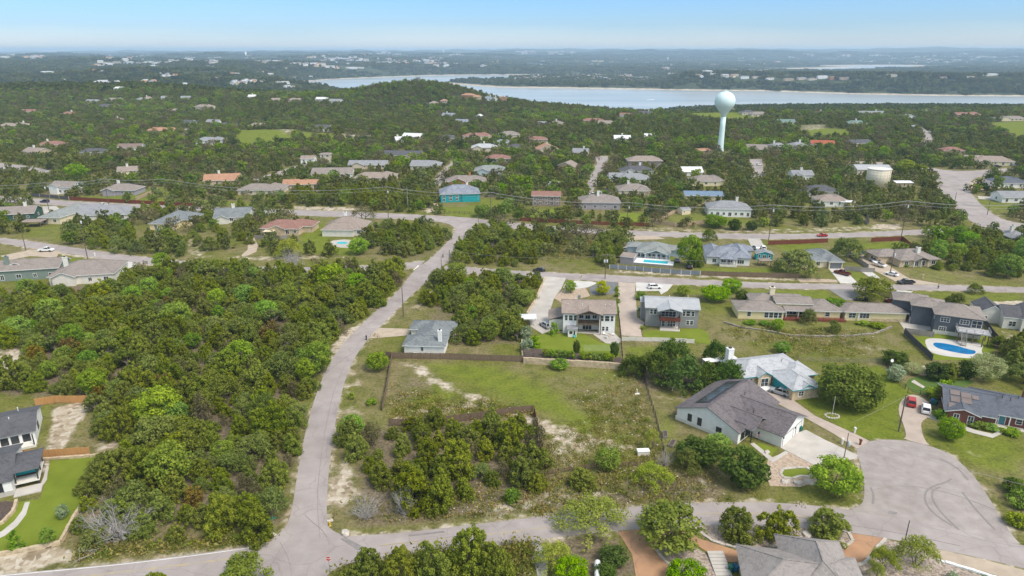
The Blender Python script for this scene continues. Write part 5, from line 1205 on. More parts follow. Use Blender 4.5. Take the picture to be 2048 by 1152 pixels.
mh(1662, 413, 50, "white house with tan roof and a white patio cover below the storage tank", 'tan', 'white', 11, 3.0, 'hip', rot=-3, front=14)
mh(1606, 362, 40, "white gabled house behind oaks left of the storage tank", 'grey', 'white', 10, 3.8, 'gu', front=6)
mh(1748, 350, 66, "tan stone workshop with grey metal roof behind the storage tank", 'metal', 'stucco', 14, 3.6, 'gu', pitch=.3, rot=-4, front=12)
mh(1808, 374, 32, "small tan pump house beside the storage tank", 'whitemetal', 'tan', 7, 2.6, 'gu', pitch=.15, cat="shed", name="pump_house", nw=1)
mh(1990, 331, 70, "tan stucco house with brown roof and a dark garage door near the right edge", 'tan', 'cream', 13, 3.0, 'hip', rot=-10, front=14)
mh(2022, 376, 54, "white house with blue grey roof beside the pink gravel bed at the right edge", 'navy', 'white', 13, 3.0, 'hip', front=12)
mh(2040, 406, 70, "white gabled house with grey roof above the driveway at the right edge", 'grey', 'white', 11, 3.0, 'gu', front=14, rot=-4)
mh(2040, 488, 40, "grey roofed house behind the grove at the right edge", 'grey', 'grey', 10, 2.8, 'hip', front=3)
mh(1385, 352, 40, "white metal roof under bare oaks near the water tower", 'whitemetal', 'white', 11, 2.8, 'gu', front=8)
mh(1404, 308, 30, "low orange roofed building left of the water tower foot", 'orange', 'tan', 10, 2.6, 'gu', pitch=.2, front=16)
mh(1513, 306, 38, "brown roofed house with two skylights right of the water tower", 'taupe', 'tan', 14, 3.0, 'gu', rot=-15, front=12)
mh(1560, 302, 40, "pale grey roofed house with a cream chimney right of the street end", 'grey', 'offwhite', 13, 3.0, 'hip', chim=(.3, .5, 'offwhite'))
mh(1600, 300, 38, "pale grey hip roof next to the rust roofed house", 'grey', 'offwhite', 13, 3.0, 'hip', chim=(.6, .5, 'offwhite'))
mh(1646, 297, 44, "white gabled house with bright rust red roof", 'rust', 'white', 13, 3.2, 'gu', wing=[(.0, .35, -3, 8, 'gv')], rot=-10, front=12)
mh(1725, 293, 44, "tan house with slate roof at a street corner far right", 'charcoal', 'tan', 11, 2.9, 'gu', rot=14)
mh(1715, 252, 40, "dark green roofed house on the slope far right", 'green', 'cream', 11, 3.0, 'hip', front=20)
mh(1574, 250, 34, "pale green metal roof house above the right meadow", 'green', 'white', 12, 3.0, 'gu', front=14)
mh(1745, 232, 50, "grey roofed house with an orange roofed wing on the right ridge", 'grey', 'orangebrick', 12, 2.9, 'gu')
mh(1908, 309, 44, "red brown roof deep in trees far right", 'red', 'tan', 11, 2.8, 'hip')
mh(1935, 234, 44, "long red roofed house beside the far right field", 'red', 'tan', 11, 2.8, 'gu', front=14)
mh(2024, 242, 56, "long brown roofed ranch above the far right field", 'taupe', 'cream', 11, 2.8, 'hip', front=14)
mh(1820, 240, 26, "small white gabled house on the far right street", 'grey', 'white', 10, 3.0, 'gv')
FARH = [(62, 312, 42, 'tan', 'tan', 3.4, 'gu', "tan gabled house alone in the woods at the far left"), (102, 296, 48, 'red', 'tan', 2.8, 'hip', "red brown roof with white canopies among the far left woods"), (185, 312, 52, 'charcoal', 'tan', 2.8, 'hip', "dark grey hip roof in the woods beyond the far left street"), (262, 303, 38, 'brown', 'white', 3.2, 'gu', "white gabled house with dark roof left of the orange tiled ranch"),
  (316, 267, 46, 'orange', 'cream', 2.9, 'hip', "long orange tiled ranch beside the road seen end on"), (413, 291, 42, 'grey', 'white', 4.2, 'hip', "white block of a house below the path meadow"), (372, 251, 24, 'charcoal', 'white', 3.0, 'gu', "black roofed white house above the road seen end on"), (424, 250, 22, 'grey', 'white', 3.0, 'gu', "white roofed house near the meadow path"), (447, 256, 30, 'charcoal', 'white', 2.8, 'hip', "dark roofed house left of the path meadow"),
  (514, 258, 42, 'cream' and 'tan', 'cream', 3.2, 'hip', "cream house with flat tan roof above the path meadow"), (401, 222, 28, 'tan', 'cream', 5.6, 'hip', "tan two storey house standing above the trees at left"), (350, 225, 12, 'tan', 'tan', 3.0, 'hip', "tiny tan roof left of the two storey house"), (238, 246, 24, 'brown', 'stucco', 2.8, 'hip', "faint brown roof in the left woods"), (62, 228, 26, 'red', 'cream', 3.0, 'hip', "brown roof with a pale terrace at the far left"), (135, 232, 26, 'red', 'tan', 2.6, 'hip', "dark red roof in the far left trees"),
  (12, 257, 30, 'tan', 'tan', 2.8, 'hip', "pale tan roof cut by the left edge"), (36, 256, 30, 'tan', 'tan', 2.8, 'hip', "pale tan roof second from the left edge"), (186, 207, 26, 'grey', 'stucco', 2.8, 'hip', "grey roof at the left end of the far left cluster"), (222, 204, 30, 'tan', 'cream', 3.0, 'gu', "tan roof with bright walls in the far left cluster"), (212, 217, 34, 'charcoal', 'cream', 3.2, 'gu', "cream house with dark roof in front of the far left cluster"), (278, 203, 20, 'grey', 'stucco', 2.8, 'hip', "grey roof right of the far left cluster"), (297, 201, 20, 'tan', 'white', 2.8, 'hip', "tan roof right of the far left cluster"), (330, 200, 14, 'grey', 'white', 3.0, 'gu', "small white house on the far left ridge"), (374, 200, 18, 'grey', 'white', 3.0, 'gu', "pale house on the far left ridge"),
  (551, 205, 16, 'tan', 'cream', 3.4, 'gu', "small yellow house left of the lake hill"), (586, 204, 22, 'tan', 'stucco', 2.8, 'hip', "olive brown roof left of the lake hill"), (503, 198, 14, 'whitemetal', 'cream', 3.4, 'gu', "cream house with a white roof left of the lake"), (644, 265, 28, 'charcoal', 'white', 4.6, 'gu', "white house with grey gable roof right of the path meadow"), (640, 203, 20, 'whitemetal', 'offwhite', 3.2, 'gu', "white roofed house at the foot of the lake hill"), (669, 207, 24, 'grey', 'white', 3.4, 'gu', "long flat grey roofed house at the foot of the lake hill"),
  (822, 281, 38, 'whitemetal', 'stucco', 3.6, 'gu', "shed like house with a white metal roof in the dark trees"), (800, 287, 14, 'whitemetal', 'white', 3, 'gu', "small white roof left of the white metal roof"), (896, 284, 28, 'charcoal', 'stucco', 3.0, 'gu', "slate roof left of the red brown tiled house"), (952, 281, 48, 'red', 'cream', 3.8, 'hip', "cream house with red brown tile roof and white chimney"), (1020, 280, 40, 'taupe', 'stucco', 5.0, 'hip', "two storey taupe roofed house near the tiled house"), (1003, 293, 28, 'grey', 'stucco', 3.0, 'hip', "grey gabled house left of the two storey taupe one"), (968, 303, 50, 'pale', 'stucco', 3.2, 'hip', "pale grey roof below the red brown tiled house"), (1030, 302, 26, 'charcoal', 'cream', 3.0, 'hip', "dark slate roof near the street end"),
  (922, 250, 24, 'bluegrey', 'ltblue', 3.4, 'gu', "blue grey house in the central woods"), (895, 235, 24, 'bluegrey', 'stucco', 2.6, 'gu', "faint blue roof in the central woods"), (955, 241, 8, 'whitemetal', 'white', 5.0, 'gv', "narrow white gable in the central woods"), (934, 196, 26, 'orange', 'orangebrick', 4.0, 'hip', "orange roofed villa on the saddle behind the lake hill"), (952, 199, 18, 'orange', 'tan', 4.0, 'hip', "second orange roofed villa on the saddle"), (979, 202, 16, 'grey', 'ltblue', 4.4, 'gv', "pale blue tall house right of the orange villas"), (990, 203, 12, 'grey', 'white', 4.0, 'gv', "white house right of the orange villas"), (1007, 203, 14, 'orange', 'orangebrick', 5.0, 'gv', "terracotta tower house right of the orange villas"), (867, 211, 18, 'tan', 'tan', 3.2, 'hip', "tan villa halfway up the lake hill"), (887, 206, 12, 'orange', 'tan', 3.2, 'hip', "small orange villa halfway up the lake hill"),
  (1186, 247, 44, 'red', 'tan', 3.0, 'hip', "long red roofed house in the central woods"), (1209, 252, 26, 'tan', 'stucco', 3.0, 'gu', "tan house right of the long red roof"), (1250, 236, 22, 'red', 'white', 3.2, 'gu', "red brown roof with a white gable left of the right meadow"), (1290, 232, 26, 'charcoal', 'stucco', 3.2, 'gu', "slate roofed house left of the right meadow"), (1328, 228, 24, 'green', 'stucco', 2.8, 'hip', "green grey roof at the left of the right meadow"), (1398, 224, 20, 'charcoal', 'white', 3.2, 'hip', "white house on the crest of the right meadow"), (1468, 224, 18, 'orange', 'tan', 3.0, 'hip', "orange house right of the tower on the crest"), (1498, 230, 28, 'charcoal', 'stucco', 3.2, 'hip', "dark roof right of the meadow"), (1520, 233, 34, 'taupe', 'stucco', 3.0, 'hip', "taupe roof with sheds right of the meadow"),
  (1245, 284, 32, 'whitemetal', 'white', 3.0, 'gu', "white metal roof behind the oak row"), (1300, 280, 22, 'whitemetal', 'white', 2.8, 'gu', "small white roof behind the oak row"), (1160, 312, 30, 'grey', 'stucco', 2.8, 'gu', "grey roof under the bare trees of the oak row"), (1082, 254, 16, 'grey', 'stucco', 3.0, 'gu', "grey gable in the bright trees"), (1110, 252, 24, 'taupe', 'stucco', 3.0, 'hip', "taupe roof in the bright trees"), (1303, 206, 16, 'whitemetal', 'ltblue', 7.0, 'gu', "tall pale blue lake house above the inlet"), (1165, 207, 22, 'whitemetal', 'ltblue', 3.6, 'gu', "white roofed lake house left of the inlet"), (1192, 208, 14, 'orange', 'orangebrick', 3.6, 'gu', "red brick lake house left of the inlet"), (1040, 205, 16, 'whitemetal', 'ltblue', 3.8, 'gu', "blue lake house with a white roof"), (1130, 200, 14, 'orange', 'orangebrick', 3.2, 'hip', "orange roof on the lake slope"),
  (1610, 226, 20, 'grey', 'white', 3.0, 'gu', "white roof on the right crest"), (1640, 232, 14, 'tan', 'white', 3.0, 'gu', "small tan gable on the right crest"), (2004, 212, 26, 'grey', 'white', 6.0, 'gu', "white two storey house near the shore at far right"), (2030, 208, 18, 'red', 'tan', 5.0, 'gu', "red roofed house near the shore at far right"), (1960, 218, 30, 'orange', 'tan', 2.8, 'gu', "low orange roofs near the shore at far right"), (1835, 262, 14, 'grey', 'white', 3.0, 'gu', "white gable beside the far right street"), (1545, 206, 16, 'orange', 'tan', 3.0, 'hip', "orange roofed house on the right crest above the lake"), (1856, 228, 20, 'tan', 'white', 3.0, 'hip', "tan roofed house in the far right trees")]
for k, (cx, by, w_, rf, wl_, h_, rk, lb) in enumerate(FARH):
 mh(cx, by, w_, lb, rf, wl_, 11, h_, rk, rot=((k * 37) % 41 - 20), front=9 if by > 240 else 14, nw=3)
for k, (cx, by, w_, rf, wl_, h_) in enumerate([(1578, 162, 20, 'tan', 'tan', 8), (1604, 160, 17, 'grey', 'stucco', 7), (1625, 161, 18, 'brown', 'stucco', 7), (1645, 158, 18, 'whitemetal', 'white', 9), (1667, 160, 13, 'orange', 'orangebrick', 10), (1692, 160, 24, 'brown', 'tan', 8), (1785, 154, 18, 'tan', 'stucco', 8), (1834, 148, 24, 'whitemetal', 'stucco', 6), (1890, 158, 18, 'red', 'tan', 6), (1938, 158, 22, 'tan', 'stucco', 7), (1980, 152, 34, 'whitemetal', 'offwhite', 6),
                                               (1490, 158, 16, 'grey', 'white', 9), (1513, 157, 16, 'brown', 'stucco', 7), (1540, 160, 16, 'tan', 'white', 7), (1450, 154, 18, 'brown', 'tan', 7), (1470, 153, 14, 'tan', 'stucco', 7), (1335, 158, 18, 'red', 'stucco', 6), (1290, 157, 20, 'grey', 'white', 6), (702, 138, 22, 'whitemetal', 'white', 8), (720, 137, 14, 'tan', 'white', 6), (698, 130, 10, 'grey', 'white', 7), (1195, 124, 24, 'tan', 'cream', 12), (92, 148, 24, 'whitemetal', 'offwhite', 8), (131, 163, 9, 'whitemetal', 'white', 5), (538, 150, 14, 'whitemetal', 'stucco', 6), (1330, 137, 16, 'whitemetal', 'white', 7), (1915, 139, 12, 'whitemetal', 'white', 6), (235, 182, 14, 'whitemetal', 'white', 4)]):
 lb = {3: "white modern villa on the bluff across the lake", 4: "orange villa on the bluff across the lake", 11: "tall white villa on the bluff right behind the water tower", 21: "long cream apartment block far beyond the lake", 22: "long white metal barn on the far left ridge"}.get(k, "pale villa or house standing in far woods around the lake")
 mh(cx, by, w_, lb, rf, wl_, 16, h_, 'gu' if k % 2 else 'hip', rot=0, pitch=.25, group="houses in the far woods around the lake", front=40, nw=3, cat="villa")
def tiny(roofc, wallc, s):
 m = MB(); m.box(-6 * s, 6 * s, -4 * s, 4 * s, -2, 4.5, 0)
 m.add([(-6.4 * s, -4.4 * s, 4.5), (6.4 * s, -4.4 * s, 4.5), (6.4 * s, 4.4 * s, 4.5), (-6.4 * s, 4.4 * s, 4.5), (-6 * s, 0, 7.5), (6 * s, 0, 7.5)], [(0, 1, 5, 4), (2, 3, 4, 5), (1, 2, 5), (3, 0, 4)], 1)
 return m.mesh("distant_house_kind", [wallc, roofc])
tk = [tiny(RF['tan'], WL['offwhite'], 1.2), tiny(RF['pale'], WL['offwhite'], 1.2), tiny(RF['metal'], WL['white'], 1.6), tiny(RF['orange'], WL['cream'], 1.2), tiny(RF['grey'], WL['offwhite'], 1.0)]
TR = random.Random(4); P_, R_, S_, I_ = [], [], [], []
for (x0, x1, y0, y1, n, s0, s1) in [(190, 560, 112, 131, 150, 1.2, 2.6), (0, 90, 112, 122, 26, 1.5, 3), (590, 1010, 108, 134, 190, 1.2, 2.8), (735, 780, 103, 112, 26, 1.5, 3.5), (1040, 1160, 103.5, 109, 40, 3, 6), (1025, 1300, 150.5, 163, 170, .7, 1.3), (1040, 1260, 118, 132, 60, 1.2, 2.5), (1290, 1540, 112, 143, 150, 1.0, 2.4), (1540, 2048, 108, 128, 230, 1.4, 3.2), (1850, 2048, 128, 140, 20, 1.2, 2), (440, 520, 160, 175, 16, .9, 1.3), (180, 520, 131, 172, 40, .8, 1.5), (520, 600, 128, 178, 26, .8, 1.4), (620, 720, 118, 136, 30, 1, 2), (1300, 1500, 143, 158, 26, 1, 1.6)]:
 k = 0
 while k < n:
  cx_, cy_ = TR.uniform(x0, x1), TR.uniform(y0, y1); m_ = TR.randint(1, 7)
  for _ in range(m_):
   q = PT(cx_ + TR.gauss(0, 9), cy_ + TR.gauss(0, .8)); k += 1
   if q is None or q.z < -52: continue
   s = TR.uniform(s0, s1) * .95
   P_.append(q); R_.append(TR.uniform(0, 3.1)); S_.append((s * .95, s * .95, min(2.3, .8 + .42 * s))); I_.append(TR.choice([0, 0, 1, 1, 2, 3, 4]))
scatter_stuff("distant_town", "pale roofs of the distant towns scattered over the hills beyond the lake", "distant town", P_, R_, S_, I_, tk)
for (cx, yb, yt, lb) in [(492, 113, 104, "white water standpipe far off on the left horizon"), (887, 106, 100, "thin white tower near the centre of the far ridge"), (1335, 124, 115, "small distant water tower between the lake and the horizon")]:
 a = PT(cx, yb); dpt = a.y * cP + (H - a.z) * sP; hh = (yb - yt) * dpt / F
 m = MB(); m.lathe([(hh * .10, -3), (hh * .09, hh * .6), (hh * .2, hh * .72), (hh * .2, hh * .95), (0.01, hh)], 12) if cx == 1335 else m.lathe([(hh * .2, -3), (hh * .2, hh * .95), (0.01, hh)], 14)
 e = empty("distant_tower", a, 0, lb, "tower"); m.build("shaft", WL['white'], e, True)
# --- the water tower
aqua = mat("pale_aqua_paint", (.68, .83, .825), .45, .4, col2=(.62, .77, .765), scale=.25, detail=6, stretch=(1, 1, .3))
b0 = P(1440, 304)
tw = empty("water_tower", b0, 0, "pale aqua water tower with a ball tank on a slender stem", "water tower")
m = MB(); m.lathe([(3.0, -.5), (2.9, .4), (2.5, 3), (2.3, 6.5), (2.2, 10), (2.1, 20), (2.0, 28)], 28); m.build("stem", aqua, tw, True)
pr = [(2.0, 28), (2.3, 29.4), (3.3, 31.0), (5.2, 33.4)]
for k in range(15):
 a = -.62 + (1.5708 + .62) * k / 14
 pr.append((max(.02, 8.0 * math.cos(a)), 39.8 + 7.7 * math.sin(a)))
m = MB(); m.lathe(pr, 40); tk_ = m.build("tank", aqua, tw, True)
m = MB(); m.lathe([(1.9, 47.3), (1.9, 47.5)], 20)
for k in range(12):
 g = k * .5236; m.tube((1.85 * math.cos(g), 1.85 * math.sin(g), 47.4), (1.85 * math.cos(g), 1.85 * math.sin(g), 48.5), .04, n=4)
 g2 = g + .5236; m.tube((1.85 * math.cos(g), 1.85 * math.sin(g), 48.5), (1.85 * math.cos(g2), 1.85 * math.sin(g2), 48.5), .04, n=4)
m.build("railing", aqua, tw)
m = MB(); m.tube((.6, 0, 47.4), (.6, 0, 56), .07, .04, 5); m.build("antenna", darkm, tw)
m = MB(); m.box(-.9, .1, -.6, .6, 47.5, 48.7); m.build("hatch_box", aqua, tw)
m = MB(); m.box(-.5, .5, -2.95, -2.2, 0, 2.2); m.build("door", darkm, tw)
CLEAR.append(([(b0.x - 6, b0.y - 28), (b0.x + 6, b0.y - 28), (b0.x + 6, b0.y + 5), (b0.x - 6, b0.y + 5)], 1))
ct = mat("cream_tank_paint", (.66, .60, .47), .6, .3, col2=(.55, .47, .35), scale=.35, detail=7, stretch=(1, 1, .12), mix=(.45, .8))
b0 = P(1767, 377)
tk2 = empty("storage_tank", (b0.x, b0.y + 8, 0), 0, "cream cylindrical storage tank with riveted seams and rust streaks", "storage tank"); tk2.scale = (.82, .82, .95)
m = MB(); m.lathe([(8.0, -.3), (8.0, 11.0)], 48); m.build("shell", ct, tk2, True)
m = MB(); m.lathe([(8.25, 11.0), (8.25, 11.2), (.02, 12.0)], 48); m.build("roof", mat("tank_roof", (.68, .66, .60), .6), tk2)
sm = mat("tank_seam", (.34, .29, .22), .8)
for z in (1.9, 3.8, 5.7, 7.6, 9.4):
 m = MB(); m.lathe([(8.02, z - .045), (8.03, z + .045)], 48); m.build("seam", sm, tk2)
for k in range(20):
 g = k * .31416; m = MB(); m.box(8.0, 8.03, -.035, .035, 0, 10.9, 0, Matrix.Rotation(g, 4, 'Z')); m.build("vertical_seam", sm, tk2)
m = MB()
for s in (-.25, .25): m.tube((8.25, s, 0), (8.25, s, 12), .04, n=4)
for k in range(24): m.tube((8.25, -.25, .4 + k * .48), (8.25, .25, .4 + k * .48), .025, n=4)
o = m.build("ladder", darkm, tk2); o.rotation_euler = (0, 0, R(-55))
CLEAR.append(([(b0.x - 9, b0.y - 12), (b0.x + 9, b0.y - 12), (b0.x + 9, b0.y + 16), (b0.x - 9, b0.y + 16)], 0))
# --- drives, lawns, beds
concm = mat("driveway_concrete", (.50, .465, .42), .85, .2, col2=(.42, .39, .35), scale=.3, detail=8, bump=.05); add_cracks(concm, .12)
whitec = mat("pale_concrete", (.56, .54, .50), .85, .2, col2=(.49, .47, .44), scale=.3, detail=8)
pinkc = mat("pinkish_concrete", (.47, .39, .33), .85, .2, col2=(.40, .33, .275), scale=.3, detail=8); add_cracks(pinkc, .12)
tanc = mat("tan_gravel_drive", (.46, .38, .29), .9, .2, col2=(.38, .31, .24), scale=.5, detail=8)
orangec = mat("orange_stamped_concrete", (.44, .255, .14), .8, .3, col2=(.36, .21, .125), scale=.35, detail=8, bump=.05); add_cracks(orangec, .18)
aspd = mat("asphalt_drive", (.20, .19, .185), .9, .2, col2=(.26, .25, .245), scale=.4, detail=8)
lawnm = mat("mown_lawn", (.13, .172, .017), .95, .1, col2=(.182, .225, .027), scale=.22, detail=8, mix=(.3, .7), bump=.4, bscale=9)
lawnd = mat("dry_lawn", (.15, .16, .05), .95, .1, col2=(.20, .19, .09), scale=.22, detail=8, mix=(.3, .7), bump=.4, bscale=9)
turf = mat("artificial_turf", (.20, .25, .07), .95, .1, scale=.6)
gravel = mat("brown_gravel", (.22, .17, .135), .95, .1, col2=(.46, .39, .33), scale=3.2, tex='voronoi', mix=(.15, .85), bump=.4, bscale=9)
gravel2 = mat("tan_gravel", (.34, .25, .18), .95, .1, col2=(.50, .41, .32), scale=3.0, tex='voronoi', mix=(.15, .85), bump=.4, bscale=9)
dgravel = mat("dark_gravel", (.13, .135, .14), .95, .1, col2=(.20, .205, .21), scale=3.0, tex='voronoi', mix=(.15, .85), bump=.3, bscale=9)
mulch = mat("dark_mulch", (.075, .055, .045), .95, .1, col2=(.13, .10, .085), scale=3, mix=(.3, .7), bump=.4, bscale=8)
lime = mat("limestone_block", (.56, .46, .32), .9, .2, col2=(.42, .33, .22), scale=1.1, detail=6, bump=.3, bscale=4)
rockm = mat("pale_rock", (.56, .52, .46), .9, .2, col2=(.40, .36, .31), scale=1.6, detail=6, bump=.4, bscale=5)
def S(n, p, m, l, lb, cat=None, sm=0, clear=True): return sheet(n, p, m, l, lb, cat, clear, sm)
S("driveway", [(759, 656), (825, 658), (815, 671), (738, 677), (748, 664)], tanc, 5, "pale drive to the white cottage", "driveway")
S("driveway", [(1089, 553), (1132, 556), (1122, 579), (1108, 597), (1098, 628), (1108, 645), (1100, 662), (1085, 668), (1061, 653), (1058, 632), (1052, 626), (1070, 600)], concm, 5, "long grey concrete drive left of the white two storey house", "driveway")
S("driveway", [(1133, 561), (1198, 564), (1185, 571), (1172, 576), (1124, 580)], whitec, 5, "white concrete apron beside the grey drive", "driveway", 1)
S("gravel_bed", [(1202, 563), (1236, 565), (1229, 588), (1182, 590), (1178, 576)], dgravel, 4, "dark gravel bed under the lime yellow tree", "gravel bed")
S("gravel_bed", [(1108, 597), (1124, 580), (1172, 576), (1180, 592), (1126, 606)], gravel2, 4, "rock garden behind the white two storey house", "gravel bed")
S("driveway", [(1237, 564), (1272, 567), (1270, 580), (1272, 601), (1274, 634), (1290, 646), (1281, 659), (1284, 674), (1243, 671), (1240, 640), (1236, 618)], pinkc, 5, "wide pinkish drive left of the grey two storey house", "driveway")
S("driveway", [(1272, 565), (1346, 569), (1335, 582), (1322, 589), (1318, 582), (1272, 582)], whitec, 6, "pale drive under the white car by the side street", "driveway")
S("driveway", [(1657, 537), (1687, 537), (1716, 567), (1681, 567)], whitec, 5, "white concrete drive under the maroon pickup", "driveway")
S("driveway", [(1718, 510), (1745, 506), (1761, 520), (1800, 546), (1818, 557), (1891, 570), (1801, 568), (1736, 535)], tanc, 5, "tan gravel drive beside the limestone house", "driveway")
S("driveway", [(1716, 539), (1740, 541), (1760, 556), (1742, 556)], whitec, 6, "short white drive by the grey fence", "driveway")
S("driveway", [(1656, 578), (1716, 580), (1722, 602), (1690, 600)], aspd, 5, "dark drive behind the ranch house", "driveway")
S("driveway", [(1783, 580), (1826, 583), (1800, 598), (1790, 615), (1776, 612)], whitec, 5, "white drive behind the dark two storey house", "driveway")
S("driveway", [(1505, 772), (1545, 772), (1578, 794), (1630, 832), (1708, 867), (1738, 882), (1714, 898), (1668, 868), (1611, 836), (1536, 798)], pinkc, 5, "long pink concrete drive from the turquoise trimmed house to the turning circle", "driveway")
S("driveway", [(1593, 866), (1612, 860), (1650, 880), (1716, 911), (1712, 918), (1626, 930), (1585, 908), (1561, 896)], concm, 6, "pale concrete drive in front of the white farmhouse garage", "driveway")
S("driveway", [(1816, 790), (1832, 790), (1855, 802), (1864, 815), (1856, 835), (1843, 843), (1842, 857), (1849, 881), (1862, 893), (1805, 878), (1813, 874), (1808, 852), (1796, 824), (1800, 803)], pinkc, 6, "curved concrete drive of the brick bungalow", "driveway", 1)
S("path", [(1850, 833), (1860, 828), (1900, 842), (1950, 860), (1985, 868), (2000, 860), (2003, 868), (1985, 876), (1945, 866), (1895, 850)], conc, 5, "curved concrete path along the front of the brick bungalow", "path")
S("driveway", [(1236, 1064), (1287, 1058), (1303, 1080), (1312, 1101), (1354, 1141), (1362, 1166), (1274, 1166), (1264, 1109)], orangec, 5, "reddish stamped concrete drive running down to the bottom edge", "driveway")
S("driveway", [(1290, 1068), (1345, 1058), (1372, 1062), (1400, 1078), (1440, 1091), (1479, 1103), (1550, 1107), (1630, 1109), (1678, 1104), (1697, 1088), (1698, 1066), (1770, 1077), (1746, 1102), (1725, 1126), (1692, 1136), (1640, 1136), (1560, 1130), (1452, 1124), (1420, 1108), (1380, 1082), (1340, 1078), (1306, 1090)], orangec, 6, "orange stamped concrete loop drive around the gravel bed", "driveway")
S("gravel_bed", [(1372, 1056), (1409, 1051.5), (1536, 1052), (1620, 1057), (1696, 1065), (1706, 1080), (1692, 1097), (1630, 1106), (1550, 1103), (1479, 1098), (1425, 1083), (1400, 1070)], gravel, 7, "oval gravel bed with three dark junipers beside the front road", "gravel bed", 1)
S("gravel_bed", [(1312, 1101), (1340, 1080), (1378, 1086), (1418, 1112), (1440, 1126), (1440, 1166), (1362, 1166), (1354, 1141)], gravel, 4, "gravel bed between the two orange drives", "gravel bed")
S("gravel_bed", [(1772, 1078), (1800, 1086), (1880, 1104), (1868, 1120), (1960, 1150), (2000, 1170), (1690, 1170), (1700, 1140), (1727, 1128), (1748, 1104)], gravel, 4, "gravel yard right of the orange drive", "gravel bed")
S("driveway", [(1884, 1101), (1960, 1118), (2070, 1146), (2070, 1175), (1990, 1150), (1866, 1119)], tanc, 5, "pale gravel pull off along the front road at bottom right", "driveway")
S("gravel_bed", [(1536, 918), (1575, 903), (1627, 931), (1634, 964), (1600, 974), (1540, 972), (1530, 945)], gravel2, 4, "tan gravel garden in front of the white farmhouse", "gravel bed")
S("lawn", [(1561, 947), (1566, 939), (1580, 938), (1594, 936), (1612, 936), (1624, 944), (1620, 952), (1600, 951), (1585, 956), (1567, 954)], lawnm, 6, "kidney shaped patch of lawn ringed by white stones", "lawn", 1)
S("path", [(1500, 888), (1508, 886), (1546, 916), (1571, 902), (1577, 906), (1545, 926)], conc, 6, "angled concrete walk to the white farmhouse door", "path")
S("lawn", [(1519, 886), (1555, 898), (1540, 914), (1511, 890)], lawnm, 5, "small front lawn beside the garage of the white farmhouse", "lawn")
S("lawn", [(100, 921), (220, 908), (205, 946), (182, 985), (145, 1039), (120, 1086), (60, 1101), (0, 1110), (-60, 1118), (-60, 1120), (-60, 1010), (30, 1005), (80, 999), (97, 945)], lawnm, 5, "bright mown lawn of the left farmhouse", "lawn")
S("path", [(93, 933), (97, 930), (94, 960), (85, 972), (81, 970), (87, 955)], conc, 6, "short slatted stepping path beside the left farmhouse", "path")
S("path", [(50, 1005), (60, 1004), (52, 1030), (35, 1052), (10, 1072), (-40, 1095), (-40, 1086), (5, 1062), (28, 1043), (44, 1022)], conc, 6, "curved slatted stepping path on the left lawn", "path")
S("gravel_bed", [(8, 1003), (33, 1004), (24, 1026), (0, 1050), (-40, 1062), (-40, 1010)], mulch, 6, "dark planting bed behind the curved stone edging", "planting bed")
S("lawn", [(1085, 669), (1165, 667), (1200, 685), (1236, 690), (1240, 714), (1200, 716), (1085, 708), (1062, 700), (1060, 676)], lawnm, 5, "green lawn behind the white two storey house", "lawn")
S("patio", [(1115, 664), (1160, 661), (1226, 664), (1243, 680), (1236, 688), (1212, 687), (1200, 679), (1185, 668)], concm, 6, "curved paved patio with a fire pit", "patio", 0)
S("lawn", [(1166, 690), (1226, 690), (1230, 702), (1168, 703)], turf, 6, "pale artificial putting green", "lawn")
S("lawn", [(1286, 673), (1290, 662), (1330, 660), (1400, 657), (1417, 667), (1420, 690), (1388, 684), (1300, 677)], lawnm, 5, "green lawn in front of the grey two storey house", "lawn")
S("lawn", [(1820, 682), (1850, 668), (1975, 672), (1990, 700), (1968, 720), (1870, 720)], lawnm, 4, "green lawn around the swimming pool", "lawn")
def smoothpool(n, p, m, l, lb, cat): return sheet(n, p, m, l, lb, cat, True, 2)
smoothpool("pool_surround", [(1848, 680), (1862, 676), (1905, 680), (1950, 684), (1968, 690), (1962, 702), (1968, 712), (1950, 718), (1900, 714), (1868, 708), (1856, 700)], whitec, 6, "cream stone surround of the swimming pool", "pool surround")
def solid(name, px, m, z0, z1, label, cat, sm=2, group=None, world=False):
 w = list(px) if world else world_poly(px)
 if sm: w = chaikin(w, sm)
 b = MB(); b.prism(w, z0, z1)
 CLEAR.append((w, .5))
 return tag(b.build(name, m), label, cat, group)
solid("swimming_pool", [(1864, 687), (1876, 685), (1910, 691), (1940, 700), (1952, 702), (1950, 709), (1930, 709), (1895, 702), (1872, 696)], poolb, -.2, .10, "deep blue curved swimming pool below the raised deck", "swimming pool")
solid("swimming_pool", [(672, 486), (677, 484), (690, 484), (696, 486), (692, 488.5), (680, 488.5)], poolm, -.2, .12, "small kidney shaped pool behind the tan roofed house", "swimming pool")
solid("swimming_pool", [(1362, 366.5), (1372, 364.5), (1384, 366), (1380, 370), (1364, 370)], poolm, -.2, .1, "small turquoise pool left of the beige house", "swimming pool")
S("patio", [(655, 482), (700, 478), (715, 486), (704, 496), (672, 495)], concm, 4, "tan patio around the kidney shaped pool", "patio", 1)
S("driveway", [(0, 512), (60, 500), (120, 502), (112, 516), (60, 512), (20, 520)], tanc, 4, "pale gravel drive of the sage green house", "driveway")
S("driveway", [(228, 528), (262, 524), (276, 530), (240, 543)], whitec, 4, "white drive with the red car on the left street", "driveway")
S("path", [(230, 558), (246, 545), (258, 546), (261, 556), (255, 570), (250, 570), (254, 556), (246, 551), (234, 562)], tanc, 4, "curved limestone path beside the cream house", "path")
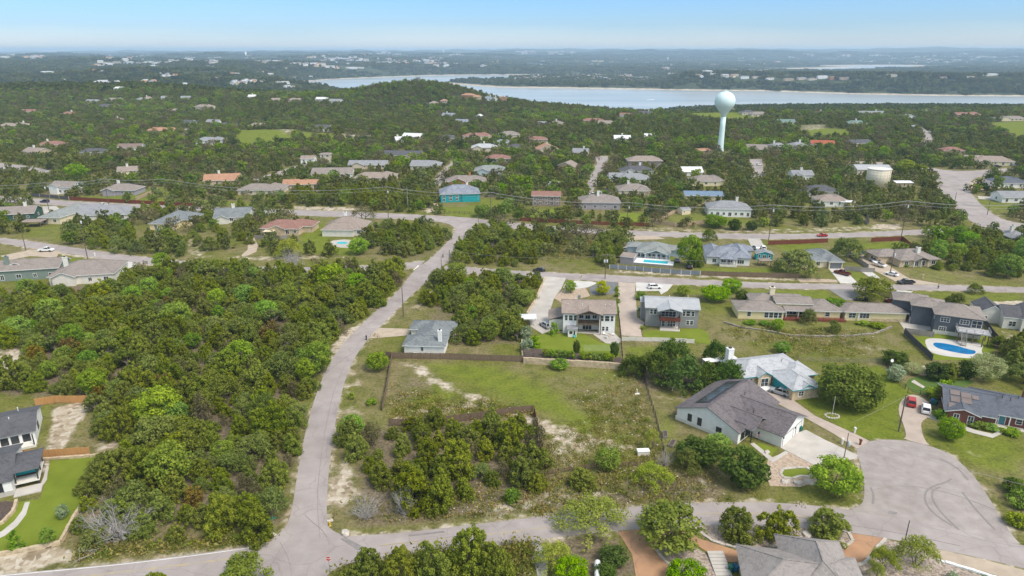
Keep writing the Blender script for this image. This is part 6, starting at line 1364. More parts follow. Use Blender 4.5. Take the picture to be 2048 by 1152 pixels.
S("driveway", [(84, 413), (112, 412), (122, 420), (88, 428)], concm, 4, "pale drive below the pole on the upper road", "driveway"); S("driveway", [(245, 419), (278, 420), (282, 430), (262, 432)], concm, 4, "concrete drive of the hidden grey roof", "driveway"); S("driveway", [(370, 422), (400, 424), (398, 434), (378, 434)], whitec, 4, "pale drive behind the yellow house", "driveway")
S("driveway", [(484, 470), (505, 468), (520, 500), (490, 514), (480, 512), (500, 496)], tanc, 4, "curved limestone garden path left of the stone house", "path", 1)
S("driveway", [(1495, 477), (1520, 477), (1532, 498), (1506, 500)], concm, 4, "concrete drive right of the blue grey roofed house", "driveway"); S("driveway", [(1264, 471), (1312, 472), (1330, 478), (1260, 480)], tanc, 4, "sandy drive behind the pool house", "driveway")
S("driveway", [(1186, 385), (1230, 378), (1236, 383), (1196, 394)], concm, 4, "drive with parked cars right of the street", "driveway"); S("driveway", [(1196, 346), (1232, 348), (1232, 352), (1194, 352)], concm, 4, "upper drive with two dark cars", "driveway"); S("driveway", [(1196, 358), (1232, 358), (1232, 364), (1194, 366)], concm, 4, "middle drive with one dark car", "driveway")
S("driveway", [(1955, 392), (2010, 396), (2010, 401), (1958, 398)], concm, 4, "narrow drive to the white gabled house far right", "driveway"); S("gravel_bed", [(1940, 372), (1965, 360), (1990, 374), (1972, 384), (1938, 380)], mat("pink_gravel", (.45, .28, .22), .95, scale=2), 4, "pink gravel yard far right", "gravel bed")
S("gravel_bed", [(1592, 556), (1665, 559), (1675, 565), (1600, 564)], gravel2, 4, "brown planting strip along the side street", "gravel bed"); S("gravel_bed", [(1846, 738), (1882, 726), (1884, 744), (1850, 752)], gravel2, 4, "sandy bed below the pool garden", "gravel bed")
S("lawn", [(1810, 770), (1820, 757), (1870, 748), (1910, 752), (1950, 762), (1905, 790), (1860, 792), (1828, 785)], mat("deep_green_lawn", (.07, .12, .025), .95, .1, col2=(.10, .155, .035), scale=.3), 5, "deep green garden lawn beside the brick bungalow", "lawn")  # darker green than the mown lawn
S("path", [(1822, 764), (1828, 760), (1850, 774), (1846, 777)], rockm, 6, "row of flat stepping stones in the deep green lawn", "path")
S("driveway", [(1796, 640), (1810, 632), (1850, 640), (1868, 660), (1812, 664)], concm, 4, "concrete side yard left of the dark two storey house", "driveway")
S("driveway", [(1060, 1082), (1080, 1078), (1092, 1110), (1096, 1166), (1078, 1166)], mat("grey_path", (.36, .35, .34), .9, scale=.5), 4, "narrow grey path at the bottom edge", "path")
S("lawn", [(1050, 421), (1108, 419), (1110, 433), (1052, 434)], lawnm, 3, "bright green yard of the red brown house", "lawn"); S("lawn", [(1235, 427), (1298, 425), (1298, 443), (1240, 444)], lawnm, 3, "green yard behind the brown picket fence", "lawn")
# --- fences and walls
def fence(label, px, h, style, m, pm=None, group=None, step=2.6, name="fence", z0=0.0, cat="fence", world=False):
 w = list(px) if world else world_poly(px)
 e = empty(name, (w[0][0], w[0][1], 0), 0, label, cat, group)
 o = Vector((w[0][0], w[0][1], 0)); rng = random.Random(len(label))
 tot = sum(math.hypot(w[i + 1][0] - w[i][0], w[i + 1][1] - w[i][1]) for i in range(len(w) - 1))
 step = max(step, tot / 80.0)
 pn = MB(); posts = []
 for a, b in zip(w[:-1], w[1:]):
  L = math.hypot(b[0] - a[0], b[1] - a[1]); n = max(1, round(L / step))
  d = Vector(((b[0] - a[0]) / L, (b[1] - a[1]) / L, 0)); M = Matrix(((d.x, -d.y, 0, a[0] - o.x), (d.y, d.x, 0, a[1] - o.y), (0, 0, 1, z0), (0, 0, 0, 1)))
  for k in range(n):
   u0, u1 = L * k / n, L * (k + 1) / n
   posts.append((M @ Vector((u0, 0, 0)), d))
   if style == 'board':
    bw = .28; c = int((u1 - u0) / bw)
    for q in range(c):
     x0 = u0 + (u1 - u0) * q / c; x1 = u0 + (u1 - u0) * (q + 1) / c - .03
     pn.box(x0, x1, -.02, .02, .05, h + rng.uniform(-.05, .05), 0, M)
    for z in (.35, h - .3): pn.box(u0, u1, .025, .07, z, z + .1, 0, M)
   elif style == 'picket':
    c = max(2, int((u1 - u0) / .45))
    for q in range(c):
     x0 = u0 + (u1 - u0) * (q + .3) / c; pn.box(x0, x0 + .2, -.02, .02, .1, h + rng.uniform(-.04, .04), 0, M)
    for z in (.4, h - .35): pn.box(u0, u1, .025, .07, z, z + .1, 0, M)
   elif style == 'panel':
    s = .10 if rng.random() < .5 else 0
    pn.box(u0 + .06, u1 - .06, -.025, .025, .08 + s, h + s, 0, M)
   elif style == 'wire':
    for z in (.1, h * .5, h - .04): pn.box(u0, u1, -.015, .015, z - .02, z + .02, 0, M)
    c = int((u1 - u0) / .3)
    for q in range(c): x0 = u0 + (u1 - u0) * q / c; pn.box(x0, x0 + .025, -.01, .01, .1, h, 0, M)
   elif style == 'wall':
    r_, y0 = 3, 0
    hh = h / r_
    for rr in range(r_):
     x = u0
     while x < u1 - .05:
      x1 = min(u1, x + rng.uniform(.7, 1.6)); pn.box(x + .01, x1 - .01, -.25 + rng.uniform(-.05, .05), .25 + rng.uniform(-.05, .05), rr * hh - (.2 if rr == 0 else 0), (rr + 1) * hh - .02 + (rng.uniform(-.06, .1) if rr == r_ - 1 else 0), 0, M); x = x1
 posts.append((Vector((w[-1][0] - o.x, w[-1][1] - o.y, z0)), d))
 pn.build({'wall': "block_course", 'wire': "wire_mesh"}.get(style, "fence_panel"), m, e)
 if style != 'wall':
  me = None
  for p, d in posts:
   if me is None:
    q = MB(); t = .06 if style != 'panel' else .07; q.box(-t, t, -t, t, -.3, h + .08); me = q.mesh("fence_post", pm or m)
   c = link("post", me, e); c.location = p; c.rotation_euler = (0, 0, math.atan2(d.y, d.x))
 for i in range(len(w) - 1):
  nx, ny = w[i + 1][0] - w[i][0], w[i + 1][1] - w[i][1]; L = math.hypot(nx, ny) or 1; nx, ny = -ny / L, nx / L
  CLEAR.append(([(w[i][0] + nx, w[i][1] + ny), (w[i + 1][0] + nx, w[i + 1][1] + ny), (w[i + 1][0] - nx, w[i + 1][1] - ny), (w[i][0] - nx, w[i][1] - ny)], .3))
 return e
fence("weathered brown board fence behind the white cottage", [(772, 715), (784, 717), (900, 719), (1045, 724)], 1.8, 'board', wood_d)
fence("grey brown fence running down the left side of the vacant lot", [(784, 717), (778, 752), (772, 790), (765, 822)], 1.6, 'board', wood_d)
fence("dark brown board fence curving between the vacant lot and the juniper thicket", [(778, 852), (830, 853), (880, 848), (962, 838), (1024, 828), (1066, 824)], 1.8, 'board', wood_d)
fence("narrow brown fence seen nearly end on at the thicket's right side", [(1068, 826), (1080, 880), (1093, 942)], 1.8, 'board', wood_r)
fence("low dark picket fence between the bushes below the vacant lot", [(1095, 950), (1140, 943), (1200, 937), (1287, 932)], 1.2, 'picket', wood_d)
fence("black wire fence along the right side of the vacant lot", [(1286, 752), (1296, 790), (1310, 835), (1330, 918)], 1.5, 'wire', darkm, step=3)
fence("cream limestone retaining wall below the hedge of the white two storey house", [(1047, 726), (1120, 731), (1180, 734), (1246, 739)], 1.7, 'wall', lime, name="retaining_wall", cat="wall")
solid("planting_bed", [(1048, 724), (1120, 729), (1180, 732), (1245, 737), (1244, 726), (1150, 716), (1060, 706), (1047, 706)], mulch, -.2, 1.5, "raised dark mulch bed on top of the retaining wall", "planting bed", 0)
fence("black wire fence on top of the retaining wall", [(1049, 723), (1120, 728), (1180, 731), (1243, 736)], 1.1, 'wire', darkm, z0=1.5)
fence("low pale wall along the grey drive's left side", [(1090, 556), (1072, 598), (1054, 628)], .5, 'wall', lime, name="garden_wall", cat="wall"); fence("pale stone edge left of the blue green junipers", [(1045, 650), (1044, 690), (1046, 722)], .9, 'wall', lime, name="garden_wall", cat="wall")
fence("black wire fence between the white and the grey two storey houses", [(1236, 622), (1240, 660), (1245, 720)], 1.5, 'wire', darkm)
fence("low cream wall along the lawn of the grey two storey house", [(1244, 682), (1285, 683), (1340, 685), (1388, 687)], 1.3, 'panel', WL['offwhite'], name="garden_wall", cat="wall", step=2.2)
fence("new cedar fence stepping along the left woodland edge", [(72, 812), (90, 809), (107, 807), (125, 806), (150, 806), (190, 805)], 1.9, 'panel', wood_o, wood_o, step=2.4)
fence("new cedar fence along the top of the left lawn", [(35, 916), (90, 916), (140, 913), (180, 910)], 1.9, 'panel', wood_o, wood_o, step=2.4)
fence("cream limestone edging along the top of the left lawn", [(86, 921), (180, 914), (222, 907)], .6, 'wall', lime, name="garden_wall", cat="wall"); fence("cream limestone edging down the right side of the left lawn", [(222, 908), (200, 955), (178, 990), (146, 1042), (122, 1086)], .7, 'wall', lime, name="garden_wall", cat="wall")
fence("cream limestone edging along the bottom of the left lawn", [(122, 1088), (60, 1102), (0, 1112), (-50, 1120)], .8, 'wall', lime, name="garden_wall", cat="wall"); fence("curved cream stone edging of the dark planting bed", [(34, 1004), (28, 1024), (8, 1046), (-40, 1068)], .6, 'wall', lime, name="garden_wall", cat="wall")
fence("slate grey panel fence with white posts in front of the pool deck", [(1219, 538), (1270, 541), (1320, 546), (1362, 549), (1400, 551)], 1.7, 'panel', mat("slate_panel", (.20, .225, .26), .7), trimw, step=3.2)
fence("weathered brown board fence along the side street", [(1402, 551), (1460, 553), (1530, 555), (1600, 557)], 1.8, 'board', wood_d)
fence("tall brown fence along the cross road behind the teal shed", [(1536, 490), (1600, 488), (1655, 485)], 1.9, 'board', wood_r); fence("brown fence along the cross road behind the limestone house", [(1742, 484), (1804, 481), (1822, 496)], 1.9, 'board', wood_r)
fence("grey board fence between the cream and the limestone houses", [(1688, 541), (1720, 544), (1748, 545)], 1.8, 'board', wood_g); fence("grey board fence beside the tan gravel drive", [(1690, 502), (1706, 518), (1736, 538)], 1.8, 'board', wood_g)
fence("dark grey fence left of the swimming pool garden", [(1808, 668), (1830, 690), (1850, 708), (1864, 722)], 1.8, 'board', mat("charcoal_wood", (.075, .075, .08), .9)); fence("grey wooden fence beneath the dark two storey house", [(1808, 667), (1836, 671), (1866, 675)], 1.8, 'board', wood_g)
fence("dark fence right of the swimming pool garden", [(1966, 644), (1985, 672), (2002, 692)], 1.8, 'board', mat("charcoal_wood2", (.085, .085, .09), .9))
fence("thin wire field fence across the dry lot behind the turquoise trimmed house", [(1592, 722), (1680, 724), (1772, 726)], 1.2, 'wire', wood_g, step=4); fence("dark wire fence beside the silver green garden", [(1772, 730), (1782, 756), (1810, 778)], 1.3, 'wire', darkm)
fence("red brown fence along the upper cross road", [(140, 400), (230, 405), (330, 410), (400, 414)], 1.9, 'board', wood_r); fence("dark fence with pale stone pillars at the left of the upper road", [(60, 393), (100, 396), (138, 400)], 1.9, 'board', mat("dark_fence", (.10, .10, .11), .9), WL['offwhite'], step=7)
fence("pale fence running uphill from the red brown fence", [(270, 402), (292, 392), (316, 382)], 1.9, 'board', wood_p); fence("grey fence before the stone house", [(510, 478), (545, 480), (575, 478)], 1.8, 'board', wood_g)
fence("pale pine fence curving around the cream house's yard", [(1312, 448), (1350, 453), (1411, 447)], 1.8, 'board', wood_p); fence("pale pine fence from the yard corner up to the cream house", [(1311, 447), (1345, 428), (1416, 408)], 1.8, 'board', wood_p)
fence("brown picket fence along the cross road's upper side", [(1040, 442), (1120, 446), (1200, 450), (1300, 453)], 1.7, 'board', wood_r); fence("grey fence curving by the bare slope right of the power pole", [(1698, 432), (1715, 440), (1735, 450)], 1.6, 'board', wood_g); fence("weathered fence dividing the yard below the storage tank", [(1722, 415), (1732, 430), (1738, 447)], 1.6, 'board', wood_g)
fence("brown fence across the far right yards", [(1972, 381), (2010, 386), (2070, 392)], 1.6, 'board', wood_r); fence("black wire fence below the turquoise house", [(888, 427), (960, 428), (1000, 422)], 1.2, 'wire', darkm)
fence("low dry stone wall curving below the ranch house", [(1447, 645), (1480, 655), (1530, 662), (1580, 672), (1640, 674), (1700, 673), (1750, 668), (1782, 655)], .42, 'wall', mat('dry_stone', (.36, .32, .27), .95, .1, col2=(.22, .195, .165), scale=1.4, bump=.5, bscale=4), name="garden_wall", cat="wall")
fence("dark wire fence along the drive side of the brick bungalow", [(1815, 786), (1840, 790), (1868, 800)], 1.2, 'wire', darkm)
fence("white kerb along the lower right gravel yard", [(1872, 1120), (1950, 1143), (2040, 1172)], .25, 'wall', trimw, name="garden_wall", cat="kerb"); fence("pale kerb stones around the oval gravel bed", [(1402, 1066), (1425, 1083), (1479, 1098), (1550, 1103.5), (1630, 1106), (1680, 1101), (1705, 1083), (1697, 1066)], .22, 'wall', rockm, name="kerb_stones", cat="kerb")
fence("pale kerb stones along the right side of the orange drive", [(1771, 1078), (1748, 1103), (1728, 1128), (1692, 1138), (1650, 1137)], .22, 'wall', rockm, name="kerb_stones", cat="kerb"); fence("pale kerb stones between the reddish drive and the gravel bed", [(1306, 1092), (1320, 1112), (1354, 1143)], .22, 'wall', rockm, name="kerb_stones", cat="kerb"); fence("white stone ring around the kidney shaped lawn", [(1561, 947), (1566, 938.5), (1594, 936), (1612, 935.5), (1625, 944), (1620, 953), (1600, 952), (1585, 957), (1567, 955), (1561, 947)], .18, 'wall', rockm, name="kerb_stones", cat="kerb")
# --- vehicles
tyrem = mat("rubber", (.02, .02, .02), .8); rim = mat("wheel_rim", (.45, .45, .46), .3, .5, .8); cglass = mat("car_glass", (.012, .014, .018), .05, .6); headl = mat("headlight_glass", (.75, .77, .8), .15, .6); taill = mat("taillight_red", (.35, .01, .01), .2, .5)
def loft(mb, st, mi=0):
 """st: stations (x, half width, bottom, top, shoulder height, top half width)"""
 rings = []
 for x, w, zb, zt, zs, wt in st:
  rings.append([(x, -w * .9, zb), (x, -w, zb + .14), (x, -w, zs), (x, -wt, zt), (x, wt, zt), (x, w, zs), (x, w, zb + .14), (x, w * .9, zb)])
 n = 8; vs = [p for r_ in rings for p in r_]; fs = []
 for k in range(len(rings) - 1):
  for i in range(n): fs.append((k * n + i, k * n + (i + 1) % n, (k + 1) * n + (i + 1) % n, (k + 1) * n + i))
 fs.append(tuple(range(n))[::-1]); fs.append(tuple(range((len(rings) - 1) * n, len(rings) * n)))
 fs = [f[::-1] for f in fs]
 mb.add(vs, fs, mi)
paintc = {}
def paint(name, c, r=.25):
 if name not in paintc: paintc[name] = mat("car_paint_" + name, c, r, .6, col2=tuple(q * .95 for q in c), scale=1)
 return paintc[name]
CARM = {}
def car_parts(kind):
 if kind in CARM: return CARM[kind]
 b, g, base = MB(), MB(), paint('white', (.75, .75, .75))
 if kind == 'suv': L, Wd = 4.8, .95; loft(b, [(-2.38, .80, .42, .78, .7, .78), (-2.28, .90, .30, 1.02, .9, .88), (-1.4, .95, .26, 1.06, .95, .9), (.7, .95, .26, 1.05, .95, .9), (1.0, .95, .26, 1.02, .93, .9), (2.1, .90, .28, .92, .82, .82), (2.38, .78, .40, .74, .66, .72)]); gl = [(-2.2, .86, 1.0, 1.1), (-1.75, .80, 1.0, 1.64), (.1, .80, 1.0, 1.68), (1.15, .84, 1.0, 1.08)]; wx = (-1.45, 1.45)
 elif kind == 'sedan': L, Wd = 4.6, .9; loft(b, [(-2.3, .76, .40, .80, .7, .74), (-2.2, .86, .28, .92, .8, .82), (-1.3, .9, .24, .94, .84, .86), (.7, .9, .24, .92, .84, .86), (1.0, .9, .24, .90, .82, .86), (2.05, .86, .26, .78, .7, .78), (2.3, .72, .36, .64, .58, .66)]); gl = [(-1.7, .78, .88, .95), (-.95, .72, .88, 1.40), (.15, .72, .88, 1.43), (1.1, .78, .88, .92)]; wx = (-1.38, 1.4)
 else: L, Wd = 5.8, 1.0; loft(b, [(-.62, 1.0, .42, 1.10, 1.0, .96), (.2, 1.0, .40, 1.12, 1.0, .96), (1.2, 1.0, .40, 1.10, 1.0, .94), (2.5, .96, .42, 1.06, .92, .88), (2.88, .9, .46, .92, .82, .84)])
 if kind == 'pickup':
  b.box(-2.9, -.62, -.97, -.86, .5, 1.16); b.box(-2.9, -.62, .86, .97, .5, 1.16); b.box(-2.9, -2.8, -.86, .86, .5, 1.12); b.box(-2.8, -.62, -.86, .86, .5, .66, 1)
  gl = [(-.7, .88, 1.08, 1.12), (-.52, .80, 1.08, 1.80), (.75, .80, 1.08, 1.82), (1.45, .86, 1.08, 1.14)]; wx = (-1.75, 1.85)
 rings = [[(x, -w, z0), (x, -w * (.9 if z1 > 1.3 else 1), z1), (x, w * (.9 if z1 > 1.3 else 1), z1), (x, w, z0)] for x, w, z0, z1 in gl]
 vs = [p for q in rings for p in q]; fs = []
 for k in range(3):
  for i in range(3): fs.append((k * 4 + i, k * 4 + i + 1, k * 4 + 5 + i, k * 4 + 4 + i)[::-1])
 fs += [(0, 1, 2, 3)[::-1], (12, 13, 14, 15)]
 g.add(vs, fs)
 (x1, w1, _, z1), (x2, w2, _, z2) = gl[1], gl[2]
 rf = MB(); rf.add([(x1 - .08, -w1 * .92, z1 + .0), (x2 + .1, -w2 * .92, z2), (x2 + .1, w2 * .92, z2), (x1 - .08, w1 * .92, z1), (x1, -w1 * .85, z1 + .06), (x2, -w2 * .85, z2 + .06), (x2, w2 * .85, z2 + .06), (x1, w1 * .85, z1 + .06)],
                      [(4, 5, 6, 7), (0, 1, 5, 4), (1, 2, 6, 5), (2, 3, 7, 6), (3, 0, 4, 7)])
 for s in (-1, 1):
  for xx in ((x1 + x2) / 2, x1 + .05):
   rf.bar((xx, s * w1 * 1.0, gl[1][2]), (xx, s * w1 * .92, z1), .1, .03)
  rf.bar((gl[3][0] - .02, s * gl[3][1] * 1.0, gl[3][3]), (x2, s * w2 * .92, z2), .09, .05); rf.bar((gl[0][0] + .02, s * gl[0][1] * 1.0, gl[0][3]), (x1, s * w1 * .92, z1), .09, .05)
 wm = MB(); M = Matrix.Rotation(math.pi / 2, 4, 'X'); r0 = .36 if kind != 'pickup' else .42
 wm.lathe([(r0 * .55, -.12), (r0 * .95, -.12), (r0, -.07), (r0, .07), (r0 * .95, .12), (r0 * .55, .12)], 18, M=M)
 rm = MB(); rm.lathe([(r0 * .56, -.10), (r0 * .5, -.125), (.02, -.10)], 12, M=M); rm.lathe([(.02, .10), (r0 * .5, .125), (r0 * .56, .10)], 12, M=M)
 xf, xb = L / 2 - .10, -L / 2 + .06; hz = .72 if kind != 'sedan' else .6; hz2 = .86 if kind != 'sedan' else .72
 if kind == 'pickup': xf, xb, hz, hz2 = 2.8, -2.92, .8, .85
 hl, tl = MB(), MB(); hl.box(-.06, .06, -.17, .17, -.07, .07); tl.box(-.03, .03, -.09, .09, -.12, .12)
 CARM[kind] = dict(body=b.mesh("car_body", [base, darkm], True), glass=g.mesh("car_windows", [cglass]), roof=rf.mesh("car_roof", [base]), wheel=wm.mesh("car_tyre", [tyrem], True), rim=rm.mesh("car_rim", [rim]), hl=hl.mesh("car_headlight", [headl]), tl=tl.mesh("car_taillight", [taill]), wx=wx, wy=Wd - .10, r=r0, xf=xf, xb=xb, hz=hz, hz2=hz2, L=L)
 for k in ('body',):
  me = CARM[kind][k]
  me.polygons.foreach_set("use_smooth", [False] * len(me.polygons))
 return CARM[kind]
def vehicle(kind, col, at, heading, label, group=None):
 c = car_parts(kind); p = P(*at)
 z = .06
 e = empty({'suv': "parked_car", 'sedan': "car", 'pickup': "pickup_truck"}[kind], (p.x, p.y, z), R(heading), label, {'suv': "car", 'sedan': "car", 'pickup': "pickup truck"}[kind], group)
 for nm, k in (("body", 'body'), ("windows", 'glass'), ("cabin_roof", 'roof')):
  o = link(nm, c[k], e)
  if k != 'glass': o.material_slots[0].link = 'OBJECT'; o.material_slots[0].material = col
 for x in c['wx']:
  for s in (-1, 1):
   w = empty("wheel", (x, s * c['wy'], c['r'])); w.parent = e
   link("tyre", c['wheel'], w); link("rim", c['rim'], w)
 for s in (-1, 1):
  link("headlight", c['hl'], e, (c['xf'], s * .58, c['hz'])); link("taillight", c['tl'], e, (c['xb'], s * .68, c['hz2']))
 CLEAR.append(([(p.x - 3, p.y - 5), (p.x + 3, p.y - 5), (p.x + 3, p.y + 3), (p.x - 3, p.y + 3)], 0))
 return e
cw, cs, cg, cb, cr, cm, cn = paint('white_a', (.78, .78, .78)), paint('silver', (.38, .40, .42)), paint('grey', (.15, .155, .165)), paint('black', (.015, .015, .018)), paint('red', (.42, .02, .02)), paint('maroon', (.16, .028, .02)), paint('navy', (.03, .045, .08))
for a in [('suv', cw, (1309, 577), 2, "white car parked side on by the pale drive near the side street"), ('suv', cs, (1091, 654), 118, "silver car on the grey drive beside the white two storey house"), ('suv', cs, (1559, 788), 140, "silver car outside the turquoise garage door"),
          ('suv', cr, (1822, 808), 62, "red car on the curved drive of the brick bungalow"), ('suv', cw, (1851, 822), 60, "white car on the curved drive beside the red one"), ('pickup', cm, (1684, 549), 128, "maroon pickup on the white concrete drive"), ('pickup', cb, (1811, 568), 182, "black pickup at the end of the tan gravel drive"),
          ('suv', cs, (1750, 524), 118, "silver car at the top of the tan gravel drive"), ('sedan', cw, (1783, 551), 125, "white car beside the transformer pole on the tan drive"), ('sedan', cr, (1644, 473), 183, "low red car driving on the cross road"), ('pickup', cb, (2036, 466), 182, "black truck at the right end of the cross road"),
          ('pickup', cw, (93, 503), 4, "white pickup beside the left side street"), ('suv', cr, (222, 533), 30, "red car half hidden beside the cream house"), ('pickup', cw, (206, 413), 182, "white pickup driving on the upper cross road at left"), ('suv', cn, (90, 405), 176, "dark blue car at the left end of the upper cross road"), ('suv', cm, (342, 414.5), 180, "dark red car on the upper cross road behind junipers"),
          ('suv', cb, (1204, 350), 4, "black car on the upper drive, left of the pair"), ('suv', cn, (1224, 351), 4, "dark car on the upper drive, right of the pair"), ('suv', cb, (1217, 361), 2, "black car alone on the middle drive"), ('suv', cg, (1214, 382), 4, "grey green car on the lower drive, left of the pair"), ('suv', cb, (1230, 381), 4, "black car on the lower drive, right of the pair"), ('suv', cw, (1184, 391), 175, "white car in the street below the dark parked cars"), ('suv', cb, (1179, 335), 10, "dark car at the far end of the street with parked cars"),
          ('suv', cn, (871, 338), 160, "dark car in front of the grey roofed house, left of the pair"), ('suv', cb, (880, 334), 160, "dark car in front of the grey roofed house, right of the pair"), ('sedan', cb, (1078, 543), 178, "dark car on the side street behind the big juniper"), ('suv', cb, (1378, 536), 84, "black car on the grass between the pool house and the white house"), ('sedan', cw, (1250, 502), 150, "white car behind the trees beside the pool house"), ('sedan', cg, (1354, 523), 80, "small grey car on the lawn right of the pool deck"),
          ('suv', cm, (1783, 607), 115, "dark red car behind the dark two storey house"), ('suv', cs, (1793, 594), 60, "silver car against the dark two storey house"), ('sedan', cb, (1722, 601), 175, "black car on the dark drive behind the ranch house"), ('pickup', cb, (1993, 335), 180, "black pickup in front of the tan stucco house far right"), ('suv', cs, (2027, 332), 20, "silver car by the tan stucco house far right"), ('suv', cw, (1500, 404), 10, "white car behind the cream hip roofed house"), ('sedan', cw, (236, 347), 10, "white car under the trees beside the small tan house"), ('suv', cw, (1518, 331), 30, "white car at the street end under the water tower"), ('suv', cw, (1859, 265), 175, "white car on the far right street"), ('pickup', cr, (1570, 386), 20, "red truck in the bushes left of the dark grey roof"), ('suv', cs, (1510, 499), 100, "silver car on the drive behind the teal shed"), ('suv', cw, (1526, 499), 80, "white car on the drive behind the teal shed")]:
 vehicle(*a)
p = P(1757, 533); e = empty("boat", (p.x, p.y, 0), R(112), "white speedboat on a trailer on the tan drive", "boat")
m = MB()
st = [(-2.8, .95, .55, 1.25), (-1, 1.1, .5, 1.3), (1, 1.0, .5, 1.4), (2.4, .5, .75, 1.5), (3.1, .06, 1.2, 1.55)]
vs = []; fs = []
for x, w, zk, zt in st: vs += [(x, -w, zt), (x, -w * .8, (zk + zt) / 2), (x, 0, zk), (x, w * .8, (zk + zt) / 2), (x, w, zt)]
for k in range(4):
 for i in range(4): fs.append((k * 5 + i, k * 5 + i + 1, (k + 1) * 5 + i + 1, (k + 1) * 5 + i))
 fs.append((k * 5 + 4, k * 5, (k + 1) * 5, (k + 1) * 5 + 4))
fs.append((0, 4, 3, 2, 1)); m.add(vs, fs); m.build("hull", cw, e)
m = MB(); m.box(-2.0, .3, -.75, .75, 1.28, 1.42); m.build("cockpit", darkm, e); m = MB(); m.add([(.3, -.7, 1.4), (.3, .7, 1.4), (.0, .6, 1.9), (.0, -.6, 1.9)], [(0, 1, 2, 3)]); m.build("windscreen", cglass, e)
m = MB(); m.box(-2.6, 2.6, -.5, -.4, .38, .48); m.box(-2.6, 2.6, .4, .5, .38, .48); m.box(2.6, 4.0, -.05, .05, .38, .48); m.build("trailer_frame", rim, e)
for s in (-1, 1):
 m = MB(); m.lathe([(.18, -.1), (.32, -.1), (.32, .1), (.18, .1)], 14, M=Matrix.Translation((-.8, s * 1.0, .32)) @ Matrix.Rotation(math.pi / 2, 4, 'X')); m.build("wheel", tyrem, e)
p = P(1104, 375); e = empty("box_truck", (p.x, p.y, 0), R(176), "white box truck parked in the trees above the red brown house", "truck")
m = MB(); m.box(-4.4, 1.6, -1.2, 1.2, .9, 3.4); m.build("cargo_box", cw, e); m = MB(); loft(m, [(1.65, 1.1, .5, 2.5, 1.5, .95), (2.6, 1.1, .5, 2.4, 1.5, .95), (3.2, 1.1, .5, 1.5, 1.3, .95), (3.9, 1.0, .55, 1.3, 1.1, .9)]); m.build("cab", cw, e)
m = MB(); m.add([(2.75, -.9, 2.25), (2.75, .9, 2.25), (3.25, .95, 1.5), (3.25, -.95, 1.5)], [(0, 3, 2, 1)]); m.build("windscreen", cglass, e)
for x in (-3, 2.7):
 for s in (-1, 1):
  m = MB(); m.lathe([(.2, -.14), (.45, -.14), (.45, .14), (.2, .14)], 14, M=Matrix.Translation((x, s * 1.0, .45)) @ Matrix.Rotation(math.pi / 2, 4, 'X')); m.build("wheel", tyrem, e)
# --- poles and wires
polem = mat("pole_wood", (.10, .078, .062), .95, .1, col2=(.16, .13, .105), scale=3, stretch=(4, 4, .4)); steel = mat("galvanised_steel", (.42, .43, .44), .5, .4, .5)
TOPS = {}
def pole(key, base, top, label, arms=0, trans=0, steelp=False, cat="utility pole", ang=0.0):
 b = P(*base); dy = (576 - top[1]) / F; t = b.y / (cP + dy * sP); h = max(3.0, H + (-sP + dy * cP) * t)
 e = empty("utility_pole", b, R(ang), label, cat)
 m = MB(); m.tube((0, 0, -.5), (0, 0, h), .17 if h > 7 else .10, .11 if h > 7 else .07, 8); m.build("pole_shaft", steel if steelp else polem, e)
 for k in range(arms):
  z = h - .25 - 1.5 * k
  m = MB(); m.box(-1.25, 1.25, -.06, .06, z - .07, z + .07); a = m.build("crossarm", polem, e)
  for x in (-1.1, -.4, .5, 1.1):
   m = MB(); m.tube((x, 0, z + .07), (x, 0, z + .33), .045, .03, 6); m.build("insulator", WL['white'], a)
 for k in range(trans):
  m = MB(); m.lathe([(.30, h - 3.0), (.32, h - 2.9), (.32, h - 2.0), (.22, h - 1.9), (.02, h - 1.85)], 14, c=(.45 - .9 * k, 0, 0)); m.build("transformer", mat("transformer_grey", (.50, .52, .53), .5), e, True)
 TOPS[key] = (b, h, ang); CLEAR.append(([(b.x - 1, b.y - 3), (b.x + 1, b.y - 3), (b.x + 1, b.y + 1), (b.x - 1, b.y + 1)], 0))
 return e
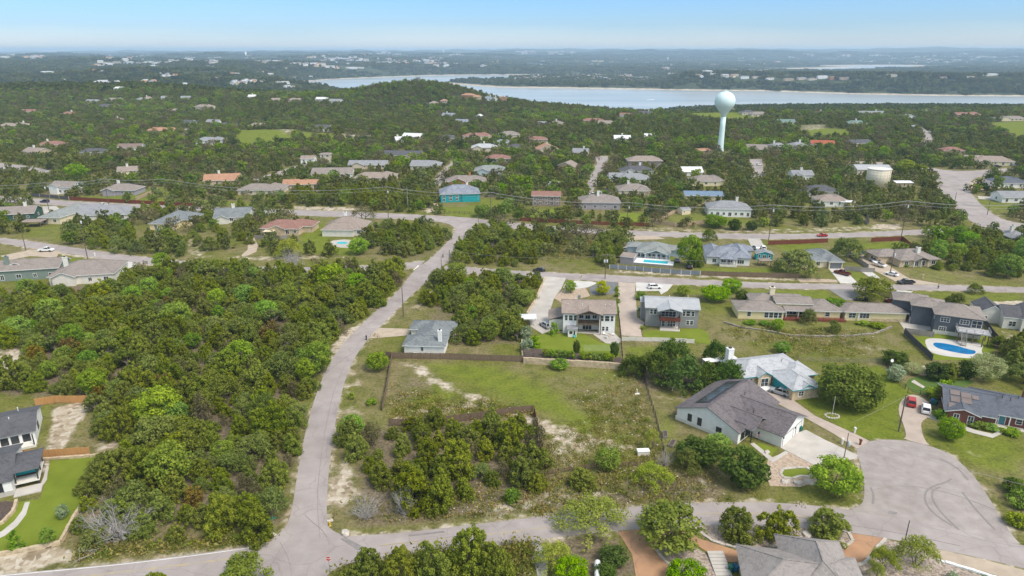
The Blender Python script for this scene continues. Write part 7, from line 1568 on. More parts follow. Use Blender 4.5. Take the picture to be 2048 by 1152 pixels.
for a in [('p1', (807, 634), (803, 575), "wooden pole on the verge above the white cottage's drive"), ('p2', (900, 546), (900, 500), "wooden pole at the corner of the long road and the right side street"), ('p3', (883, 537), (883, 513), "short wooden pole left of the corner pole"), ('p4', (777, 438), (774, 374), "tall power pole with two crossarms on the upper cross road", 2, 1), ('p5', (816, 418), (814, 374), "grey steel pole in the juniper belt", 0, 0, True),
          ('p6', (982, 450), (981, 385), "power pole with white insulators at the road fork", 2), ('p7', (957, 458), (957, 430), "short pole at the fork, left of the pair"), ('p8', (98, 420), (88, 366), "power pole over the left end of the upper road", 1, 1), ('p9', (219, 416), (210, 358), "power pole with a crossarm beside the white pickup", 2), ('p10', (335, 410), (331, 358), "power pole with a crossarm behind the red brown fence", 2),
          ('p11', (176, 521), (162, 432), "pole with a lamp beside the left side street", 0, 1), ('p12', (52, 501), (43, 459), "short bare pole at the far left of the side street"), ('p13', (1254, 454), (1255, 405), "power pole in the yards above the cross road", 1, 1), ('p14', (1210, 558), (1214, 509), "pole with three grey transformers behind the lime tree", 1, 2), ('p15', (1537, 482), (1541, 410), "power pole on the cross road behind the teal shed", 2, 1),
          ('p16', (1802, 476), (1816, 402), "leaning power pole at the end of the brown fence", 2, 1), ('p17', (1905, 423), (1916, 385), "plain pole left of the wide street"), ('p18', (1974, 430), (1980, 402), "pole with a crossarm right of the wide street", 1), ('p19', (1780, 548), (1787, 497), "pole with a white transformer on the tan drive", 0, 1), ('p20', (1688, 916), (1696, 866), "pole with a grey transformer at the turning circle", 0, 1), ('p21', (1804, 1107), (1822, 1041), "bare wooden pole by the front road at bottom right"),
          ('p22', (1797, 863), (1815, 789), "long bare pole in front of the red car"), ('p23', (1775, 756), (1786, 708), "pole with a satellite dish beside the silver green garden"), ('p24', (1706, 308), (1712, 250), "thin pole beside the slate roofed corner house"), ('p25', (1793, 338), (1796, 318), "short pole on the bend beyond the storage tank")]:
 pole(*a)
wirem = mat("wire", (.32, .32, .33), .6, .3)
def wire(a, b, dz0, dz1, label, off=0.0, sag=.03, r=.022, group="overhead wires"):
 (pa, ha, _), (pb, hb, _) = (TOPS[a] if isinstance(a, str) else a), (TOPS[b] if isinstance(b, str) else b)
 A, B = Vector((pa.x, pa.y + off * .2, ha + dz0)), Vector((pb.x, pb.y + off * .2, hb + dz1))
 m = MB(); n = 14; L = (B - A).length; pr = None
 for k in range(n + 1):
  t = k / n; p = A.lerp(B, t); p.z -= 4 * t * (1 - t) * L * sag
  if pr is not None: m.tube(pr, p, r, r, 4, 0, False)
  pr = p
 return tag(m.build("overhead_wire", wirem), label, "wire", group)
off1 = (P(-120, 415), 14, 0); off2 = (P(2160, 455), 14, 0)
chain = [off1, 'p8', 'p9', 'p10', 'p4', 'p6', 'p13', 'p15', 'p16', off2]
for a, b in zip(chain[:-1], chain[1:]):
 for off, dz in ((-1.1, .1), (1.1, .1), (0, -1.4)):
  wire(a, b, dz, dz, "long overhead power wire along the upper cross road", off, r=.045)
for a, b in (('p3', 'p1'), ('p2', 'p7'), ('p2', 'p14'), ('p14', 'p19')): wire(a, b, -.3, -.3, "single overhead wire following the side streets", group="street wires")
wire('p20', (P(2100, 1050), 6.5, 0), -.4, 0, "dark cable sagging across the turning circle", sag=.015, r=.03, group=None); wire('p22', (P(1700, 866), 2.5, 0), -.3, 0, "pale cable from the long bare pole down to the grass", group=None, sag=.01); wire('p21', (P(2080, 1190), 8, 0), -.2, 0, "cable leaving the bottom right pole", group=None); wire('p20', (P(1600, 850), 4.0, 0), -.3, 0, "service cable from the transformer pole to the white farmhouse", group=None)
# --- yard things
def thing(name, at, label, cat, rz=0, z=0.0, group=None):
 p = P(*at); return empty(name, (p.x, p.y, z), R(rz), label, cat, group)
binc = {'blue': mat("bin_blue", (.015, .13, .30), .5), 'green': mat("bin_green", (.01, .12, .09), .5)}
for at, c, lb in [((1102, 629), 'green', "green wheelie bin beside the grey drive"), ((1106, 629), 'blue', "blue wheelie bin beside the grey drive"), ((1279, 622), 'green', "green wheelie bin beside the pinkish drive"), ((1284, 622), 'blue', "blue wheelie bin beside the pinkish drive"), ((1865, 807), 'blue', "blue wheelie bin beside the brick bungalow"), ((1870, 810), 'green', "green wheelie bin beside the brick bungalow"), ((1727, 509), 'blue', "blue wheelie bin left of the pair on the tan drive"), ((1733, 509), 'blue', "blue wheelie bin right of the pair on the tan drive"), ((1600, 862), 'green', "green wheelie bin by the white farmhouse garage"), ((316, 462), 'blue', "blue bin at the porch of the yellow house"), ((1462, 1142), 'green', "green bin beside the steps at the bottom edge"), ((1470, 1142), 'blue', "blue bin beside the steps at the bottom edge")]:
 e = thing("wheelie_bin", at, lb, "bin", 20); m = MB(); m.add([(-.28, -.32, .06), (.28, -.32, .06), (.28, .32, .06), (-.28, .32, .06), (-.36, -.42, 1.05), (.36, -.42, 1.05), (.36, .42, 1.05), (-.36, .42, 1.05)], [(0, 3, 2, 1), (4, 5, 6, 7), (0, 1, 5, 4), (1, 2, 6, 5), (2, 3, 7, 6), (3, 0, 4, 7)]); m.build("bin_body", binc[c], e)
 m = MB(); m.box(-.38, .38, -.46, .44, 1.05, 1.13); m.build("lid", binc[c], e)
 for s in (-1, 1): m = MB(); m.lathe([(.02, -.05), (.12, -.05), (.12, .05), (.02, .05)], 10, M=Matrix.Translation((s * .28, .36, .12)) @ Matrix.Rotation(math.pi / 2, 4, 'Y')); m.build("wheel", tyrem, e)
signr = mat("sign_red", (.55, .02, .015), .4); signg = mat("sign_green", (.01, .22, .12), .4); yellowm = mat("hydrant_yellow", (.65, .45, .02), .5)
e = thing("stop_sign", (659.5, 1143), "red octagonal stop sign at the bottom of the junction", "sign", 4)
m = MB(); m.tube((0, 0, -.3), (0, 0, 2.2), .04, n=6); m.build("post", steel, e)
m = MB(); M = Matrix.Translation((0, -.06, 2.55)) @ Matrix.Rotation(math.pi / 2, 4, 'X') @ Matrix.Rotation(R(22.5), 4, 'Z'); m.lathe([(.46, -.01), (.46, .01)], 8, M=M); pl_ = m.build("sign_plate", signr, e)
m = MB()
for k in range(8):
 a0, a1 = R(22.5 + 45 * k), R(67.5 + 45 * k); m.bar((.44 * math.cos(a0), -.078, 2.55 + .44 * math.sin(a0)), (.44 * math.cos(a1), -.078, 2.55 + .44 * math.sin(a1)), .012, .035)
m.build("sign_border", trimw, pl_)
fc_ = bpy.data.curves.new("stop_lettering", 'FONT'); fc_.body = "STOP"; fc_.size = .36; fc_.align_x = 'CENTER'; fc_.align_y = 'CENTER'; fc_.extrude = .004; fc_.offset = .008; fc_.materials.append(trimw)
t_ = bpy.data.objects.new("lettering_curve", fc_); COL.objects.link(t_); bpy.context.view_layer.update(); me_ = bpy.data.meshes.new_from_object(t_.evaluated_get(bpy.context.evaluated_depsgraph_get())); bpy.data.objects.remove(t_)
t_ = link("lettering", me_, pl_); t_.location = (0, -.082, 2.55); t_.rotation_euler = (math.pi / 2, 0, 0)
e = thing("street_sign", (549, 1063), "green street name sign on a thin pole left of the junction", "sign", 20); m = MB(); m.tube((0, 0, -.3), (0, 0, 2.9), .04, n=6); m.build("post", steel, e)
m = MB(); m.box(-.55, .55, -.02, .02, 2.6, 2.85); m.build("name_blade", signg, e); m = MB(); m.box(-.02, .02, -.55, .55, 2.9, 3.15); m.build("name_blade", signg, e)
e = thing("fire_hydrant", (660, 1052), "small yellow hydrant on the grass corner of the junction", "hydrant"); m = MB(); m.lathe([(.18, -.1), (.18, .08), (.13, .1), (.13, .62), (.17, .66), (.15, .8), (.04, .92), (.02, .98)], 12); m.build("barrel", yellowm, e, True); m = MB(); m.tube((-.26, 0, .48), (.26, 0, .48), .07, n=8); m.build("hose_nozzle", yellowm, e)
e = thing("propane_tank", (1195, 1150), "white capsule shaped propane tank among shrubs at the bottom edge", "gas tank", 84)
m = MB(); M = Matrix.Rotation(math.pi / 2, 4, 'Y') ; m.lathe([(.02, -2.2)] + [(.55 * math.sin(a), -1.75 - .45 * math.cos(a)) for a in (.5, 1.0, 1.57)] + [(.55, 1.75)] + [(.55 * math.cos(a), 1.75 + .45 * math.sin(a)) for a in (.5, 1.0)] + [(.02, 2.2)], 20, M=Matrix.Translation((0, 0, .85)) @ M); m.build("tank_shell", mat("tank_white", (.8, .8, .8), .35), e, True)
m = MB(); m.lathe([(.22, 1.38), (.22, 1.55), (.02, 1.62)], 14); m.build("valve_dome", mat("dome_blue", (.06, .12, .2), .4), e)
for x in (-1.1, 1.1): m = MB(); m.box(x - .1, x + .1, -.4, .4, -.1, .45); m.build("foot", conc, e)
e = thing("storage_box", (1286, 909), "white storage box beside the end of the black wire fence", "box", 4); m = MB(); m.box(-1.2, 1.2, -.6, .6, 0, .95); m.build("box_body", WL['offwhite'], e); m = MB(); m.box(-1.26, 1.26, -.66, .66, .95, 1.1); m.build("lid", WL['white'], e)
e = thing("standpipe", (1274, 788), "white standpipe on a small slab in the vacant lot", "standpipe"); m = MB(); m.box(-.5, .6, -.35, .35, -.1, .12); m.build("slab", WL['offwhite'], e); m = MB(); m.tube((0, 0, .1), (0, 0, 1.3), .09, n=8); m.tube((0, 0, 1.25), (-.3, 0, 1.25), .07, n=8); m.build("pipe", WL['white'], e)
e = thing("bird_bath", (1345, 781), "small cream bird bath on the dry lawn", "bird bath"); m = MB(); m.lathe([(.25, 0), (.12, .1), (.1, .6), (.2, .72), (.42, .8), (.42, .86), (.3, .82), (.02, .8)], 16); m.build("bowl", WL['stucco'], e, True)
for at, rz, lb in [((1344, 889), 60, "wooden raised garden bed nearer the fence"), ((1330, 871), 80, "smaller raised garden bed beside the black fence")]:
 e = thing("raised_bed", at, lb, "garden bed", rz); m = MB(); m.box(-1.3, 1.3, -.5, -.42, 0, .5); m.box(-1.3, 1.3, .42, .5, 0, .5); m.box(-1.3, -1.22, -.42, .42, 0, .5); m.box(1.22, 1.3, -.42, .42, 0, .5); m.build("board_frame", wood_g, e); m = MB(); m.box(-1.22, 1.22, -.42, .42, 0, .4); m.build("soil", mulch, e)
e = thing("stone_ring", (1664, 832), "ring of white stones around a thin pole on the green lawn", "stone ring"); rr_ = random.Random(3)
for k in range(16):
 g = k * .3927; m = MB(); s = rr_.uniform(.22, .34); m.lathe([(.02, -.05), (s, .02), (s * .9, .16), (s * .4, .26), (.02, .28)], 7, c=(1.5 * math.cos(g), 1.1 * math.sin(g), 0)); m.build("stone", rockm, e)
m = MB(); m.tube((0, 0, 0), (0, 0, 5), .035, n=6); m.build("flagpole", trimw, e)
p = P(1512, 890); e = empty("flag", (p.x, p.y, 2.0), R(-40), "striped red, white and blue flag hanging at the white farmhouse porch", "flag")
m = MB(); m.tube((0, 0, .2), (.5, -.2, 1.6), .025, n=5); m.build("staff", wood_d, e)
fm = [mat("flag_red", (.45, .03, .035), .8), mat("flag_white", (.75, .75, .75), .8), mat("flag_blue", (.02, .03, .14), .8)]
m = MB()
for k in range(13):
 x0, x1 = .5 - .06 * k, .5 - .06 * (k + 1)
 y = lambda x: -.2 + .05 * math.sin(x * 9)
 zt, zb = 1.55 - (.5 - x0) * .8, .05
 ztm = zt - .62
 top = 2 if k < 7 else k % 2
 m.add([(x0, y(x0), ztm), (x1, y(x1), ztm), (x1, y(x1), zt - .03), (x0, y(x0), zt - .03)], [(0, 1, 2, 3)], 2 if k < 7 else (0 if k % 2 == 0 else 1)); m.add([(x0, y(x0), zb), (x1, y(x1), zb), (x1, y(x1), ztm), (x0, y(x0), ztm)], [(0, 1, 2, 3)], 0 if k % 2 == 0 else 1)
m.build("flag_cloth", fm, e)
def boulder_mesh(seed, s):
 rs = np.random.RandomState(seed); m = MB(); n = 10
 pr = [(.05, -.15), (.8, -.1), (1.0, .2), (.75, .55), (.3, .7), (.02, .72)]
 vs = []
 for r_, z in pr:
  for i in range(n): g = i * .6283; q = 1 + rs.uniform(-.22, .22); vs.append((r_ * s * math.cos(g) * q * 1.3, r_ * s * math.sin(g) * q, z * s * (1 + rs.uniform(-.12, .12))))
 fs = [(k * n + i, k * n + (i + 1) % n, (k + 1) * n + (i + 1) % n, (k + 1) * n + i) for k in range(len(pr) - 1) for i in range(n)] + [tuple(range((len(pr) - 1) * n, len(pr) * n))]
 m.add(vs, fs); return m.mesh("boulder", rockm)
for at, s, lb in [((1571, 964), .75, "white boulder left of three below the kidney lawn"), ((1596, 967), .8, "tan boulder, middle of three below the kidney lawn"), ((1620, 966), .75, "white boulder right of three below the kidney lawn"), ((1541, 1067), .7, "white boulder in the oval bed between the left and middle junipers"), ((1613, 1071), .8, "white boulder in the oval bed between the middle and right junipers"), ((1549, 1094), .5, "small boulder in the oval gravel bed"), ((1534, 905), .6, "tan boulder on the small front lawn"), ((543, 1070), .6, "pale boulder at the left corner of the junction"), ((525, 1079), .6, "long pale rock beside the left corner of the junction"), ((660, 1042), .5, "tan rock beside the yellow hydrant"), ((690, 1067), .8, "flat white rock on the right corner of the junction")]:
 p = P(*at); o = link("boulder", boulder_mesh(int(at[0]), s), None, (p.x, p.y, 0)); o.rotation_euler = (0, 0, at[0]); tag(o, lb, "boulder")
for at, c, lb in [((1709, 866), WL['offwhite'], "pale stone mailbox pillar beside the pink drive"), ((1720, 890), wood_r, "red wooden mailbox post at the turning circle"), ((886, 515), darkm, "black mailbox by the long road's bend"), ((733, 680), darkm, "black mailbox at the cottage drive"), ((190, 512), WL['white'], "white mailbox on the left side street"), ((1163, 556), WL['stone'], "stone mailbox pillar by the white concrete apron"), ((1845, 556), WL['stone'], "stone mailbox pillar before the limestone house"), ((1684, 888), WL['offwhite'], "round white meter box beside the transformer pole")]:
 e = thing("mailbox", at, lb, "mailbox"); m = MB(); m.box(-.16, .16, -.16, .16, -.1, 1.0); m.build("pillar", c, e); m = MB(); m.box(-.2, .2, -.3, .3, 1.0, 1.35); m.build("letter_box", c, e)
cush = mat("turquoise_cushion", (.01, .30, .33), .8); wick = mat("dark_wicker", (.06, .04, .035), .8)
_c = corner((-92.5, 107.2), 27, 11.25, -1.2); e = empty("corner_sofa", (_c.x + 13.1 * math.cos(R(27)) - 3.4 * math.sin(R(27)), _c.y + 13.1 * math.sin(R(27)) + 3.4 * math.cos(R(27)), 1.15), R(27), "turquoise cushioned corner sofa on the raised deck", "sofa")
m = MB(); m.box(-2.2, 1.6, -.5, .4, 0, .35); m.box(.7, 1.6, .4, 2.6, 0, .35); m.build("base", wick, e); m = MB(); m.box(-2.15, 1.55, -.45, .35, .35, .55); m.build("seat_cushion", cush, e); m = MB(); m.box(.75, 1.55, .35, 2.55, .35, .55); m.build("seat_cushion", cush, e); m = MB(); m.box(1.3, 1.6, .3, 2.6, .55, 1.0); m.build("back_cushion", cush, e); m = MB(); m.box(-2.2, 1.2, -.5, -.25, .55, .95); m.build("back_cushion", cush, e)
e = thing("fire_pit", (1217, 672), "round stone fire pit on the curved patio", "fire pit", z=.08); m = MB(); m.lathe([(.9, 0), (.9, .45), (.65, .45), (.6, .2), (.02, .2)], 18); m.build("ring", rockm, e)
for k, (x, y) in enumerate([(1208, 670), (1226, 671), (1212, 677), (1224, 667)]):
 e = thing("patio_chair", (x, y), "white lounge chair around the stone fire pit", "chair", k * 80, .08, "chairs around the fire pit"); m = MB(); m.box(-.35, .35, -.35, .35, .35, .45); m.build("seat", trimw, e); m = MB(); m.box(-.35, .35, .3, .38, .45, 1.0); m.build("backrest", trimw, e)
 for sx_ in (-.3, .3):
  for sy_ in (-.3, .3): m = MB(); m.box(sx_ - .04, sx_ + .04, sy_ - .04, sy_ + .04, 0, .35); m.build("leg", trimw, e)
e = thing("slide", (1147, 672), "teal playground slide on the lawn by the bath hut", "slide", 10); m = MB(); m.add([(-.3, -1.6, .2), (.3, -1.6, .2), (.3, .2, 1.7), (-.3, .2, 1.7)], [(0, 1, 2, 3)]); m.bar((-.33, -1.6, .3), (-.33, .2, 1.8), .05, .2); m.bar((.33, -1.6, .3), (.33, .2, 1.8), .05, .2); m.build("chute", mat("slide_teal", (.01, .32, .30), .4), e); m = MB(); m.bar((-.3, .25, 0), (-.3, .25, 1.9), .08, .08); m.bar((.3, .25, 0), (.3, .25, 1.9), .08, .08); m.build("ladder_frame", darkm, e)
def pavilion(at, w, d, h, label, rm, pm_, rz=0, pitch=.3, name="gazebo", cat="gazebo"):
 e = thing(name, at, label, cat, rz)
 for u in (.15, w - .15):
  for v in (.15, d - .15): m = MB(); m.box(u - .09 - w / 2, u + .09 - w / 2, v - .09, v + .09, -.2, h); m.build("post", pm_, e)
 m = MB(); roof_on(m, W(-w / 2, w / 2, 0, d, h, 'hip', pitch, ov=.3), 0); m.build("roof", [rm, pm_], e)
 p = P(*at); CLEAR.append(([(p.x - w, p.y - 2), (p.x + w, p.y - 2), (p.x + w, p.y + d), (p.x - w, p.y + d)], 0)); return e
pavilion((1531, 533), 4.2, 3.2, 2.3, "grey roofed wooden gazebo in front of the turquoise shed", RF['tan'], wood_d, 0, .2); pavilion((62, 455), 9, 6, 2.6, "tan flat roofed pergola beside the cream house at left", RF['tan'], wood_d, 5, .06, "pergola", "pergola"); pavilion((537, 474), 4, 3, 2.5, "pale pergola in front of the stone house", WL['cream'], WL['cream'], -3, .02, "pergola", "pergola"); pavilion((1694, 414), 7, 4, 2.7, "white patio cover right of the tan roofed house", RF['whitemetal'], trimw, -5, .04, "patio_cover", "patio cover"); pavilion((1056, 652), 4.5, 3.5, 2.4, "white flat roofed shelter at the foot of the grey drive", RF['whitemetal'], trimw, 0, .03, "shelter", "shelter")
house("tan garden shed on the lawn left of the cream house", (1364, 430), (1384, 428), [W(0, 5, 0, 4, 2.5, 'gu', .4, ov=.2)], 'cream', 'grey', wins=[('F', 0, 1.2, 1.2, .7, .7, 1)], doors=[('F', 0, 3.4, 1.2, 2, WL['cream'])], near=False, cat="shed", name="garden_shed")
house("grey brown shed with a flat brown roof left of the pool house", (1240, 527), (1264, 530), [W(0, 5.2, 0, 4.5, 3.0, 's+v', .1, ov=.2)], 'mauve', 'tan', near=False, cat="shed", name="garden_shed")
house("orange roofed open shed in the trees above the red brown house", (1043, 372), (1068, 371), [W(0, 8, 0, 5, 2.6, 'gu', .25, ov=.3)], 'redwood', 'orange', near=False, cat="shed", name="garden_shed")
e = thing("steps", (1447, 1150), "pale concrete steps beside the shingled roof at the bottom edge", "steps"); m = MB()
for k in range(8): m.box(-1.3, 1.3, -1.0 + k * .75, -.3 + k * .75, 0, .12 + k * .05)
m.build("tread", conc, e)
e = thing("water_butt", (1838, 738), "white satellite dish on the pole by the silver garden", "dish"); e.name = "satellite_dish"
m = MB(); m.lathe([(.02, 0), (.25, .05), (.4, .14)], 14, M=Matrix.Translation((TOPS['p23'][0].x - P(1838, 738).x, TOPS['p23'][0].y - P(1838, 738).y - .4, 5)) @ Matrix.Rotation(R(70), 4, 'X')); m.build("dish", WL['white'], e)
# --- the walker on the side street
def skin_body(name, chain, parent, m, levels=2):
 """one continuous skinned figure from joints {name: (pos, radius)} and bones"""
 joints, bones = chain
 names = list(joints); me = bpy.data.meshes.new(name)
 me.from_pydata([joints[n][0] for n in names], [(names.index(a), names.index(b)) for a, b in bones], [])
 o = link(name, me, parent)
 md = o.modifiers.new("skin", 'SKIN'); me.skin_vertices or None
 for n, sv in zip(names, me.skin_vertices[0].data): sv.radius = (joints[n][1], joints[n][1])
 me.skin_vertices[0].data[0].use_root = True
 sb = o.modifiers.new("smooth", 'SUBSURF'); sb.levels = 1; sb.render_levels = levels
 me.materials.append(m)
 return o
try:
 p = P(1876, 578); e = empty("person", (p.x, p.y, .04), R(95), "walker in a pale top and dark trousers striding along the side street", "person")
 skinm = mat("skin", (.42, .25, .17), .6); J = {
  'pelvis': ((0, 0, .95), .15), 'belly': ((0, .02, 1.12), .15), 'chest': ((0, .03, 1.32), .16), 'neck': ((0, .04, 1.50), .055), 'chin': ((0, .07, 1.58), .075), 'head': ((0, .06, 1.68), .10), 'crown': ((0, .05, 1.75), .07),
  'shl': ((-.19, .03, 1.40), .065), 'ell': ((-.24, -.12, 1.16), .045), 'wrl': ((-.22, .02, .96), .03), 'hal': ((-.22, .06, .90), .035), 'shr': ((.19, .03, 1.40), .065), 'elr': ((.24, .12, 1.15), .045), 'wrr': ((.22, .30, 1.0), .03), 'har': ((.22, .34, .96), .035),
  'hl': ((-.10, 0, .90), .11), 'kl': ((-.11, .26, .52), .07), 'al': ((-.11, .30, .10), .045), 'tl': ((-.11, .46, .04), .04), 'hr': ((.10, 0, .90), .11), 'kr': ((.11, -.06, .50), .07), 'ar': ((.11, -.36, .14), .045), 'tr': ((.11, -.26, .05), .04)}
 B = [('pelvis', 'belly'), ('belly', 'chest'), ('chest', 'neck'), ('neck', 'chin'), ('chin', 'head'), ('head', 'crown'), ('chest', 'shl'), ('shl', 'ell'), ('ell', 'wrl'), ('wrl', 'hal'), ('chest', 'shr'), ('shr', 'elr'), ('elr', 'wrr'), ('wrr', 'har'), ('pelvis', 'hl'), ('hl', 'kl'), ('kl', 'al'), ('al', 'tl'), ('pelvis', 'hr'), ('hr', 'kr'), ('kr', 'ar'), ('ar', 'tr')]
 skin_body("body", (J, B), e, skinm)
 up = lambda ks, f: {k: (J[k][0], J[k][1] * f + .012) for k in ks}
 skin_body("shirt", (up(['chest', 'belly', 'shl', 'ell', 'shr', 'elr', 'pelvis'], 1.06), [b for b in B if all(q in ('chest', 'belly', 'shl', 'ell', 'shr', 'elr', 'pelvis') for q in b)]), e, mat("pale_shirt", (.55, .60, .50), .9))
 skin_body("trousers", (up(['pelvis', 'hl', 'kl', 'al', 'hr', 'kr', 'ar'], 1.1), [b for b in B if all(q in ('pelvis', 'hl', 'kl', 'al', 'hr', 'kr', 'ar') for q in b)]), e, mat("dark_trousers", (.03, .03, .04), .9))
 m = MB(); m.lathe([(.115, 1.66), (.125, 1.72), (.11, 1.79), (.05, 1.84), (.02, 1.845)], 14, c=(0, .045, 0)); m.build("hair", mat("dark_hair", (.03, .02, .015), .7), e, True)
 for s in (-1, 1):
  m = MB()
  for k in range(4): m.tube((s * .22 + (k - 1.5) * .018, .34 if s > 0 else .06, .94 if s > 0 else .88), (s * .22 + (k - 1.5) * .018, .37 if s > 0 else .07, (.88 if s > 0 else .81) + abs(k - 1.5) * .008), .009, .007, 5)
  m.tube((s * .22 - s * .03, .34 if s > 0 else .07, .95 if s > 0 else .90), (s * .22 - s * .055, .37 if s > 0 else .10, .91 if s > 0 else .86), .010, .008, 5); m.build("fingers", skinm, e)
except Exception as ex:
 print("person failed", ex)
# --- trees one can tell apart
T = tree_px
T('mesquite', 1187, 988, 1078, 156, "wide yellow green feathery tree over the front road at bottom centre", hs=1.0)
T('mid', 1348, 1006, 1118, 146, "round dark green tree beside the reddish drive"); T('juniper', 1472, 1006, 1094, 84, "dark many stemmed juniper at the left of the oval gravel bed"); T('juniper', 1562, 1003, 1090, 82, "dark juniper in the middle of the oval gravel bed"); T('juniper', 1658, 1012, 1088, 102, "broad dark juniper at the right of the oval gravel bed")
T('bright', 1680, 910, 1004, 110, "large vivid green tree at the mouth of the turning circle"); T('bushy', 1714, 718, 826, 140, "big bushy grey green oak on the lawn behind the turquoise trimmed house"); T('silver', 1985, 702, 770, 78, "pale silvery tree right of the pool garden"); T('bright', 1909, 832, 886, 56, "round vivid tree in front of the brick bungalow")
for x, t, b, w, lb in [(1268, 700, 756, 60, "grey green oak at the left end of the clump below the grey house"), (1312, 690, 770, 84, "dark oak leaning over the black fence"), (1352, 668, 742, 90, "tall dark oak at the back of the clump below the grey house"), (1372, 700, 790, 96, "big dark oak in the middle of the clump"), (1436, 672, 735, 56, "dark oak standing right of the clump before the low wall"), (1418, 715, 785, 76, "dark oak left of the turquoise porch"), (1462, 710, 788, 80, "dark oak against the turquoise porch")]: T('dark_oak', x, t, b, w, lb, "oaks between the vacant lot and the turquoise trimmed house")
T('dark', 1492, 888, 982, 112, "large dark oleander bush with pink flowers left of the gravel garden", name="oleander_bush", cat="bush"); T('dark', 1400, 872, 940, 90, "dark evergreen bush below the white farmhouse, left of the oleander"); T('oak', 1378, 890, 950, 56, "grey green bush beside the raised garden bed"); T('mid', 1440, 866, 912, 60, "dark shrub against the farmhouse wall")
T('mid', 752, 702, 746, 52, "round green bush at the top of the lot's left fence", name="bush", cat="bush"); T('mid', 1120, 716, 742, 42, "round green bush against the retaining wall", name="bush", cat="bush"); T('mid', 1218, 890, 948, 56, "feathery green bush below the bare slope", name="bush", cat="bush"); T('juniper', 1160, 928, 985, 68, "olive bush beside the low picket fence"); T('juniper', 1073, 942, 992, 54, "olive juniper right of the thicket"); T('mesquite', 1305, 850, 905, 40, "thin yellow green sapling clump along the black fence"); T('mesquite', 1310, 920, 985, 84, "straggly yellow green brush on the bank above the front road"); T('shrub', 1025, 972, 1010, 34, "small olive shrub on the bank")
T('juniper', 868, 806, 866, 50, "olive juniper in front of the curving brown fence"); T('juniper', 818, 828, 862, 34, "small juniper before the curving fence"); T('mid', 700, 826, 880, 56, "grey green feathery bush beside the long road's lower stretch"); T('juniper', 925, 842, 880, 50, "low juniper under the curving brown fence"); T('shrub', 703, 782, 800, 16, "small dark shrub on the verge"); T('shrub', 742, 795, 812, 24, "small olive shrub on the stony verge")
T('lime', 1206, 557, 592, 32, "bright lime yellow tree on the dark gravel"); T('mid', 1141, 558, 588, 28, "small green tree in the rock garden"); T('bright', 1435, 566, 608, 62, "vivid green tree beside the side street, front of a pair"); T('bright', 1466, 554, 588, 44, "vivid green tree beside the side street, back of a pair"); T('dark', 1487, 575, 605, 30, "dark round tree left of the ranch house", cat="tree"); T('mid', 1368, 567, 594, 30, "round green tree behind the grey house")
T('oak', 1756, 544, 604, 86, "spreading oak between the side street and the ranch house"); T('oak', 1608, 490, 556, 96, "spreading oak in front of the cream garage house"); T('oak', 1703, 464, 522, 64, "oak behind the grey board fence"); T('mid', 1380, 460, 538, 52, "tall dark green tree between the pool house and the white house"); T('juniper', 1392, 480, 536, 34, "olive tree against the tall dark green one"); T('oak', 1420, 452, 484, 32, "small oak beside the cross road above the white house")
T('mid', 1673, 590, 630, 50, "green tree in front of the ranch house, right of the porch"); T('oak', 1622, 610, 650, 34, "grey green tree before the ranch porch"); T('bright', 1557, 634, 664, 28, "small vivid tree on the ranch garden wall"); T('oak', 1665, 634, 666, 40, "grey green bush at the end of the ranch porch"); T('mid', 1568, 680, 710, 36, "ragged green bush in the dry lot"); T('dark', 1797, 698, 735, 56, "dark evergreen at the corner of the wire fence"); T('blue', 1795, 724, 766, 44, "blue grey shrub under the dark evergreen", name="shrub", cat="shrub"); T('silver', 1832, 722, 752, 40, "pale feathery shrub in the sandy bed", name="shrub", cat="shrub")
T('oak', 1925, 578, 612, 44, "dark tree beside the dark two storey house"); T('oak', 1955, 562, 590, 32, "small tree by the side street at right"); T('juniper', 1910, 722, 758, 50, "olive tree in the screen below the pool, right part"); T('dark', 1880, 722, 758, 50, "dark bush in the screen below the pool, left part")
for x, t, b, w, k, lb in [(1106, 640, 672, 20, 'cone', "upright vivid tree at the head of the lawn"), (1072, 662, 704, 28, 'cone', "upright vivid tree beside the blue green conifers"), (1052, 648, 684, 28, 'blue', "blue green conifer, upper of two by the stone edge"), (1055, 672, 708, 28, 'blue', "blue green conifer, lower of two by the stone edge"), (1153, 676, 714, 16, 'dark', "narrow dark magnolia in the middle of the hedge"), (1229, 678, 718, 20, 'dark', "narrow dark magnolia at the right end of the hedge")]: T(k, x, t, b, w, lb)
hedge_g = "hedge shrubs above the retaining wall"
for k, x in enumerate([1092, 1104, 1116, 1130, 1142, 1166, 1177, 1188, 1199, 1210, 1219]):
 p = P(x, 722 + (x - 1090) * .07); e = place_tree('shrub', p.x, p.y, 2.6, 2.3, "clipped green hedge shrub on the raised bed above the retaining wall", "shrub", hedge_g, name="hedge_shrub"); e.location.z = 1.4
for k, y in enumerate([578, 590, 602, 614, 626]):
 p = P(1233.5, y + 4); place_tree('cone', p.x, p.y, 2.0, 1.9, "yellow green hedge shrub along the pinkish drive", "shrub", "hedge shrubs along the drive", name="hedge_shrub")
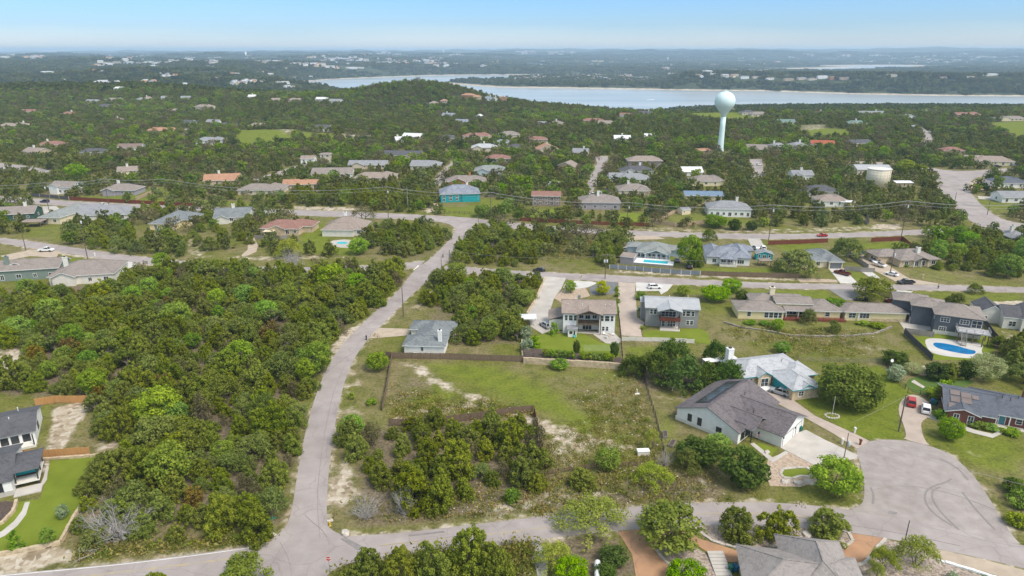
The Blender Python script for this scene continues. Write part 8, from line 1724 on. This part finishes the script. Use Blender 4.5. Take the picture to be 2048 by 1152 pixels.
for x, y, w, h_, lb in [(1280, 598, 4.2, 3.0, "vivid rounded shrub at the corner of the grey house"), (1285, 658, 1.6, 1.2, "small clipped shrub beside the pinkish drive"), (1880, 838, 3.4, 2.6, "grey green round shrub at the corner of the brick bungalow"), (1945, 852, 2.6, 1.6, "low vivid shrub under the bungalow window"), (1962, 857, 3.2, 1.7, "grey shrub in the bungalow's front bed"), (1980, 858, 3.8, 1.5, "vivid low hedge left of the bungalow door"), (2022, 868, 4.2, 1.5, "vivid low hedge right of the bungalow door"), (1868, 795, 4.2, 2.8, "yellow green shrubs behind the bins"), (1890, 782, 4, 3.2, "olive shrub against the bungalow's left wall"), (1500, 648, 4, 1.5, "silvery shrub under the ranch house windows, left part"), (1530, 650, 4, 1.6, "silvery shrub under the ranch house windows, right part"), (1725, 650, 4, 1.5, "russet and green shrub before the right ranch wing, left part"), (1755, 655, 5, 1.8, "russet and green shrub before the right ranch wing, right part"), (2030, 985, 5, 3, "dark shrub at the right edge below the brick bungalow"), (2038, 1010, 5, 3, "olive shrub at the right edge beside the turning circle"), (2034, 1050, 4, 2.5, "vivid shrub at the right edge near the front road"), (1812, 534, 2, 1.2, "low shrub at the limestone house front"), (1868, 536, 3, 1.2, "low shrub under the limestone house's right window")]:
 p = P(x, y); place_tree('shrub' if 'dark' not in lb else 'dark', p.x, p.y, w, h_, lb, "shrub", name="shrub")
for x, y, h_, k, lb in [(37, 1100, 4.0, 'cone', "bright sapling in a mulch ring on the left lawn"), (99, 1090, 3.6, 'mid', "thin sapling in a mulch ring at the lawn's bottom corner"), (128, 1036, 3.0, 'blue', "small blue green sapling on the left lawn"), (216, 956, 3.4, 'dark', "dark bush on the lawn's stone edge, upper"), (192, 982, 3.0, 'dark', "dark bush on the lawn's stone edge, lower")]:
 p = P(x, y); place_tree(k, p.x, p.y, h_ * .75, h_, lb, "tree", name="sapling")
 if y > 1085: m = MB(); m.lathe([(.9, 0), (.8, .12), (.02, .16)], 16); tag(m.build("mulch_ring", mulch, None, False, (p.x, p.y, .05)), "dark mulch ring around the %s sapling" % ("bright" if x < 50 else "thin"), "mulch ring")
for k, x, t, b, w, lb in [('oak', 478, 1103, 1185, 112, "domed oak crown rising from the bottom edge left of the junction"), ('juniper', 300, 1140, 1195, 60, "juniper tip just showing at the bottom edge, far left"), ('juniper', 742, 1092, 1180, 86, "juniper at the bottom edge right of the junction, left of the clump"), ('juniper', 800, 1094, 1190, 90, "juniper at the bottom edge right of the junction, middle of the clump"), ('juniper', 705, 1128, 1185, 70, "low juniper beside the stop sign"), ('juniper', 868, 1072, 1178, 92, "olive juniper at the bottom edge, before the front road"), ('juniper', 935, 1048, 1170, 100, "tall olive juniper reaching over the front road"), ('juniper', 985, 1076, 1175, 88, "olive juniper at the right of the bottom edge clump"), ('mesquite', 1112, 1076, 1150, 86, "grey green feathery tree at the bottom edge by the narrow path"), ('bright', 1145, 1112, 1180, 76, "bright yellow green bush at the bottom edge left of the propane tank"), ('dark', 1228, 1092, 1140, 66, "dark spreading shrub beside the reddish drive"), ('dark', 1212, 1128, 1165, 50, "low dark shrub right of the propane tank"), ('bright', 1378, 1122, 1190, 88, "bright green bush at the bottom edge between the drives"), ('mesquite', 1846, 1064, 1150, 88, "feathery green tree right of the bottom right pole"), ('mesquite', 1772, 1086, 1160, 64, "feathery green tree left of the bottom right pole"), ('mesquite', 1758, 1120, 1170, 40, "small feathery shrub on the gravel yard"), ('blue', 1908, 1142, 1165, 24, "small dark yucca like shrub at the bottom right edge")]: T(k, x, t, b, w, lb)
def dead_at(x, top, b, w, lb, seed):
 p = P(x, b); dpt = p.y * cP + H * sP; Wm = w * dpt / F; dy = (576 - top) / F; y_ = p.y + Wm * .3; Ht = max(1.5, H + (-sP + dy * cP) * y_ / (cP + dy * sP))
 e = empty("dead_shrub", (p.x, y_, 0), 0, lb, "dead shrub"); e.scale = (Wm / 4.5, Wm / 4.5, Ht / 3.6); link("bare_branches", dead_mesh(seed, n=26), e); TREES_AT.append((p.x, y_, Wm / 2))
dead_at(224, 1010, 1092, 92, "large bare silvery grey dead shrub at the lower left", 1); dead_at(733, 990, 1046, 50, "bare grey dead bush on the junction's grass corner", 2); dead_at(808, 985, 1036, 36, "bare white dead bush at the foot of the thicket", 3); dead_at(582, 500, 540, 34, "bare grey bush among the junipers below the stone house", 5); dead_at(1330, 905, 935, 28, "bare whitish brush beside the black fence", 6)
T('grey_oak', 1184, 436, 486, 88, "bare greyish budding oak above the green clearing"); T('grey_oak', 1128, 452, 484, 46, "thin budding oak beside the clearing"); T('grey_oak', 724, 400, 446, 52, "pale budding oak on the upper cross road"); T('grey_oak', 1322, 412, 448, 44, "bare leaning oak inside the curved pale fence"); T('mesquite', 574, 468, 522, 56, "feathery green tree below the stone house"); T('bright', 716, 470, 512, 46, "vivid green tree beside the kidney shaped pool"); T('mid', 1434, 424, 458, 52, "green oak in the cream house's yard"); T('dark', 1471, 434, 462, 30, "dark bush right of the yard oak", cat="bush"); T('dark', 1505, 438, 462, 26, "dark bush at the end of the cream house's yard", cat="bush")
T('bright', 1003, 362, 388, 24, "vivid round tree behind the turquoise house"); T('bright', 146, 322, 360, 46, "vivid green tree in the far left woods"); T('mid', 1815, 314, 352, 40, "round green tree right of the workshop roof"); T('mid', 965, 404, 436, 36, "dark tree on the lawn right of the turquoise house"); T('oak', 500, 522, 545, 1 and 30, "oak on the stony edge below the garden path"); T('oak', 1160, 352, 386, 40, "budding oak beside the street with parked cars")
SPECIALS = len(TREES_AT)
# --- woods
import time as _t
FR = random.Random(77)
np_r = np.random.RandomState(21)
def clear_mask(x, y, extra=0.0):
 bad = np.zeros(x.shape, bool)
 for pl, pad in CLEAR:
  xs = [p[0] for p in pl]; ys = [p[1] for p in pl]
  q = pad + extra
  s = (x > min(xs) - q) & (x < max(xs) + q) & (y > min(ys) - q) & (y < max(ys) + q) & ~bad
  if not s.any(): continue
  b = poly_in(x[s], y[s], pl)
  if q > 0: b |= poly_dist(x[s], y[s], pl) < q
  bad[s] = b
 return bad
WOODS = [
 ([(0, 600), (60, 585), (105, 592), (230, 588), (262, 560), (300, 545), (345, 540), (430, 538), (520, 543), (640, 547), (740, 548), (800, 550), (806, 562), (775, 598), (735, 625), (690, 660), (655, 700), (636, 750), (622, 800), (606, 860), (594, 920), (584, 985), (566, 1035), (548, 1060), (515, 1074), (440, 1086), (350, 1088), (250, 1080), (190, 1088), (145, 1086), (155, 1040), (205, 960), (242, 905), (215, 872), (185, 850), (200, 812), (195, 792), (75, 786), (0, 772), (55, 738), (60, 705), (0, 690)],
     4.0, [('juniper', .60), ('oak', .24), ('mid', .07), ('russet', .02), ('sparse', .07)], "olive green juniper in the dense wood left of the long road", "spreading oak in the dense wood left of the long road", "trees of the dense wood left of the road"),
 ([(846, 606), (880, 566), (900, 560), (1000, 560), (1078, 566), (1066, 600), (1042, 625), (1036, 690), (970, 688), (925, 690), (900, 668), (930, 640), (905, 625)],
     4.6, [('juniper', .6), ('oak', .34), ('mid', .06)], "juniper in the small wood between the white cottage and the side street", "oak in the small wood between the white cottage and the side street", "trees of the wood behind the white cottage"),
 ([(702, 880), (735, 868), (785, 862), (830, 878), (900, 872), (960, 862), (1055, 852), (1080, 900), (1086, 950), (1040, 975), (1005, 985), (960, 990), (900, 1012), (845, 1020), (790, 985), (725, 965), (705, 920)],
     4.1, [('juniper', .84), ('oak', .11), ('sparse', .05)], "juniper in the thicket inside the junction below the vacant lot", "oak in the thicket inside the junction below the vacant lot", "trees of the thicket by the junction"),
 ([(896, 520), (935, 480), (985, 462), (1100, 470), (1090, 500), (1066, 530), (1000, 534), (910, 528)],
     4.8, [('juniper', .6), ('oak', .4)], "juniper in the triangle between the cross road and the side street", "oak in the triangle between the cross road and the side street", "trees of the triangle between the streets"),
 ([(1190, 480), (1235, 472), (1250, 495), (1245, 530), (1200, 535), (1180, 520)], 4.8, [('oak', .7), ('juniper', .3)], "juniper at the edge of the green clearing beside the pool house", "dark oak at the edge of the green clearing beside the pool house", "trees beside the pool house"),
 ([(738, 460), (790, 456), (870, 458), (898, 466), (870, 500), (820, 512), (760, 500), (740, 480)], 5.2, [('juniper', .6), ('oak', .4)], "juniper in the grove on the bend above the long road", "oak in the grove on the bend above the long road", "trees of the grove on the bend"),
 ([(1825, 520), (1880, 490), (1905, 478), (1990, 480), (2048, 492), (2080, 550), (2000, 556), (1925, 548), (1870, 538)], 5.0, [('juniper', .4), ('oak', .35), ('mid', .25)], "juniper in the grove right of the brown roofed house", "oak in the grove right of the brown roofed house", "trees of the grove by the brown roofed house"),
 ([(1998, 690), (2060, 680), (2090, 765), (2030, 770), (2005, 740)], 4.6, [('juniper', .6), ('oak', .4)], "juniper beyond the silvery tree at the right edge", "oak beyond the silvery tree at the right edge", "trees at the right edge"),
 ([(1865, 752), (1955, 750), (1960, 760), (1868, 762)], 3.4, [('dark', .7), ('juniper', .3)], "juniper in the dark screen below the swimming pool garden", "dark bush in the dark screen below the swimming pool garden", "trees below the pool garden"),
 ([(140, 470), (215, 462), (285, 478), (300, 500), (250, 505), (180, 495)], 5.0, [('juniper', .5), ('oak', .5)], "juniper in the copse between the two left streets", "oak in the copse between the two left streets", "trees between the left streets"),
 ([(270, 418), (330, 424), (345, 438), (290, 440)], 5.5, [('juniper', .5), ('oak', .5)], "juniper beside the upper cross road on the left", "oak beside the upper cross road on the left", "trees by the upper road"),
 ([(350, 475), (400, 462), (500, 462), (500, 490), (430, 500), (380, 500), (310, 495)], 8.0, [('juniper', .6), ('oak', .4)], "juniper on the scrubby slope below the yellow house", "oak on the scrubby slope below the yellow house", "trees on the scrubby slope"),
 ([(395, 440), (440, 452), (505, 456), (530, 440), (510, 425), (430, 428)], 6.0, [('juniper', .6), ('oak', .4)], "juniper behind the grey roof left of the stone house", "oak behind the grey roof left of the stone house", "trees left of the stone house"),
 ([(575, 405), (690, 410), (780, 418), (860, 420), (868, 400), (800, 385), (690, 385), (600, 388)], 5.5, [('juniper', .7), ('oak', .3)], "juniper in the belt above the upper cross road", "oak in the belt above the upper cross road", "trees of the belt above the cross road"),
 ([(700, 1100), (0, 0), (0, 0)], 5, [('juniper', 1)], "", "", ""),
]
cand = []
for poly, spc, mixk, lj, lo, grp in WOODS[:-1]:
 w = world_poly(poly)
 xs = [p[0] for p in w]; ys = [p[1] for p in w]
 n = int((max(xs) - min(xs)) * (max(ys) - min(ys)) / (spc * spc) * 14)
 x = np_r.uniform(min(xs), max(xs), n); y = np_r.uniform(min(ys), max(ys), n)
 k = poly_in(x, y, w); x, y = x[k], y[k]
 bad = np.zeros(len(x), bool)
 for pl, pad in CLEAR:
  if pl is main_poly or pl is south_poly or pl is cross_poly or pl is east_poly or pl is west_poly or pad >= 2:
   bad |= poly_in(x, y, pl) | (poly_dist(x, y, pl) < max(pad, 1.8))
 x, y = x[~bad], y[~bad]
 hs = Hash(3.0)
 for a, b in zip(x, y):
  s = FR.choice([FR.uniform(.55, .9), FR.uniform(.85, 1.15), FR.uniform(1.1, 1.5)])
  if any((a - q[0]) ** 2 + (b - q[1]) ** 2 < (q[2] * .75) ** 2 for q in TREES_AT[:SPECIALS]): continue
  if not hs.ok(a, b, spc * (.62 + .38 * s) * .92): continue
  hs.add(a, b)
  r = FR.random(); acc = 0
  for kd, pr in mixk:
   acc += pr
   if r <= acc: break
  cand.append((b, a, kd, s, lj if kd in ('juniper', 'russet', 'sparse') else lo, grp))
cand.sort()
print("near wood trees", len(cand), "special", SPECIALS)
NIND = max(0, 296 - SPECIALS)
st_p, st_r, st_s, st_i = [], [], [], []
near_kinds = [('juniper', v) for v in range(4)] + [('oak', v) for v in range(3)] + [('mid', v) for v in range(2)] + [('russet', 0), ('dark', 0), ('sparse', 0), ('sparse', 1)]
for n, (b, a, kd, s, lb, grp) in enumerate(cand):
 sp = SPEC[kd]
 hsx = FR.uniform(.85, 1.15)
 if kd == 'oak': s *= .84
 if n < NIND:
  if kd == 'russet': lb = "rusty brown juniper in the dense wood left of the long road"
  if kd == 'sparse': lb = 'thin greyish half bare ' + lb.replace('olive green ', '')
  if kd == 'mid': lb = lb.replace("spreading oak", "bright green leafy tree").replace("dark oak", "bright green leafy tree").replace("oak in", "bright green leafy tree in").replace("oak on", "leafy tree on")
  place_tree(kd, a, b, sp[0] * s * hsx, sp[1] * s, lb, "tree", grp)
 else:
  ks = [i for i, q in enumerate(near_kinds) if q[0] == kd]
  st_p.append((a, b, 0)); st_r.append(FR.uniform(0, 6.28)); st_s.append((s * hsx, s * hsx, s)); st_i.append(FR.choice(ks))
if st_p:
 scatter_stuff("woodland", "farther trees of the juniper and oak woods around the streets", "woodland", st_p, st_r, st_s, st_i,
                  [tree_meshes(k, sum(map(ord, k)) * 7 + v * 13, split=False) for k, v in near_kinds])
for k_, d_, l_ in (('juniper', (.042, .062, .018), (.108, .128, .048)), ('oak', (.046, .064, .03), (.108, .128, .062)), ('mid', (.045, .085, .02), (.115, .165, .045)), ('dark', (.018, .036, .016), (.055, .08, .032)), ('bright', (.05, .09, .015), (.125, .185, .035))):
 LM['mid_' + k_] = leafmat('mid_' + k_ + '_leaf', d_, l_, .25, .025, 1.08); LM['far_' + k_] = leafmat('far_' + k_ + '_leaf', d_, l_, .3, .02, .68)  # leaf colours darkened with distance to stand in for missing crown self-shadow
for k_, l_ in (('juniper', 'mid_juniper'), ('oak', 'mid_oak'), ('mid', 'mid_mid'), ('dark_oak', 'mid_dark'), ('bright', 'mid_bright')): SPEC[k_] = SPEC[k_][:4] + (l_,) + SPEC[k_][5:]
lod = ['juniper', 'oak', 'mid', 'grey_oak', 'juniper', 'oak', 'bright', 'dark_oak']
lod_m = [tree_meshes(k, 900 + i * 17, split=False, lod=1) for i, k in enumerate(lod)]
DENS = [  # photo polygons that are kept thin in the middle distance
]
hs = Hash(8.0)
P_, R_, S_, I_ = [], [], [], []
n = 150000
yy = np.sqrt(np_r.uniform(262 ** 2, 1120 ** 2, n)); xx = np_r.uniform(-.86, .86, n) * (yy + 20)
nb = fbm(xx * 4.2 + 300, yy * 4.2) / 20.0
keep = (nb + np_r.uniform(-.9, .9, n)) > -1.05
bad = clear_mask(xx, yy, .6)
for pl in [world_poly(w_[0]) for w_ in WOODS[:-1]]:
 bad |= poly_in(xx, yy, pl)
bad |= (yy < 330) & (np_r.uniform(0, 1, n) < .62)
xx, yy = xx[keep & ~bad], yy[keep & ~bad]
tn = fbm(xx * 7 - 900, yy * 7) / 20.0
for a, b, q in zip(xx, yy, tn):
 s = FR.uniform(.8, 1.5)
 sp_ = 4.7 * s + (.8 if b < 700 else .3)
 if not hs.ok(a, b, sp_): continue
 if any((a - u[0]) ** 2 + (b - u[1]) ** 2 < (u[2] * .8 + 1.0) ** 2 for u in TREES_AT[:SPECIALS] if abs(u[1] - b) < 20): continue
 hs.add(a, b)
 r = FR.random() + q * .22
 i = 0 if r < .22 else 4 if r < .42 else 1 if r < .58 else 5 if r < .72 else 2 if r < .82 else 3 if r < .95 else 7 if r < 1.0 else 6
 P_.append((a, b, 0)); R_.append(FR.uniform(0, 6.28)); f = FR.uniform(.85, 1.1); S_.append((s * f, s * f, s * FR.uniform(.85, 1.1))); I_.append(i)
P_ = np.array(P_); P_[:, 2] = hgt(P_[:, 0], P_[:, 1])
print("middle trees", len(P_))
scatter_stuff("suburban_woodland", "mixed oak and juniper woods between the houses in the middle distance", "woodland", P_, R_, S_, I_, lod_m)
def clump_mesh(seed, W, Ht, nb, nl, ls, lm):
 rs = np.random.RandomState(seed)
 pts, nr, tn = [], [], []
 for k in range(nb):
  c = np.array([rs.uniform(-.5, .5) * W, rs.uniform(-.5, .5) * W, 0]); h = Ht * rs.uniform(.6, 1.05); r = h * rs.uniform(.55, .8)
  d = rs.normal(size=(nl, 3)); d[:, 2] = np.abs(d[:, 2]); d /= np.linalg.norm(d, axis=1, keepdims=True)
  pts.append(c + d * np.array([r, r, h])); nr.append(d + rs.normal(size=(nl, 3)) * .45); tn.append(np.clip(rs.uniform(0, .6) + rs.uniform(0, .4, nl), 0, 1))
 return leaf_mesh("canopy_clump", np.concatenate(pts), np.concatenate(nr), ls, np.concatenate(tn), [LM[lm]], None, .9, rs)
fc = [clump_mesh(40 + i, 13, 7.0, 4, 40, 2.6, m) for i, m in enumerate(['far_juniper', 'far_oak', 'far_juniper', 'far_mid', 'far_dark'])] + [clump_mesh(60 + i, 34, 8.5, 9, 36, 5.0, m) for i, m in enumerate(['far_juniper', 'far_oak', 'far_dark'])] + [clump_mesh(80 + i, 80, 11, 16, 30, 9.5, m) for i, m in enumerate(['far_juniper', 'far_oak', 'far_dark'])]
P_, R_, S_, I_ = [], [], [], []
def far_band(d0, d1, cell, ids, thr, smin=.8, smax=1.25):
 rows = np.arange(d0, d1, cell)
 for d in rows:
  cols = np.arange(-.80 * d, .80 * d, cell)
  x = cols + np_r.uniform(-.5, .5, len(cols)) * cell; y = d + np_r.uniform(-.5, .5, len(cols)) * cell
  v = fbm(x * 2.1 + 77, y * 2.1) / 20
  k = (v + np_r.uniform(-.7, .7, len(x))) > thr
  x, y = x[k], y[k]
  if not len(x): continue
  k = ~clear_mask(x, y, 2.0)
  z = hgt(x, y); k &= z > -54.0
  for a, b, c in zip(x[k], y[k], z[k]):
   s = FR.uniform(smin, smax)
   P_.append((a, b, c - .4)); R_.append(FR.uniform(0, 6.28)); S_.append((s, s, s * FR.uniform(.8, 1.15))); I_.append(FR.choice(ids))
far_band(1120, 2050, 12.5, [0, 0, 1, 2, 2, 3, 4], -.95)
far_band(2050, 4600, 27, [5, 5, 6, 7], -.8)
far_band(4600, 12000, 74, [8, 8, 9, 10], -.6)
print("far clumps", len(P_))
scatter_stuff("forest", "wooded hills fading into the distance around the lake", "forest", P_, R_, S_, I_, fc)
def tuft_mesh(seed, lm, n, h, w):
 rs = np.random.RandomState(seed); p = rs.normal(size=(n, 3)) * np.array([w, w, 0]); p[:, 2] = rs.uniform(.2, 1, n) * h
 nr = rs.normal(size=(n, 3)); nr[:, 2] = np.abs(nr[:, 2]) * .5 + .2
 return leaf_mesh("weed_tuft", p, nr, .24, rs.uniform(0, 1, n), [LM[lm]], None, .6, rs)
LM['straw'] = leafmat("dry_straw", (.17, .15, .075), (.24, .22, .13), .15, .02); LM['weed'] = leafmat("weed_leaf", (.08, .10, .03), (.14, .155, .055), .2, .03)
ROUGH = [([(775, 725), (830, 732), (880, 765), (960, 795), (1070, 830), (830, 850), (770, 835)], 2400, .4), ([(1080, 745), (1240, 742), (1285, 760), (1325, 920), (1290, 930), (1100, 935), (1085, 880), (1180, 830)], 1100, .2), ([(660, 800), (775, 725), (765, 830), (700, 860), (655, 1050), (1640, 1010), (1640, 985), (1300, 930), (1090, 950), (720, 1000)], 2400, .5), ([(150, 1090), (560, 1070), (540, 1085), (160, 1118)], 700, .5), ([(1100, 480), (1185, 480), (1185, 540), (1060, 540)], 1100, .4), ([(1400, 655), (1800, 660), (1850, 730), (1600, 720)], 1600, .35), ([(1840, 860), (2048, 890), (2048, 1080), (1990, 1000)], 1100, .4), ([(690, 720), (770, 650), (800, 720), (760, 800)], 600, .5), ([(640, 1152), (830, 1112), (1060, 1092), (1060, 1152)], 800, .7)]
P_, R_, S_, I_ = [], [], [], []; Q_, QR, QS, QI = [], [], [], []
for pl, n, q in ROUGH:
 w = world_poly(pl); xs = [p[0] for p in w]; ys = [p[1] for p in w]
 x = np_r.uniform(min(xs), max(xs), n * 3); y = np_r.uniform(min(ys), max(ys), n * 3)
 k = poly_in(x, y, w)
 for rd in (main_poly, south_poly, east_poly, culdesac_poly, cross_poly): k &= ~poly_in(x, y, rd)
 x, y = x[k][:n], y[k][:n]
 f = fbm(x * 14 + 50, y * 14) / 20
 for a, b, c in zip(x, y, f):
  if FR.random() > .16 + c * .6: continue
  if FR.random() < .2:
   s = FR.uniform(.05, .2); Q_.append((a, b, 0)); QR.append(FR.uniform(0, 6.28)); QS.append((s, s, s)); QI.append(FR.randrange(3)); continue
  s = FR.uniform(.5, 1.5) * (.8 + q); P_.append((a, b, 0)); R_.append(FR.uniform(0, 6.28)); S_.append((s, s, s * FR.uniform(.7, 1.2))); I_.append(FR.choice([0, 0, 1, 2, 2, 3, 4]) if q < .65 else FR.choice([1, 2, 3, 3, 4]))
scatter_stuff("weeds", "dry grass tufts and low weeds over the vacant lot and the verges", "weeds", P_, R_, S_, I_, [tuft_mesh(3, 'straw', 22, .35, .32), tuft_mesh(4, 'straw', 30, .5, .45), tuft_mesh(5, 'weed', 26, .35, .4), tuft_mesh(6, 'weed', 40, .6, .55), tuft_mesh(7, 'juniper', 34, .6, .45)])
scatter_stuff("rubble", "loose pale stones lying over the vacant lot and the banks", "stones", Q_, QR, QS, QI, [boulder_mesh(k, 1.0) for k in (1, 2, 3)])
# --- haze
hm = bpy.data.materials.new("haze_air"); hm.use_nodes = True
N_, L_ = hm.node_tree.nodes, hm.node_tree.links
N_.remove(N_["Principled BSDF"])
pv = N_.new("ShaderNodeVolumePrincipled")
pv.inputs["Color"].default_value = (.58, .78, 1.0, 1); pv.inputs["Density"].default_value = HAZE_D; pv.inputs["Anisotropy"].default_value = 0.0
L_.new(pv.outputs[0], N_["Material Output"].inputs["Volume"])
m = MB(); m.box(-42500, 42500, -400, 28500, -75, 140)
tag(m.build("haze", hm), "pale blue air haze lying over the whole landscape", "haze", kind="stuff")
